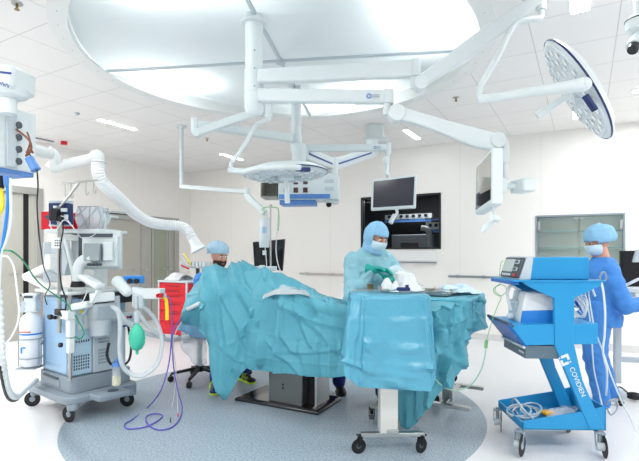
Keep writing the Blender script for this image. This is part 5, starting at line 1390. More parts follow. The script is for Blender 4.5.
b = B(); b.beam(V((q.x, q.y, dz+0.02)), P(641, 280, 4.62), 0.10, 0.05); obj('stand', b, 'dgrey', t)
t = thing('tilted_display', 'white tilted display panel hanging at the right edge above the desk', 'display', P(637, 262, 4.1))
b = B(); b.prism([P(633.5, 262.5, 4.1), P(637, 250, 4.15), P(650, 246, 4.1), P(648, 262, 4.05)], FV*0.03); obj('panel', b, 'grey', t, bev=0.006)
b = B(); b.beam(P(642, 262, 4.12), V((*P(642, 290, 4.2).xy, dz+0.02)), 0.03, 0.03); obj('stand', b, 'grey', t)
t = thing('keyboard', 'white keyboard resting at an angle on the desk at the right edge', 'keyboard', P(632, 284, 4.2))
b = B(); b.beam(P(621, 287.5, 4.2), P(645, 276, 4.1), 0.16, 0.02); obj('body', b, 'white2', t, bev=0.005)
b = B(); b.beam(P(621, 291, 4.2), P(645, 288, 4.1), 0.16, 0.015); obj('tray', b, 'white2', t, bev=0.004)
b = B(); b.beam(P(632, 292, 4.25), V((*P(632, 296, 4.25).xy, dz+0.017)), 0.05, 0.05); obj('tray_support', b, 'grey', t)
b = B(); b.sph(G(634, 396, 0.045), 0.045, (1.6, 1, 0.8)); t = tag(obj('foot_pedal', b, 'black'), 'black foot pedal on the floor at the right edge', 'pedal')
hose('pedal_cable', 'black cable of the foot pedal curling on the floor at the right', [fl(632, 397), fl(626, 391), fl(620, 387), fl(614, 389), fl(612, 394), fl(618, 398), fl(622, 395)], 0.006, 'black', 'cable')
# ---- red drawer cart behind
rc = Fr(-2.15, 7.5, math.radians(-28))
q = rc.o
R_ = thing('drawer_cart', 'tall red drawer cart with grey top standing behind the drape', 'drawer cart', q, rc.rz)
def rb_(): return B(rc.T)
HC = 0.93
b = rb_(); b.box((0.0, 0, 0.52), (0.60, 0.50, 0.80)); obj('body', b, 'red', R_, bev=0.006)
for k, (z, h) in enumerate(((0.86, 0.07), (0.78, 0.07), (0.68, 0.11), (0.55, 0.13), (0.40, 0.14), (0.23, 0.16))):
    b = rb_(); b.box((0.0, -0.255, z), (0.56, 0.02, h-0.008)); d = obj('drawer', b, 'red', R_, bev=0.004)
    b = rb_(); b.box((0.0, -0.27, z+h/2-0.018), (0.30, 0.012, 0.012)); obj('handle', b, mat('dark_red', (120, 16, 26), 0.4) if k == 0 else 'dark_red', d)
    if k == 0: M['dark_red'] = bpy.data.materials['dark_red']
b = rb_(); b.box((0, 0, HC+0.01), (0.64, 0.54, 0.03)); obj('top', b, 'grey', R_, bev=0.01)
for x in (-0.29, 0.29):
    b = rb_(); b.box((x, -0.26, 0.52), (0.025, 0.02, 0.82)); obj('corner_post', b, 'grey', R_)
for x in (-0.25, 0.25):
    for y in (-0.2, 0.2): caster(R_, rc.T, x, y, 0.13, 0.05, 0.03, 0.5)
b = cloth('plastic_bag', [[rc(-0.24, -0.2, HC+0.03), rc(-0.1, -0.22, HC+0.03), rc(0.05, -0.2, HC+0.03)], [rc(-0.22, -0.1, HC+0.12), rc(-0.1, -0.1, HC+0.13), rc(0.06, -0.1, HC+0.11)], [rc(-0.22, 0.05, HC+0.11), rc(-0.1, 0.08, HC+0.12), rc(0.04, 0.06, HC+0.10)], [rc(-0.22, 0.15, HC+0.03), rc(-0.1, 0.18, HC+0.03), rc(0.06, 0.15, HC+0.03)]], 'paper', amp=0.02, freq=(9, 9, 9))
tag(b, 'crumpled white plastic bag on top of the red drawer cart', 'bag')
t = thing('bin_rail', 'grey rail of small boxes on a post above the red drawer cart', 'rail', rc(0.3, 0.1, HC+0.02))
b = B(); b.cyl(rc(0.18, 0.1, HC+0.02), rc(0.18, 0.1, HC+0.22), 0.03); obj('post', b, 'dgrey', t)
b = B(); b.box(P(196, 265, 7.4), (0.46, 0.12, 0.10), TH); obj('rail_body', b, 'grey', t, bev=0.006)
b = B()
for k in range(5): b.box(P(190+k*3.4, 264.5, 7.32), (0.035, 0.02, 0.07), TH)
obj('small_box', b, 'white', t, bev=0.003)
for k, (x0, y0, x1, y1, m_, lb) in enumerate(((189, 266, 181, 254, 'white', 'white paddle with yellow rim sticking up from the rail over the red cart'), (191, 265, 184, 253, 'yellow', 'yellow stick leaning from the rail over the red cart'), (189, 269, 181, 265, 'red', 'red strap hanging from the rail over the red cart'))):
    b = B(); b.beam(P(x0, y0, 7.3), P(x1, y1, 7.3), 0.02, 0.05 if k != 1 else 0.025, FV); tag(obj(('paddle', 'stick', 'strap')[k], b, m_, bev=0.006), lb, ('paddle', 'stick', 'strap')[k])
# ================================================================ OPERATING TABLE
tcu, tcv = -2.42, 3.72
ot = thing('operating_table', 'steel operating table column on a wide dark base plate under the blue drapes', 'operating table', (tcu, tcv, 0))
fl0, fl1, fl2, fl3 = G(234.6, 400.6), G(318, 415.6), G(341.5, 400.6), G(265, 388)
ctrp = (fl0+fl1+fl2+fl3)/4
def inset(k, z): return [ctrp+(p-ctrp)*k+V((0, 0, z)) for p in (fl0, fl1, fl2, fl3)]
b = B(); r0 = [b.v(p) for p in inset(1, 0.0)]; r1 = [b.v(p) for p in inset(1, 0.022)]; r2 = [b.v(p) for p in inset(0.93, 0.04)]
b.loft([r0, r1, r2]); obj('base_plate', b, 'dsteel', ot, bev=0.004)
cc = G(290, 400, 0.04)
ux, uy = V((1, 0, 0)), V((0, 1, 0))
cc = G(286.5, 404, 0.04)+V((0.0, 0.15, 0))
b = B(); b.box(V((cc.x-0.03, cc.y, 0.23)), (0.36, 0.26, 0.40)); obj('column_housing', b, mat('satin_steel', (128, 130, 128), 0.35, 0.8), ot, bev=0.01)
b = B(); b.box(V((cc.x+0.16, cc.y+0.05, 0.34)), (0.16, 0.20, 0.62)); obj('inner_column', b, 'black', ot, bev=0.006)
b = B(); b.box(V((cc.x+0.25, cc.y+0.05, 0.34)), (0.03, 0.22, 0.62)); obj('column_edge', b, 'steel', ot, bev=0.004)
b = B(); b.box(V((cc.x-0.02, cc.y-0.02, 0.45)), (0.44, 0.34, 0.12)); uh = obj('upper_housing', b, 'grey', ot, bev=0.02)
b = B(); b.box(V((cc.x-0.02, cc.y-0.193, 0.455)), (0.34, 0.004, 0.09)); obj('instruction_label', b, 'paleblue', uh)
b = B()
for k in range(2): b.box(V((cc.x-0.05, cc.y-0.132, 0.20-k*0.03)), (0.015, 0.006, 0.018))
obj('socket', b, 'black', ot)
b = B(); b.box(V((cc.x, cc.y+0.04, 0.65)), (0.3, 0.3, 0.28)); obj('upper_column', b, 'steel', ot)
b = B(); b.box(V((-2.32, 3.70, 0.80)), (1.10, 0.42, 0.06)); obj('tabletop', b, 'dgrey', ot, bev=0.01)
b = B(); b.box(V((-2.32, 3.70, 0.85)), (1.06, 0.40, 0.04)); obj('mattress', b, 'black', ot, bev=0.02)

# ---- patient drape as cross-sections along the table
def sec(u, zc, zs, hem, nv=3.33, near=3.42, bulge=0.0, far=3.98, fz=0.5):
    return [V((u, 4.06, fz)), V((u, 4.02, (fz+zs)/2)), V((u, far, zs*0.98)), V((u, 3.84, (zs+zc)/2+0.02)), V((u, 3.69, zc)), V((u, 3.55, (zs+zc)/2+0.03)), V((u, near, zs)), V((u, nv+0.0, (zs*0.62+hem*0.38)-0.02)), V((u, nv-0.03-bulge, zs*0.3+hem*0.7)), V((u, nv-0.03, hem))]
secs = [sec(-3.12, 1.16, 1.0, 0.75, nv=3.62, near=3.62, fz=0.6), sec(-3.0, 1.20, 1.0, 0.65, nv=3.58, near=3.60), sec(-2.88, 1.215, 1.0, 0.52, nv=3.50, near=3.54), sec(-2.74, 1.215, 1.0, 0.40, nv=3.42, near=3.48), sec(-2.58, 1.18, 1.0, 0.355), sec(-2.42, 1.11, 0.985, 0.36, bulge=0.02), sec(-2.25, 1.02, 0.96, 0.365), sec(-2.08, 0.97, 0.935, 0.37), sec(-1.9, 0.94, 0.91, 0.375), sec(-1.7, 0.91, 0.88, 0.40), sec(-1.55, 0.86, 0.84, 0.44)]
secs = [[p for p in s] for s in secs]
rows = grid_interp([list(r) for r in zip(*secs)], 5, 5)
rows = buckle(rows, 0.025, 0.015, 200, 0.02, 0.012, 0.3, seed=4, edge=0.2)
rows = refine(rows, 4)
rows = crease(rows, 0.009, 2.2, 2, nw=4)
rows = folds(rows, [
 ([(283, 298), (279, 330), (276, 374)], 9, 0.045), ([(291, 300), (286, 318), (285, 338), (293, 350)], 8, 0.032), ([(268, 300), (262, 330), (259, 362)], 7, 0.05),
 ([(298, 297), (318, 309), (345, 314)], 9, 0.030), ([(279, 352), (310, 353), (342, 350)], 5, 0.012), ([(318, 322), (317, 374)], 5, 0.0121),
 ([(303, 318), (322, 333), (338, 352)], 10, 0.028), ([(284, 308), (315, 322), (347, 330)], 9, 0.0281), ([(296, 306), (304, 328), (312, 346)], 9, 0.0282),
 ([(330, 304), (338, 325), (343, 350)], 8, 0.025), ([(262, 268), (274, 289)], 8, 0.03), ([(280, 277), (300, 291), (322, 302)], 8, 0.0251), ([(290, 284), (312, 294)], 6, 0.02),
 ([(300, 345), (306, 374)], 7, 0.022), ([(332, 348), (330, 374)], 7, 0.0221), ([(270, 345), (290, 362), (300, 374)], 7, 0.0222), ([(312, 300), (322, 318)], 8, 0.0252)])
rows = crease(rows, 0.0035, 7.0, 5)
rows = foldlines(rows, (0.35, 0.62, 0.82), (0.68, 0.80, 0.92), 0.006, 1.6)
b = B(); b.sheet(rows); pd = obj('patient_drape', b, 'drape', smooth=60, sol=0.003)
tag(pd, 'large blue surgical drape covering the patient on the operating table', 'drape')
# upper screen drape over the head end
rowsP = [
 [(204, 277, 5.00), (214, 270, 4.90), (232, 268.5, 4.80), (248, 267, 4.75), (264, 270.5, 4.70), (280, 277, 4.65)],
 [(198, 283, 4.86), (208, 278, 4.66), (228, 276, 4.60), (246, 276, 4.58), (266, 279, 4.5), (283, 284, 4.42)],
 [(189, 296, 4.64), (204, 291, 4.46), (225, 292, 4.42), (245, 293, 4.40), (266, 293, 4.33), (282, 292, 4.27)],
 [(181, 312, 4.52), (203, 305, 4.36), (225, 315, 4.33), (246, 312, 4.30), (265, 308, 4.26), (276, 305, 4.20)],
 [(180, 321, 4.48), (204, 308, 4.34), (222, 345, 4.28), (244, 338, 4.26), (260, 328, 4.22), (270, 322, 4.17)],
 [(181, 323, 4.50), (206, 318, 4.34), (222, 372, 4.26), (240, 360, 4.24), (256, 346, 4.20), (266, 340, 4.15)],
 [(183, 325, 4.52), (209, 334, 4.36), (223, 398, 4.24), (239, 378, 4.22), (252, 362, 4.18), (262, 352, 4.13)]]
ctrl = [[P(*q) for q in r] for r in rowsP]
ctrl[0] = ctrl[0]
back = [[P(206, 300, 5.2), P(218, 290, 5.1), P(234, 288, 5.0), P(250, 290, 4.95), P(266, 292, 4.9), P(282, 296, 4.85)]]
rows = grid_interp(back+ctrl, 5, 5)
rows = buckle(rows, 0.03, 0.01, 200, 0.02, 0.012, 0.3, seed=6, edge=0.35)
rows = refine(rows, 4)
rows = crease(rows, 0.008, 2.2, 11, st=(1.2, 1.2, 0.5), nw=4)
rows = folds(rows, [
 ([(207, 272), (204, 300), (205, 330), (220, 392)], 12, 0.05), ([(216, 270), (221, 298), (228, 345), (225, 392)], 11, 0.035), ([(232, 267), (236, 285), (250, 308), (262, 326)], 12, 0.05),
 ([(224, 298), (207, 303)], 6, 0.018), ([(224, 298), (238, 325), (250, 348)], 9, 0.030), ([(245, 268), (262, 280), (280, 292)], 8, 0.04), ([(240, 267), (248, 290), (262, 300)], 8, 0.0301),
 ([(266, 285), (258, 310), (243, 330), (236, 368)], 11, 0.045), ([(274, 290), (266, 318), (254, 356)], 8, 0.04), ([(200, 284), (190, 298), (184, 318)], 8, 0.03), ([(206, 330), (226, 352), (244, 362)], 6, 0.012)], skip=0)
rows = crease(rows, 0.0035, 7.0, 6)
rows = foldlines(rows, (0.38, 0.62), (0.45, 0.7), 0.006, 1.6)
b = B(); b.sheet(rows); tag(obj('screen_drape', b, 'drape', smooth=60, sol=0.003), 'blue drape tented over the head end and hanging to a low point', 'drape')
# fenestration film, its white highlight put into the colour
film = cloth('incision_film', [[P(268, 289, 4.62), P(280, 283.5, 4.6), P(298, 286, 4.55), P(312, 292, 4.5)], [P(266, 290.5, 4.36), P(280, 285, 4.32), P(300, 288, 4.28), P(314, 294, 4.24)], [P(262, 298, 4.10), P(278, 294, 4.06), P(302, 295, 4.0), P(316, 299, 3.98)]], 'film2', amp=0.012, freq=(7, 7, 7))
tag(film, 'glossy film with a painted white highlight on top of the patient drape', 'film')
# light under-drape at the left side
ld = cloth('under_drape', [[P(184, 316, 4.75), P(194, 318, 4.7), P(208, 318, 4.6), P(214, 318, 4.6)], [P(181, 323, 4.72), P(192, 323, 4.66), P(205, 324, 4.58), P(214, 324, 4.58)], [P(178, 330, 4.75), P(192, 330, 4.66), P(204, 334, 4.6), P(214, 336, 4.6)], [P(186, 334, 4.78), P(195, 337, 4.68), P(206, 338, 4.6), P(214, 340, 4.6)]], 'cap', amp=0.02, freq=(7, 7, 5))
tag(ld, 'light blue drape edge hanging below the raised drape at the left', 'drape')
lp_ = cloth('plastic_cover', [[P(180, 332, 4.85), P(192, 334, 4.75), P(206, 336, 4.7)], [P(182, 348, 4.8), P(194, 350, 4.72), P(207, 350, 4.68)], [P(188, 358, 4.8), P(198, 366, 4.72), P(207, 364, 4.68)]], 'film', amp=0.02, freq=(7, 7, 5))
tag(lp_, 'clear plastic cover hanging under the light blue drape edge by the stool', 'plastic cover')

# ---- instrument tables
def legs_T(name, label, l, d, ang, half, colw, ztop, hgt=0.05):
    f = Fr(l, d, ang); t = thing(name, label, 'instrument table', f.o, f.rz)
    return f, t
mf_ = Fr(0.485, 3.52, math.radians(2))
mt = thing('instrument_table', 'front instrument table with square steel column on a four-caster foot', 'instrument table', mf_.o, mf_.rz)
b = B(mf_.T)
yF, yR = -0.27, 0.30
for y in (yF,): b.beam((-0.21, y, 0.125), (0.23, y, 0.125), 0.045, 0.03); b.beam((-0.03, y, 0.15), (0.05, y, 0.15), 0.06, 0.03)
b.beam((-0.06, yR, 0.125), (0.20, yR, 0.125), 0.045, 0.03); b.beam((0.0, yF, 0.125), (0.05, yR, 0.125), 0.06, 0.03)
obj('foot', b, 'steel', mt, bev=0.004)
b = B(mf_.T); b.box((-0.015, yF+0.04, 0.42), (0.125, 0.11, 0.58)); b.box((0.055, yF+0.06, 0.80), (0.10, 0.10, 0.5)); obj('column', b, mat('column_steel', (222, 222, 216), 0.38, 0.5), mt, bev=0.006)
b = B(mf_.T); b.box((0.0, 0.0, 1.06), (0.50, 0.46, 0.03)); obj('tabletop', b, 'steel', mt, bev=0.004)
b = B(mf_.T); b.box((0.02, -0.12, 1.03), (0.2, 0.3, 0.04)); obj('bracket', b, 'steel', mt)
for x, y, a in ((-0.21, yF, 0.2), (0.215, yF, 0.5), (-0.05, yR, 1.4), (0.19, yR, 1.3)): caster(mt, mf_.T, x, y, 0.12, 0.052, 0.035, a, hub='dgrey', fork='black')
def table_drape(name, label, f, hx, hy, zt, hemf, flare, seed=0, m='drape2', amp=0.02, taper=0.0, corner=0.12, FP=None):
    rings = []; n = 36
    def rect(k, s):       # superellipse-ish rectangle
        a = 2*PI*(k+0.5)/n; c, s_ = math.cos(a), math.sin(a); p = 0.2
        x = math.copysign(abs(c)**p, c); y = math.copysign(abs(s_)**p, s_)
        return x*hx*s, y*hy*s, a
    for s in (0.05, 0.5, 0.9): rings.append([f(*rect(k, s)[:2], zt+0.001) for k in range(n)])
    rings.append([f(*rect(k, 1.0)[:2], zt-0.012) for k in range(n)])
    for t in (0.12, 0.35, 0.62, 0.85, 1.0):
        r = []
        for k in range(n):
            x, y, a = rect(k, 1.0); h = hemf(a); z = zt-(zt-h)*t
            o = flare(a)*t
            L = math.hypot(x, y); r.append(f(x+x/L*o, y+y/L*o, z))
        rings.append(r)
    rows = grid_interp(rings, 2, 3, True)
    top = 3*3
    rows2 = buckle(rows, amp*4, amp*1.5, 260, 0.02, amp*0.6, 0.25, True, seed, top)
    rows2 = refine(rows2, 3, True); rows = refine(rows, 3, True); top *= 3
    if FP: rows2 = folds(rows2, FP, skip=top)
    rows2 = crease(rows2, amp*0.75, 3.6, seed+3, True, (1, 1, 0.7))
    rows2 = crease(rows2, amp*0.35, 9.0, seed+6, True, (1, 1, 1))
    rows2 = foldlines(rows2, (0.66, 0.75, 0.84), (0.6, 0.8), 0.005, 1.4, True)
    rows2[:top] = rows[:top]
    b = B(); b.sheet(rows2, True)
    return tag(obj(name, b, m, smooth=60, sol=0.003), label, 'drape')
def lerp_ang(tab):
    tab = sorted(tab)
    def fn(a):
        d = math.degrees(a) % 360
        for (a0, v0), (a1, v1) in zip(tab, tab[1:]+[(tab[0][0]+360, tab[0][1])]):
            dd = d if d >= a0 else d+360
            if a0 <= dd <= a1:
                t = (dd-a0)/(a1-a0); t = t*t*(3-2*t); return v0*(1-t)+v1*t
        return tab[0][1]
    return fn
# angles: 0 = right, 90 = far, 180 = left, 270 = near
hem = lerp_ang([(0, 0.55), (45, 0.6), (90, 0.62), (135, 0.6), (180, 0.66), (215, 0.60), (232, 0.575), (262, 0.51), (280, 0.475), (300, 0.52), (318, 0.56), (335, 0.56)])
flr = lerp_ang([(0, 0.03), (90, 0.02), (150, 0.02), (180, 0.06), (225, 0.14), (270, 0.06), (315, 0.05)])
mdf = Fr(0.485, 3.36, math.radians(2))
table_drape('table_drape', 'glossy blue drape hanging in a square panel over the front instrument table', mdf, 0.25, 0.26, 1.095, hem, flr, 2, amp=0.014, FP=[
 ([(355, 298), (352, 330), (341, 370)], 6, 0.02), ([(372, 297), (370, 340), (360, 378)], 7, 0.022), ([(366, 345), (378, 362), (395, 385)], 8, 0.024), ([(345, 362), (370, 372), (395, 386)], 5, 0.02),
 ([(384, 300), (386, 318), (400, 324)], 6, 0.016), ([(408, 296), (406, 330), (412, 376)], 7, 0.0221), ([(424, 296), (424, 335), (430, 370)], 6, 0.0201), ([(380, 340), (400, 352), (420, 350)], 8, 0.018), ([(398, 384), (415, 370), (430, 368)], 6, 0.0181), ([(388, 322), (392, 350), (398, 380)], 8, 0.0161), ([(360, 320), (400, 322), (425, 320)], 4, 0.008)])
# second table
sf = Fr(1.06, 3.95, math.radians(-28))
st_ = thing('instrument_table', 'second instrument table mostly hidden under blue drapes right of the front one', 'instrument table', sf.o, sf.rz)
zs2 = 1.03
b = B(sf.T); b.box((0, 0, zs2-0.04), (0.50, 0.70, 0.03)); obj('tabletop', b, 'steel', st_, bev=0.004)
b = B(sf.T); b.box((0.0, 0.1, 0.55), (0.09, 0.09, 0.86)); obj('column', b, 'steel', st_, bev=0.006)
b = B(sf.T); b.beam((-0.22, -0.10, 0.13), (0.22, -0.10, 0.13), 0.05, 0.03); b.beam((0, -0.1, 0.13), (0, 0.55, 0.13), 0.05, 0.03); b.beam((-0.22, 0.55, 0.13), (0.22, 0.55, 0.13), 0.05, 0.03); obj('foot', b, 'steel', st_, bev=0.004)
Ti = sf.T.inverted()
for q, a in ((G(435.5, 405, 0), 0.9), (G(454, 382, 0), 0.4), (sf(-0.22, 0.5, 0), 0.5), (sf(-0.25, -0.1, 0), 0.5)):
    l_ = Ti @ q; caster(st_, sf.T, l_.x, l_.y, 0.12, 0.052, 0.035, a, hub='dgrey', fork='black')
hem2 = lerp_ang([(0, 0.80), (45, 0.7), (90, 0.7), (180, 0.75), (270, 0.82)])
flr2 = lerp_ang([(0, 0.01), (90, 0.03), (180, 0.0), (270, 0.0)])
table_drape('table_cover', 'flat blue cover fitted on top of the second instrument table', sf, 0.27, 0.37, zs2, hem2, flr2, 9, 'drape', amp=0.004)
tops = [(398, 300, 3.66), (408, 302.5, 3.58), (420, 304.5, 3.5), (430, 306, 3.44), (445, 303.5, 3.5), (460, 301.5, 3.6), (471, 300.5, 3.7), (481, 299.5, 3.85)]
hems = [(395, 410, 3.66), (405, 429, 3.6), (417, 422, 3.5), (428, 407, 3.44), (447, 385, 3.42), (462, 368, 3.5), (465, 339, 3.56), (487, 328, 3.7)]
backs = [(398, 297, 3.85), (408, 298, 3.8), (420, 299, 3.8), (430, 299.5, 3.8), (445, 298.5, 3.85), (458, 297.5, 3.95), (468, 296.5, 4.1), (476, 295.5, 4.25)]
ct = [[P(*q)+V((0, 0, 0.012)) for q in backs]]
for t_ in (0.0, 0.06, 0.28, 0.52, 0.76, 1.0):
    ct.append([P(a[0]+(c[0]-a[0])*t_**0.9, a[1]+(c[1]-a[1])*t_, a[2]+(c[2]-a[2])*t_-0.04*math.sin(PI*min(1, t_*1.2))*(k % 2)) for k, (a, c) in enumerate(zip(tops, hems))])
rows = grid_interp(ct, 4, 4)
rows = buckle(rows, 0.05, 0.02, 200, 0.02, 0.015, 0.3, seed=3, pin=5, edge=0.3)
rows = refine(rows, 4)
rows = crease(rows, 0.010, 2.8, 12, st=(1.2, 1.2, 0.5), skip=20, nw=4)
rows = folds(rows, [
 ([(431, 306), (436, 340), (446, 384)], 10, 0.06), ([(446, 304), (447, 330), (440, 370)], 9, 0.045), ([(458, 303), (455, 330), (461, 364)], 9, 0.0451), ([(470, 302), (466, 320), (464, 338)], 8, 0.04),
 ([(480, 300), (474, 318), (482, 330)], 8, 0.035), ([(433, 330), (430, 370), (427, 404)], 8, 0.05), ([(448, 325), (470, 318)], 6, 0.02), ([(434, 352), (455, 362)], 6, 0.021), ([(412, 388), (410, 425)], 5, 0.03), ([(402, 388), (403, 425)], 4, 0.025), ([(420, 385), (419, 418)], 5, 0.028)], skip=22)
rows = crease(rows, 0.0035, 7.0, 4, skip=20)
b = B(); b.sheet(rows); tag(obj('table_drape', b, 'drape', smooth=60, sol=0.003), 'crumpled blue drape with low hanging corners in front of the second instrument table', 'drape')

# instruments on the tables
zt = 1.115
def mt_(px, py): return G(px, py, 0)  # unused
def mp(x, y, z=0.0): return mdf(x, y, 1.108+z)
def scissors(q, ang, label, L=0.14, m='steel'):
    R = Matrix.Translation(q) @ Matrix.Rotation(ang, 4, 'Z')
    t = thing('scissors', label, 'scissors', q)
    b = B(R); b.beam((-L/2, -0.012, 0), (L/2, 0.006, 0), 0.008, 0.005); b.beam((-L/2, 0.012, 0.004), (L/2, -0.006, 0.004), 0.008, 0.005); obj('blades', b, m, t)
    for s in (-1, 1):
        b = B(R); b.tube([(-L/2-0.015+0.016*math.cos(a), s*0.02+0.012*math.sin(a), 0) for a in [2*PI*k/10 for k in range(10)]], 0.003, 6, 4, True); obj('finger_ring', b, m, t)
scissors(mp(-0.16, -0.10, 0.01), 0.3, 'steel scissors near the left corner of the front instrument table')
scissors(mp(-0.02, -0.13, 0.01), 2.6, 'steel scissors in front of the white wrap on the front table', 0.11)
def bowl(q, r, h, name, label, cat, m):
    b = B(); b.lathe([(r*0.6, 0), (r, h), (r*0.95, h), (r*0.55, 0.006)], q, (0, 0, 1), 24, cap=False); tag(obj(name, b, m, sol=0.002), label, cat)
b = B(); q = mp(-0.125, -0.02); b.lathe([(0.022, 0), (0.022, 0.045), (0.026, 0.05)], q, (0, 0, 1), 16); tag(obj('brass_cup', b, mat('dull_brass', (150, 120, 84), 0.3, 0.8)), 'small brown cup on the left of the front instrument table', 'cup')
b = B(); q = mp(-0.065, -0.05); b.lathe([(0.016, 0), (0.016, 0.035), (0.02, 0.038)], q, (0, 0, 1), 16); tag(obj('metal_cup', b, 'steel'), 'small steel cup beside the brown cup on the front table', 'cup')
b = B(); q = mp(0.085, -0.12, 0.02); b.beam(q-RV*0.04, q+RV*0.05, 0.025, 0.025); b.cyl(q+RV*0.03, q+RV*0.03+V((0, 0, 0.03)), 0.012); tag(obj('clamp_tool', b, 'navy', bev=0.004), 'small dark blue tool in front of the white paper wraps', 'tool')
def crump(name, label, cat, q, sx, sy, h, m, seed, ang=0):
    R = Matrix.Translation(q) @ Matrix.Rotation(TH+ang, 4, 'Z')
    random.seed(seed); ct = []
    for j in range(5):
        ct.append([R @ V(((i/4-0.5)*sx*(1-0.15*random.random()), (j/4-0.5)*sy, h*random.uniform(0.15, 1)*(0.25 if i in (0, 4) or j in (0, 4) else 1))) for i in range(5)])
    o = cloth(name, ct, m, nu=6, nv=6, amp=h*0.16, freq=(16, 16, 16), seed=seed); return tag(o, label, cat)
crump('paper_wrap', 'white crumpled paper wrap at the centre of the front instrument table', 'wrap', mp(0.02, 0.0), 0.15, 0.14, 0.09, 'paper', 3)
crump('paper_wrap', 'thin white wrap trailing to the right edge of the front instrument table', 'wrap', mp(0.16, -0.04), 0.18, 0.18, 0.07, 'paper', 8)
def sp_(x, y, z=0.0): return sf(x, y, zs2+0.012+z)
for k, (x, y, a, L, lb) in enumerate(((-0.12, -0.22, 0.4, 0.15, 'steel scissors at the near left corner of the second table'), (-0.05, -0.12, 1.2, 0.14, 'steel scissors crossing others at the middle of the second table'), (0.02, -0.2, 2.2, 0.13, 'steel scissors nearest the right hand edge of the second table'), (-0.14, -0.05, 2.9, 0.14, 'steel scissors at the far left of the second table'))):
    scissors(sp_(x, y, 0.012+0.004*k), a, lb, L)
crump('instrument_tray_cover', 'pale crumpled packaging at the back of the second instrument table', 'packaging', sp_(0.08, 0.1), 0.30, 0.35, 0.07, 'mask', 5, 0.3)
t = thing('instrument_tray', 'shallow steel instrument tray on the second instrument table', 'tray', sp_(-0.06, -0.08), sf.rz)
b = B(Matrix.Translation(sp_(-0.06, -0.10)) @ Matrix.Rotation(sf.rz, 4, 'Z')); b.box((0, 0, 0.003), (0.28, 0.34, 0.006)); b.box((0.14, 0, 0.015), (0.004, 0.34, 0.03)); b.box((-0.14, 0, 0.015), (0.004, 0.34, 0.03)); b.box((0, 0.17, 0.015), (0.28, 0.004, 0.03)); b.box((0, -0.17, 0.015), (0.28, 0.004, 0.03)); obj('tray_body', b, 'steel', t)
for k in range(5):
    b = B(Matrix.Translation(sp_(-0.14+k*0.04, -0.16+0.03*k, 0.03+0.01*(k % 2))) @ Matrix.Rotation(sf.rz+0.5+k*0.5, 4, 'Z'))
    b.beam((-0.07, 0, 0), (0.02, 0.004, 0), 0.008, 0.005); b.beam((0.02, 0.004, 0), (0.07, 0, 0.01), 0.004, 0.004); b.beam((-0.07, 0.012, 0), (0.03, 0.0, 0), 0.006, 0.004)
    tag(obj('forceps', b, 'steel'), 'steel forceps lying among the instruments on the second table tray', 'forceps', 'forceps on the second instrument table')

# ---- IV stand and bag
iv = P(271, 268, 5.5)
t = thing('drip_stand', 'slim steel drip stand with green hook arms beside the black monitor', 'drip stand', (iv.x, iv.y, 0))
b = B(); b.cyl((iv.x, iv.y, 0.1), P(270.5, 205, 5.5), 0.010, n=14); obj('pole', b, 'steel', t)
b = B(); b.cyl((iv.x, iv.y, 0.1), (iv.x, iv.y, 0.9), 0.017, n=14); b.cyl(P(270.7, 204.5, 5.5), P(270.7, 208, 5.5), 0.016)
obj('lower_tube', b, 'steel', t)
b = B(); b.tube([P(262, 211, 5.5), P(264, 207.5, 5.5), P(276, 207.5, 5.5), P(278.5, 211, 5.5), P(279, 222, 5.5), P(278, 231, 5.5)], 0.006, 8); obj('hook_arm', b, 'lgreen', t)
for k in range(5):
    a = 2*PI*k/5+0.5; e = V((iv.x+0.28*math.cos(a), iv.y+0.28*math.sin(a), 0.08))
    b = B(); b.beam((iv.x, iv.y, 0.1), e, 0.035, 0.02); l = obj('leg', b, 'steel', t)
    b = B(); b.cyl(e+V((0.012*math.sin(a), -0.012*math.cos(a), -0.052)), e-V((0.012*math.sin(a), -0.012*math.cos(a), 0.052)), 0.028); obj('caster', b, 'black', l)
t = thing('drip_bag', 'clear flat drip bag hanging from the drip stand', 'drip bag', P(264, 247, 5.45))
b = B(); rows = []
for i in range(9):
    y = 218+29.5*i/8; w = 5.2 if 0 < i < 8 else 4.9
    rows.append([P(264.3-w+2*w*k/8, y, 5.42-0.03*math.sin(PI*k/8)*math.sin(PI*min(1, i/8))) for k in range(9)])
rb2 = [[p+FV*0.035 if 0 < i < 8 and 0 < k < 8 else p+FV*0.004 for k, p in enumerate(r)] for i, r in enumerate(rows)]
b.sheet(rows); b.sheet(rb2); obj('pouch', b, mat('drip_bag_plastic', (236, 243, 246), 0.25, alpha=0.72), t)
b = B(); b.box(P(264.5, 230, 5.385), (0.05, 0.004, 0.07), TH); obj('label', b, 'paleblue', t)
b = B(); b.tube([P(264, 218, 5.42), P(264, 213, 5.45), P(264, 208, 5.5)], 0.004, 6); obj('hanger', b, 'lgreen', t)
b = B(); b.tube([P(265, 247, 5.4), P(265.5, 252, 5.4), P(266.5, 262, 5.4), P(266.5, 272, 5.4)], 0.005, 8); b.cyl(P(264.5, 250.5, 5.4), P(264.5, 255, 5.4), 0.022); obj('drip_chamber', b, 'white', t)
hose('drip_line', 'clear drip line dropping in front of the black monitor', W3([(278.5, 212, 5.5), (277, 230, 5.5), (276, 250, 5.5), (278, 264, 5.45), (281, 272, 5.4)]), 0.006, 'white', 'tube')
b = B(); b.box(P(266, 268.5, 5.4), (0.24, 0.14, 0.05), TH); b.box(P(262, 266.5, 5.4), (0.06, 0.08, 0.03), TH); tag(obj('infusion_pump', b, 'white', bev=0.008), 'small white device clamped low on the drip stand', 'medical device')

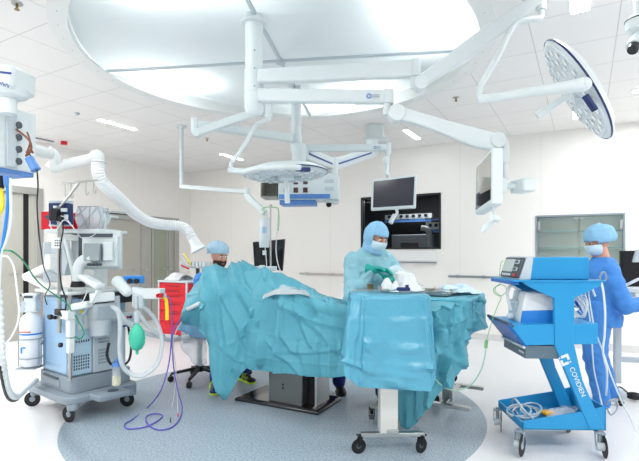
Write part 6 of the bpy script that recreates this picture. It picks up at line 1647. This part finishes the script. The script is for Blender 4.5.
# ---- stool
sl = Fr(-1.30, 5.10, 0.0)
t = thing('stool', 'black five-footed stool on casters behind the low point of the drape', 'stool', sl.o)
b = B(); b.cyl(sl(0, 0, 0.12), sl(0, 0, 0.46), 0.028); obj('gas_lift', b, 'black', t)
b = B(); b.lathe([(0.10, 0), (0.19, 0.02), (0.20, 0.05), (0.17, 0.08)], sl(0, 0, 0.46), (0, 0, 1), 28); obj('seat', b, 'dgrey', t)
b = B(); b.cyl(sl(0, 0, 0.10), sl(0, 0, 0.17), 0.045)
obj('hub', b, 'black', t)
for k in range(5):
    a = 2*PI*k/5+math.radians(-168)
    b = B(); b.beam(sl(0, 0, 0.14), sl(0.30*math.cos(a), 0.30*math.sin(a), 0.085), 0.045, 0.035, (0, 0, 1), 0.03, 0.022); l = obj('leg', b, 'black', t, bev=0.006)
    c = sl(0.30*math.cos(a), 0.30*math.sin(a), 0.032)
    b = B(); n_ = (RV*math.sin(a)-FV*math.cos(a))*0.022; b.cyl(c-n_, c+n_, 0.032); b.cyl(c, c+V((0, 0, 0.05)), 0.01); obj('caster', b, 'black', l, bev=0.004)

# ================================================================ PEOPLE
def hframe(ctr, yaw, pitch=0.0, roll=0.0):
    """head frame: +X is where the face looks; yaw is measured in camera coordinates (0 = picture right, -90 = towards us)"""
    return Matrix.Translation(ctr) @ Matrix.Rotation(TH+math.radians(yaw), 4, 'Z') @ Matrix.Rotation(math.radians(pitch), 4, 'Y') @ Matrix.Rotation(math.radians(roll), 4, 'X')
def add_head(b, T, neck_to=None):
    b2T = b.T; b.T = T
    b.sph((-0.012, 0, 0.03), 0.095, (1.02, 0.80, 0.98), 20)
    b.sph((0.012, 0, -0.035), 0.07, (1.0, 0.86, 1.15), 20)
    b.sph((0.045, 0, -0.092), 0.032, (1.0, 1.1, 0.8), 16)
    b.sph((0.074, 0, 0.03), 0.022, (0.6, 2.1, 0.5), 12)       # brow
    b.cap((0.084, 0, 0.018), (0.102, 0, -0.022), 0.010, 0.015, 12)   # nose
    for s in (-1, 1):
        b.sph((0.095, s*0.012, -0.026), 0.010, n=10)
        b.sph((-0.005, s*0.078, 0.0), 0.03, (0.6, 0.3, 1.0), 12)     # ear
        b.sph((0.066, s*0.042, -0.018), 0.022, (0.7, 0.9, 0.8), 12)  # cheek
    b.sph((0.083, 0, -0.056), 0.017, (0.6, 1.5, 0.42), 12); b.sph((0.081, 0, -0.067), 0.016, (0.6, 1.3, 0.45), 12)
    b.cap((-0.012, 0, -0.06), (-0.02, 0, -0.16), 0.054, 0.058, 18)
    b.T = b2T
def add_eyes(T, parent, closed=False):
    for s in (-1, 1):
        b = B(T); b.sph((0.079, s*0.032, 0.008), 0.0125, (0.8, 1.2, 0.7), 12); e = obj('eye', b, 'eye', parent)
        b = B(T); b.sph((0.0885, s*0.032, 0.006), 0.006, (0.5, 1, 1), 10); obj('iris', b, 'iris', e)
        b = B(T); b.cap((0.090, s*0.018, 0.030), (0.083, s*0.050, 0.030), 0.0045, 0.003, 8); obj('eyebrow', b, 'beard', parent)
def add_hand(b, wrist, dirv, palm_n, curl=0.5, sc=1.0, side=1, thumb=0.6):
    """palm plus five fingers; dirv = direction of fingers, palm_n = palm normal (side the fingers curl to)"""
    d = V(dirv).normalized(); n = V(palm_n); n = (n-d*n.dot(d)).normalized(); s = d.cross(n).normalized()*side
    w = V(wrist)
    T0 = b.T
    pc = w+d*0.05*sc
    R = Matrix((d, s, n)).transposed()
    b.sph(pc, 0.05*sc, (1.05, 0.84, 0.36), 16, R)
    b.sph(w+d*0.075*sc, 0.04*sc, (0.7, 1.02, 0.36), 14, R)
    for i, (off, L) in enumerate(((-0.030, 0.070), (-0.010, 0.078), (0.011, 0.072), (0.030, 0.056))):
        p = w+d*(0.088-0.006*abs(i-1))*sc+s*off*sc; ang = 0.0
        for k, fr in enumerate((0.45, 0.31, 0.24)):
            ang += curl*(0.75 if k == 0 else 1.0)
            dd = d*math.cos(ang)+n*math.sin(ang)
            q = p+dd*L*fr*sc; b.cap(p, q, (0.0095-0.0008*k)*sc, (0.0088-0.0008*k)*sc, 10); p = q
    p = w+d*0.025*sc-s*0.032*sc
    for k, (L, a) in enumerate(((0.045, 0.0), (0.032, 0.35), (0.026, 0.7))):
        dd = (d*math.cos(a+0.3)-s*0.75*(1-0.35*k)+n*(0.25+0.35*k)*thumb).normalized()
        q = p+dd*L*sc; b.cap(p, q, (0.0125-0.001*k)*sc, (0.011-0.001*k)*sc, 10); p = q
def shell(T, c, rad, keep, grow=1.0, n=40):
    b = B(T); b.sph(c, 1.0, rad, n, None, keep); return b

# ---- surgeon
HS = P(376.5, 238, 4.2)
yaw = -52
T = hframe(HS, yaw, 22)
S = thing('person', 'person in pale blue gown, hood and mask standing behind the front instrument table', 'person', (HS.x, HS.y, 0))
def sc_(l, d, z): return C(l, d, z)
Lc = (376.5-319.5)/470*4.2
shz = P(0, 250.5, 4.2).z
cx, cd = Lc-0.045, 4.27
shL, shR = C(cx-0.165, cd-0.04, shz-0.09), C(cx+0.15, cd+0.06, shz-0.09)
elL, elR = P(353, 296, 4.05), P(408, 292, 4.12)
wrL, wrR = P(373, 269.5, 3.98), P(394, 277, 3.98)
b = B(); add_head(b, T)
b.cap(C(cx, cd, 1.2), C(cx, cd, 0.98), 0.12, 0.12, 20); kneeL, ankL = C(0.22, 4.5, 0.46), C(0.19, 4.62, 0.12)
b.cap(C(cx-0.08, cd, 0.88), kneeL, 0.085, 0.06, 16); b.cap(C(cx+0.08, cd, 0.88), C(cx+0.1, cd, 0.46), 0.085, 0.06, 16)
b.cap(kneeL, ankL, 0.058, 0.042, 14); b.cap(C(cx+0.1, cd, 0.46), C(cx+0.1, cd, 0.12), 0.058, 0.042, 14)
for a_, e_, w_ in ((shL, elL, wrL), (shR, elR, wrR)): b.cap(a_, e_, 0.05, 0.042, 14); b.cap(e_, w_, 0.04, 0.028, 14)
b.cap(shL, shR, 0.05, 0.05, 14); b.cap(C(cx, cd, 1.22), C(Lc-0.01, 4.23, shz+0.02), 0.07, 0.05, 14)
body = obj('body', b, 'skin', S, remesh=0.009, sm=2)
add_eyes(T, body)
# gown
b = B(); n = 40
def oval(l, d, z, rx, ry, ang=0.0, tilt=0):
    ca, sa = math.cos(ang), math.sin(ang); r = []
    for k in range(n):
        a = 2*PI*k/n; x, y = rx*math.cos(a), ry*math.sin(a)
        r.append(b.v(C(l+x*ca-y*sa, d+x*sa+y*ca, z)))
    return r
b.loft([oval(Lc-0.02, 4.23, shz+0.075, 0.065, 0.065), oval(Lc-0.03, 4.24, shz+0.04, 0.09, 0.085), oval(cx+0.015, cd-0.01, shz-0.01, 0.14, 0.10, 0.3), oval(cx, cd, shz-0.08, 0.20, 0.135, 0.28), oval(cx, cd, shz-0.18, 0.205, 0.16, 0.2), oval(cx-0.01, cd, shz-0.34, 0.205, 0.165, 0.1), oval(cx-0.015, cd, 0.95, 0.235, 0.19), oval(cx-0.02, cd, 0.75, 0.25, 0.20), oval(cx-0.02, cd, 0.52, 0.265, 0.215)])
for a_, e_, w_ in ((shL, elL, wrL), (shR, elR, wrR)):
    b.cap(a_, e_, 0.078, 0.072, 16); b.cap(e_, e_.lerp(w_, 0.55), 0.072, 0.056, 16); b.cap(e_.lerp(w_, 0.5), e_.lerp(w_, 0.9), 0.058, 0.04, 16)
    for k in range(3): b.sph(e_.lerp(w_, 0.1+0.25*k)+V((0, 0, -0.01)), 0.075-0.012*k, (1, 1, 0.8), 14)
gown = obj('gown', b, 'gown', S, remesh=0.009, sm=1, disp=0.032, dscale=0.12, hard=True)
b = B(); tie = [C(cx-0.245, cd-0.02, 1.12), C(cx-0.20, cd-0.16, 1.08), C(cx-0.05, cd-0.21, 1.06), C(cx+0.12, cd-0.18, 1.05)]
b.tube(tie, 0.006, 6); obj('waist_tie', b, 'gown', gown)
# hood: full cover with face opening
def hoodkeep(c):
    return not (c.x > 0.30 and -0.62 < c.z < 0.34 and abs(c.y) < 0.78) or c.x < 0.42
b = shell(T, (-0.012, 0, 0.012), (0.118, 0.106, 0.138), lambda c: not (c.x > 0.45 and c.z < 0.20 and c.z > -0.80), n=48)
hd = obj('surgical_hood', b, 'cap', S, sol=0.006, disp=0.012, dscale=0.03)
b = B(T); b.loft([b.ring(V((-0.02+0.008*k, 0, -0.05-0.025*k)), V((1, 0, 0)), V((0, 1, 0)), 0.095+0.002*k, 0.09+0.006*k, 28) for k in range(4)], False); obj('hood_skirt', b, 'cap', hd, sol=0.005)
b = shell(T, (0.018, 0, -0.03), (0.098, 0.088, 0.085), lambda c: c.x > 0.05 and -0.95 < c.z < 0.28, n=40)
mk = obj('face_mask', b, 'mask', S, sol=0.003)
b = B(T); b.tube([(0.02, 0.092, -0.01), (-0.06, 0.10, 0.03), (-0.125, 0.03, 0.06), (-0.14, 0.0, 0.03)], 0.005, 6); b.tube([(-0.13, 0.0, 0.06), (-0.15, 0.02, 0.055), (-0.14, 0.03, 0.03)], 0.012, 6); obj('mask_tie', b, 'mask', mk)
# gloved hands
b = B(); dL = (P(391, 270, 3.92)-wrL).normalized()
b.cyl(wrL-dL*0.06, wrL+dL*0.01, 0.047, 0.034, 20); b.cap(wrL-dL*0.0, wrL+dL*0.05, 0.034, 0.03, 14)
add_hand(b, wrL+dL*0.01, dL, V((0, 0, -1))-FV*0.4, 0.38, 1.12, 1)
obj('glove', b, 'glove', S, remesh=0.004, sm=1)
b = B(); dR = (P(384, 281, 3.88)-wrR).normalized()
b.cyl(wrR-dR*0.06, wrR+dR*0.01, 0.045, 0.034, 20)
add_hand(b, wrR, dR, V((0, 0, 1))-FV*0.5, 0.45, 1.05, -1)
obj('glove', b, 'glove', S, remesh=0.004, sm=1)
# trousers and shoes
for dx, dd in ((-0.2, 0.0),):
    pass
kneeL, ankL = C(0.22, 4.5, 0.46), C(0.19, 4.62, 0.12)
b = B(); b.cap(C(cx-0.08, cd, 0.88), kneeL, 0.10, 0.075, 16); b.cap(kneeL, ankL, 0.072, 0.062, 16)
b.cap(C(cx+0.08, cd, 0.88), C(cx+0.1, cd, 0.46), 0.10, 0.075, 16); b.cap(C(cx+0.1, cd, 0.46), C(cx+0.1, cd, 0.12), 0.072, 0.062, 16)
obj('trousers', b, 'dscrub', S, remesh=0.012, sm=2, disp=0.02, dscale=0.08)
def shoe(parent, heel, toe, m='black', sole='black', r=0.045, accents=None):
    heel, toe = V(heel), V(toe); d = (toe-heel).normalized(); h0 = V((heel.x, heel.y, 0)); t0 = V((toe.x, toe.y, 0)); d = (t0-h0).normalized(); s = d.cross(V((0, 0, 1)))
    b = B(); R = Matrix((d, s, V((0, 0, 1)))).transposed()
    L = (t0-h0).length
    b.sph(h0+d*0.04+V((0, 0, 0.05)), 0.05, (0.95, 0.75, 0.95), 16, R); b.sph(h0+d*L*0.5+V((0, 0, 0.045)), 0.06, (1.4, 0.7, 0.72), 16, R); b.sph(t0-d*0.05+V((0, 0, 0.033)), 0.05, (1.1, 0.92, 0.62), 16, R); b.cyl(h0+d*0.05+V((0, 0, 0.05)), h0+d*0.05+V((0, 0, 0.11)), 0.045, 0.042)
    sh = obj('shoe', b, m, parent, remesh=0.008, sm=2)
    b = B(); b.prism([h0+d*x+s*y for x, y in ((0.0, -0.025), (0.03, -0.04), (L*0.6, -0.045), (L-0.04, -0.045), (L, -0.02), (L, 0.02), (L-0.04, 0.045), (L*0.6, 0.045), (0.03, 0.04), (0.0, 0.025))], (0, 0, 0.024)); obj('sole', b, sole, sh, bev=0.006)
    if accents:
        b = B()
        for k in range(4): b.tube([h0+d*(L*0.42+0.028*k)+s*0.048+V((0, 0, 0.045)), h0+d*(L*0.42+0.026*k)+s*0.01+V((0, 0, 0.098-0.011*k)), h0+d*(L*0.42+0.028*k)-s*0.048+V((0, 0, 0.045))], 0.005, 6)
        obj('laces', b, accents, sh)
    return sh
shoe(S, C(0.19, 4.70, 0), G(343, 397, 0.0), 'black', 'black')
shoe(S, C(cx+0.1, 4.36, 0), C(cx+0.14, 4.08, 0), 'black', 'black')
b = B()
o = crump('white_packaging', 'white paper packaging held in the green gloves of the standing person', 'packaging', P(408, 277, 3.95), 0.22, 0.15, 0.06, 'paper', 12)
bpy.data.objects.remove(o)
pk = cloth('white_packaging', [[P(392, 272, 3.98), P(400, 271, 4.0), P(412, 273, 4.05)], [P(393, 278, 3.92), P(403, 276, 3.9), P(416, 279, 3.95)], [P(400, 288, 3.85), P(410, 287, 3.8), P(420, 289, 3.85)], [P(410, 293, 3.8), P(420, 292.5, 3.75), P(428, 291.5, 3.75)]], 'paper', amp=0.02, freq=(10, 10, 10))
tag(pk, 'white paper packaging held in the green gloves of the standing person', 'packaging')
pk2 = cloth('clear_sleeve', [[P(388, 268, 4.02), P(398, 265, 4.05), P(411, 272, 4.1)], [P(393, 274, 3.98), P(404, 272, 4.0), P(416, 281, 4.0)], [P(400, 282, 3.95), P(412, 283, 3.95), P(424, 287, 3.9)]], 'film', amp=0.012, freq=(9, 9, 9))
tag(pk2, 'clear plastic sleeve behind the white packaging in the gloved hands', 'packaging')

# ---- seated man
HM = P(219, 256.5, 5.0)
T = hframe(HM, -42, 10, 0)
A = thing('person', 'bearded person in blue bouffant cap sitting behind the raised drape', 'person', (HM.x, HM.y, 0))
ml_ = (219-319.5)/470*5.0
pel = sl(0.02, 0.0, 0.62); che = C(ml_-0.07, 5.04, 1.0)
shl, shr = C(ml_-0.02, 5.2, 1.09), C(ml_-0.13, 4.86, 1.08)
ell, elr = C(ml_+0.18, 5.05, 0.93), C(ml_-0.20, 4.70, 0.86)
wrl, wrr = C(ml_+0.26, 4.98, 0.86), P(203, 313, 4.55)
k1_, a1_ = C(ml_+0.12, 4.72, 0.50), C(-1.06, 4.78, 0.12)
k2_, a2_ = C(ml_+0.30, 5.08, 0.50), C(-0.80, 5.10, 0.12)
b = B(); add_head(b, T); b.cap(pel, che, 0.14, 0.15, 20); b.cap(che, HM+V((0, 0, -0.13))-RV*0.015, 0.10, 0.055, 16); b.cap(shl, shr, 0.08, 0.08, 16)
for a_, e_, w_ in ((shl, ell, wrl), (shr, elr, wrr)): b.cap(a_, e_, 0.05, 0.043, 14); b.cap(e_, w_, 0.042, 0.028, 14)
for k_, an_ in ((k1_, a1_), (k2_, a2_)): b.cap(pel, k_, 0.09, 0.065, 16); b.cap(k_, an_, 0.06, 0.042, 14)
body = obj('body', b, 'skin', A, remesh=0.009, sm=2)
add_eyes(T, body)
b = shell(T, (0.015, 0, -0.045), (0.082, 0.073, 0.085), lambda c: c.x > -0.15 and c.z < 0.15 and not (c.x > 0.80 and -0.32 < c.z < -0.14 and abs(c.y) < 0.28), n=40); obj('beard', b, 'beard', body, sol=0.006)
b = B(T); b.cap((0.098, -0.022, -0.046), (0.098, 0.022, -0.046), 0.007, 0.007, 10); obj('moustache', b, 'beard', body)
b = B(); b.cap(pel, che, 0.165, 0.18, 20); b.cap(shl, shr, 0.105, 0.105, 16); b.cap(che, HM+V((0, 0, -0.16)), 0.13, 0.07, 16)
for a_, e_, w_ in ((shl, ell, wrl), (shr, elr, wrr)): b.cap(a_, e_, 0.075, 0.07, 14)
obj('scrub_top', b, 'scrub', A, remesh=0.012, sm=1, disp=0.028, dscale=0.1, hard=True)
b = B()
for k_, an_ in ((k1_, a1_), (k2_, a2_)): b.cap(pel, k_, 0.115, 0.085, 16); b.cap(k_, an_, 0.08, 0.06, 14)
obj('trousers', b, 'dscrub', A, remesh=0.012, sm=2, disp=0.03, dscale=0.08)
b = shell(T, (-0.03, 0, 0.075), (0.124, 0.114, 0.086), lambda c: c.z > -0.3-0.5*max(0, -c.x), n=48); cp_ = obj('bouffant_cap', b, 'pcap', A, sol=0.004, disp=0.02, dscale=0.03)
b = B(T); b.tube([(-0.03+0.118*math.cos(a), 0.105*math.sin(a), 0.035+0.020*math.cos(a)) for a in [2*PI*k/20 for k in range(20)]], 0.009, 8, 4, True); obj('elastic_band', b, 'pcap', cp_)
b = B(); b.cyl(wrr+(elr-wrr)*0.3, wrr, 0.042, 0.034, 18); add_hand(b, wrr, (P(188, 312, 4.45)-wrr), V((0, 0, -1)), 0.4, 1.0, 1); obj('glove', b, 'bglove', A, remesh=0.004, sm=1)
b = B(); b.cyl(wrl+(ell-wrl)*0.3, wrl, 0.042, 0.034, 18); add_hand(b, wrl, RV-FV*0.3, V((0, 0, -1)), 0.4, 1.0, -1); obj('glove', b, 'bglove', A, remesh=0.004, sm=1)
shoe(A, C(-1.09, 4.86, 0), G(214, 396, 0), 'navy', 'lime', accents='lime')
shoe(A, C(-0.88, 5.16, 0), G(254, 384.5, 0), 'black', 'lime', accents='lime')
b = B(); b.cap(P(188, 309, 4.36), P(199, 304, 4.36), 0.018, 0.022, 12); tag(obj('probe', b, 'white'), 'small white instrument handle held in the dark glove under the drape', 'instrument')

# ---- nurse at the right (stands still here)
NL, ND = (600-319.5)/470*4.2, 4.2
HN = P(598, 243, ND)
T = hframe(HN, 180, 10)
Nn = thing('person', 'person in bright blue scrubs, cap and mask behind the blue cart', 'person', (HN.x, HN.y, 0))
shz = P(0, 266, ND).z
bl = NL-0.01
sA, sB = C(bl-0.01, ND-0.17, shz-0.06), C(bl+0.02, ND+0.19, shz-0.06)
eA_, eB_ = C(bl+0.07, ND-0.26, shz-0.33), C(bl+0.02, ND+0.27, shz-0.33)
wA, wB = C(bl+0.17, ND-0.30, shz-0.36), C(bl-0.22, ND+0.20, shz-0.34)
wA = C(bl+0.28, ND-0.22, shz-0.30)
legs_ = ((C(bl-0.05, ND-0.09, 0.88), C(bl-0.10, ND-0.10, 0.47), C(bl-0.03, ND-0.10, 0.09)), (C(bl, ND+0.09, 0.88), C(bl+0.05, ND+0.10, 0.47), C(bl+0.16, ND+0.10, 0.11)))
b = B(); add_head(b, T); b.cap(C(bl, ND, 0.95), C(bl, ND, 1.2), 0.11, 0.11, 20); b.cap(C(bl, ND, 1.2), HN+V((0, 0, -0.13))+RV*0.03, 0.08, 0.05, 16); b.cap(sA, sB, 0.045, 0.045, 14)
for a_, e_, w_ in ((sA, eA_, wA), (sB, eB_, wB)): b.cap(a_, e_, 0.04, 0.036, 14); b.cap(e_, w_, 0.036, 0.027, 14)
for h_, k_, an_ in legs_: b.cap(h_, k_, 0.09, 0.06, 16); b.cap(k_, an_, 0.058, 0.04, 14)
add_hand(b, wA, RV+V((0, 0, 0.1)), V((0, 0, -1)), 0.3, 1.0, 1); add_hand(b, wB, -RV, V((0, 0, -1)), 0.35, 1.0, 1)
body = obj('body', b, 'skin', Nn, remesh=0.008, sm=1); add_eyes(T, body)
b = B(); n = 40
b.loft([oval(NL+0.03, ND, shz+0.075, 0.075, 0.075), oval(bl+0.02, ND, shz+0.02, 0.12, 0.15), oval(bl, ND, shz-0.04, 0.14, 0.23), oval(bl, ND, shz-0.25, 0.15, 0.205), oval(bl, ND, shz-0.42, 0.14, 0.185), oval(bl, ND, 0.85, 0.165, 0.20), oval(bl, ND, 0.74, 0.175, 0.205)])
for a_, e_, w_ in ((sA, eA_, wA), (sB, eB_, wB)): b.cap(a_, e_, 0.082, 0.072, 16); b.cap(e_, e_.lerp(w_, 0.75), 0.066, 0.05, 16)
obj('scrub_top', b, 'scrub', Nn, remesh=0.011, sm=1, disp=0.028, dscale=0.13, hard=True)
b = B()
for h_, k_, an_ in legs_: b.cap(h_, k_, 0.115, 0.088, 16); b.cap(k_, an_, 0.082, 0.07, 16)
obj('trousers', b, 'scrub', Nn, remesh=0.011, sm=1, disp=0.026, dscale=0.13, hard=True)
b = shell(T, (-0.025, 0, 0.055), (0.135, 0.122, 0.115), lambda c: c.z > -0.45 and not (c.x > 0.6 and c.z < -0.2), n=48); cp_ = obj('bouffant_cap', b, 'cap', Nn, sol=0.004, disp=0.02, dscale=0.035)
b = shell(T, (0.018, 0, -0.03), (0.098, 0.088, 0.085), lambda c: c.x > 0.05 and -0.95 < c.z < 0.28, n=40); mk = obj('face_mask', b, 'mask', Nn, sol=0.003)
b = B(T); b.tube([(0.02, 0.088, 0.0), (-0.05, 0.098, 0.02), (-0.12, 0.03, 0.02)], 0.004, 6); b.tube([(0.02, -0.088, 0.0), (-0.05, -0.098, 0.02), (-0.12, -0.03, 0.02)], 0.004, 6); obj('mask_tie', b, 'mask', mk)
shoe(Nn, C(bl+0.03, ND-0.10, 0), C(bl-0.22, ND-0.12, 0), 'white', 'white2')
shoe(Nn, C(bl+0.22, ND+0.10, 0), C(bl-0.03, ND+0.10, 0), 'white', 'white2')
# ================================================================ LIGHT, CAMERA
w = bpy.data.worlds.new('world'); scn.world = w; w.use_nodes = True
nt = w.node_tree; bg = nt.nodes['Background']; bg.inputs[0].default_value = (0.93, 0.97, 1.0, 1); bg.inputs[1].default_value = WORLDK
for k, (x, y, pw) in enumerate(((-3.9, -0.6, 60), (-1.5, -0.6, 50), (1.2, 0.8, 50), (3.0, 2.2, 40), (3.2, 4.4, 40), (3.0, 6.3, 50), (1.0, 6.9, 26), (-6.8, 0.8, 55), (-7.0, 2.9, 58))):
    area('unseen_fill', (x, y, HZ-0.04), 1.1, 0.5, pw*FILLK)  # added area lights out of view, brightening walls and ceiling
cam = bpy.data.cameras.new('camera'); co = bpy.data.objects.new('camera', cam); COL.objects.link(co)
co.location = (0, 0, CH); co.rotation_euler = (PI/2, 0, TH)
cam.sensor_width = 36; cam.lens = 36*470/639; cam.shift_y = 23.5/639; cam.shift_x = 0
cam.clip_start = 0.05
scn.camera = co
vs = scn.view_settings
vs.view_transform = 'Standard'; vs.look = 'None'; vs.gamma = 1; vs.exposure = EXPO; vs.use_curve_mapping = False
scn.cycles.max_bounces = 8; scn.cycles.diffuse_bounces = 5; scn.cycles.transparent_max_bounces = 12
scn.cycles.sample_clamp_indirect = 6
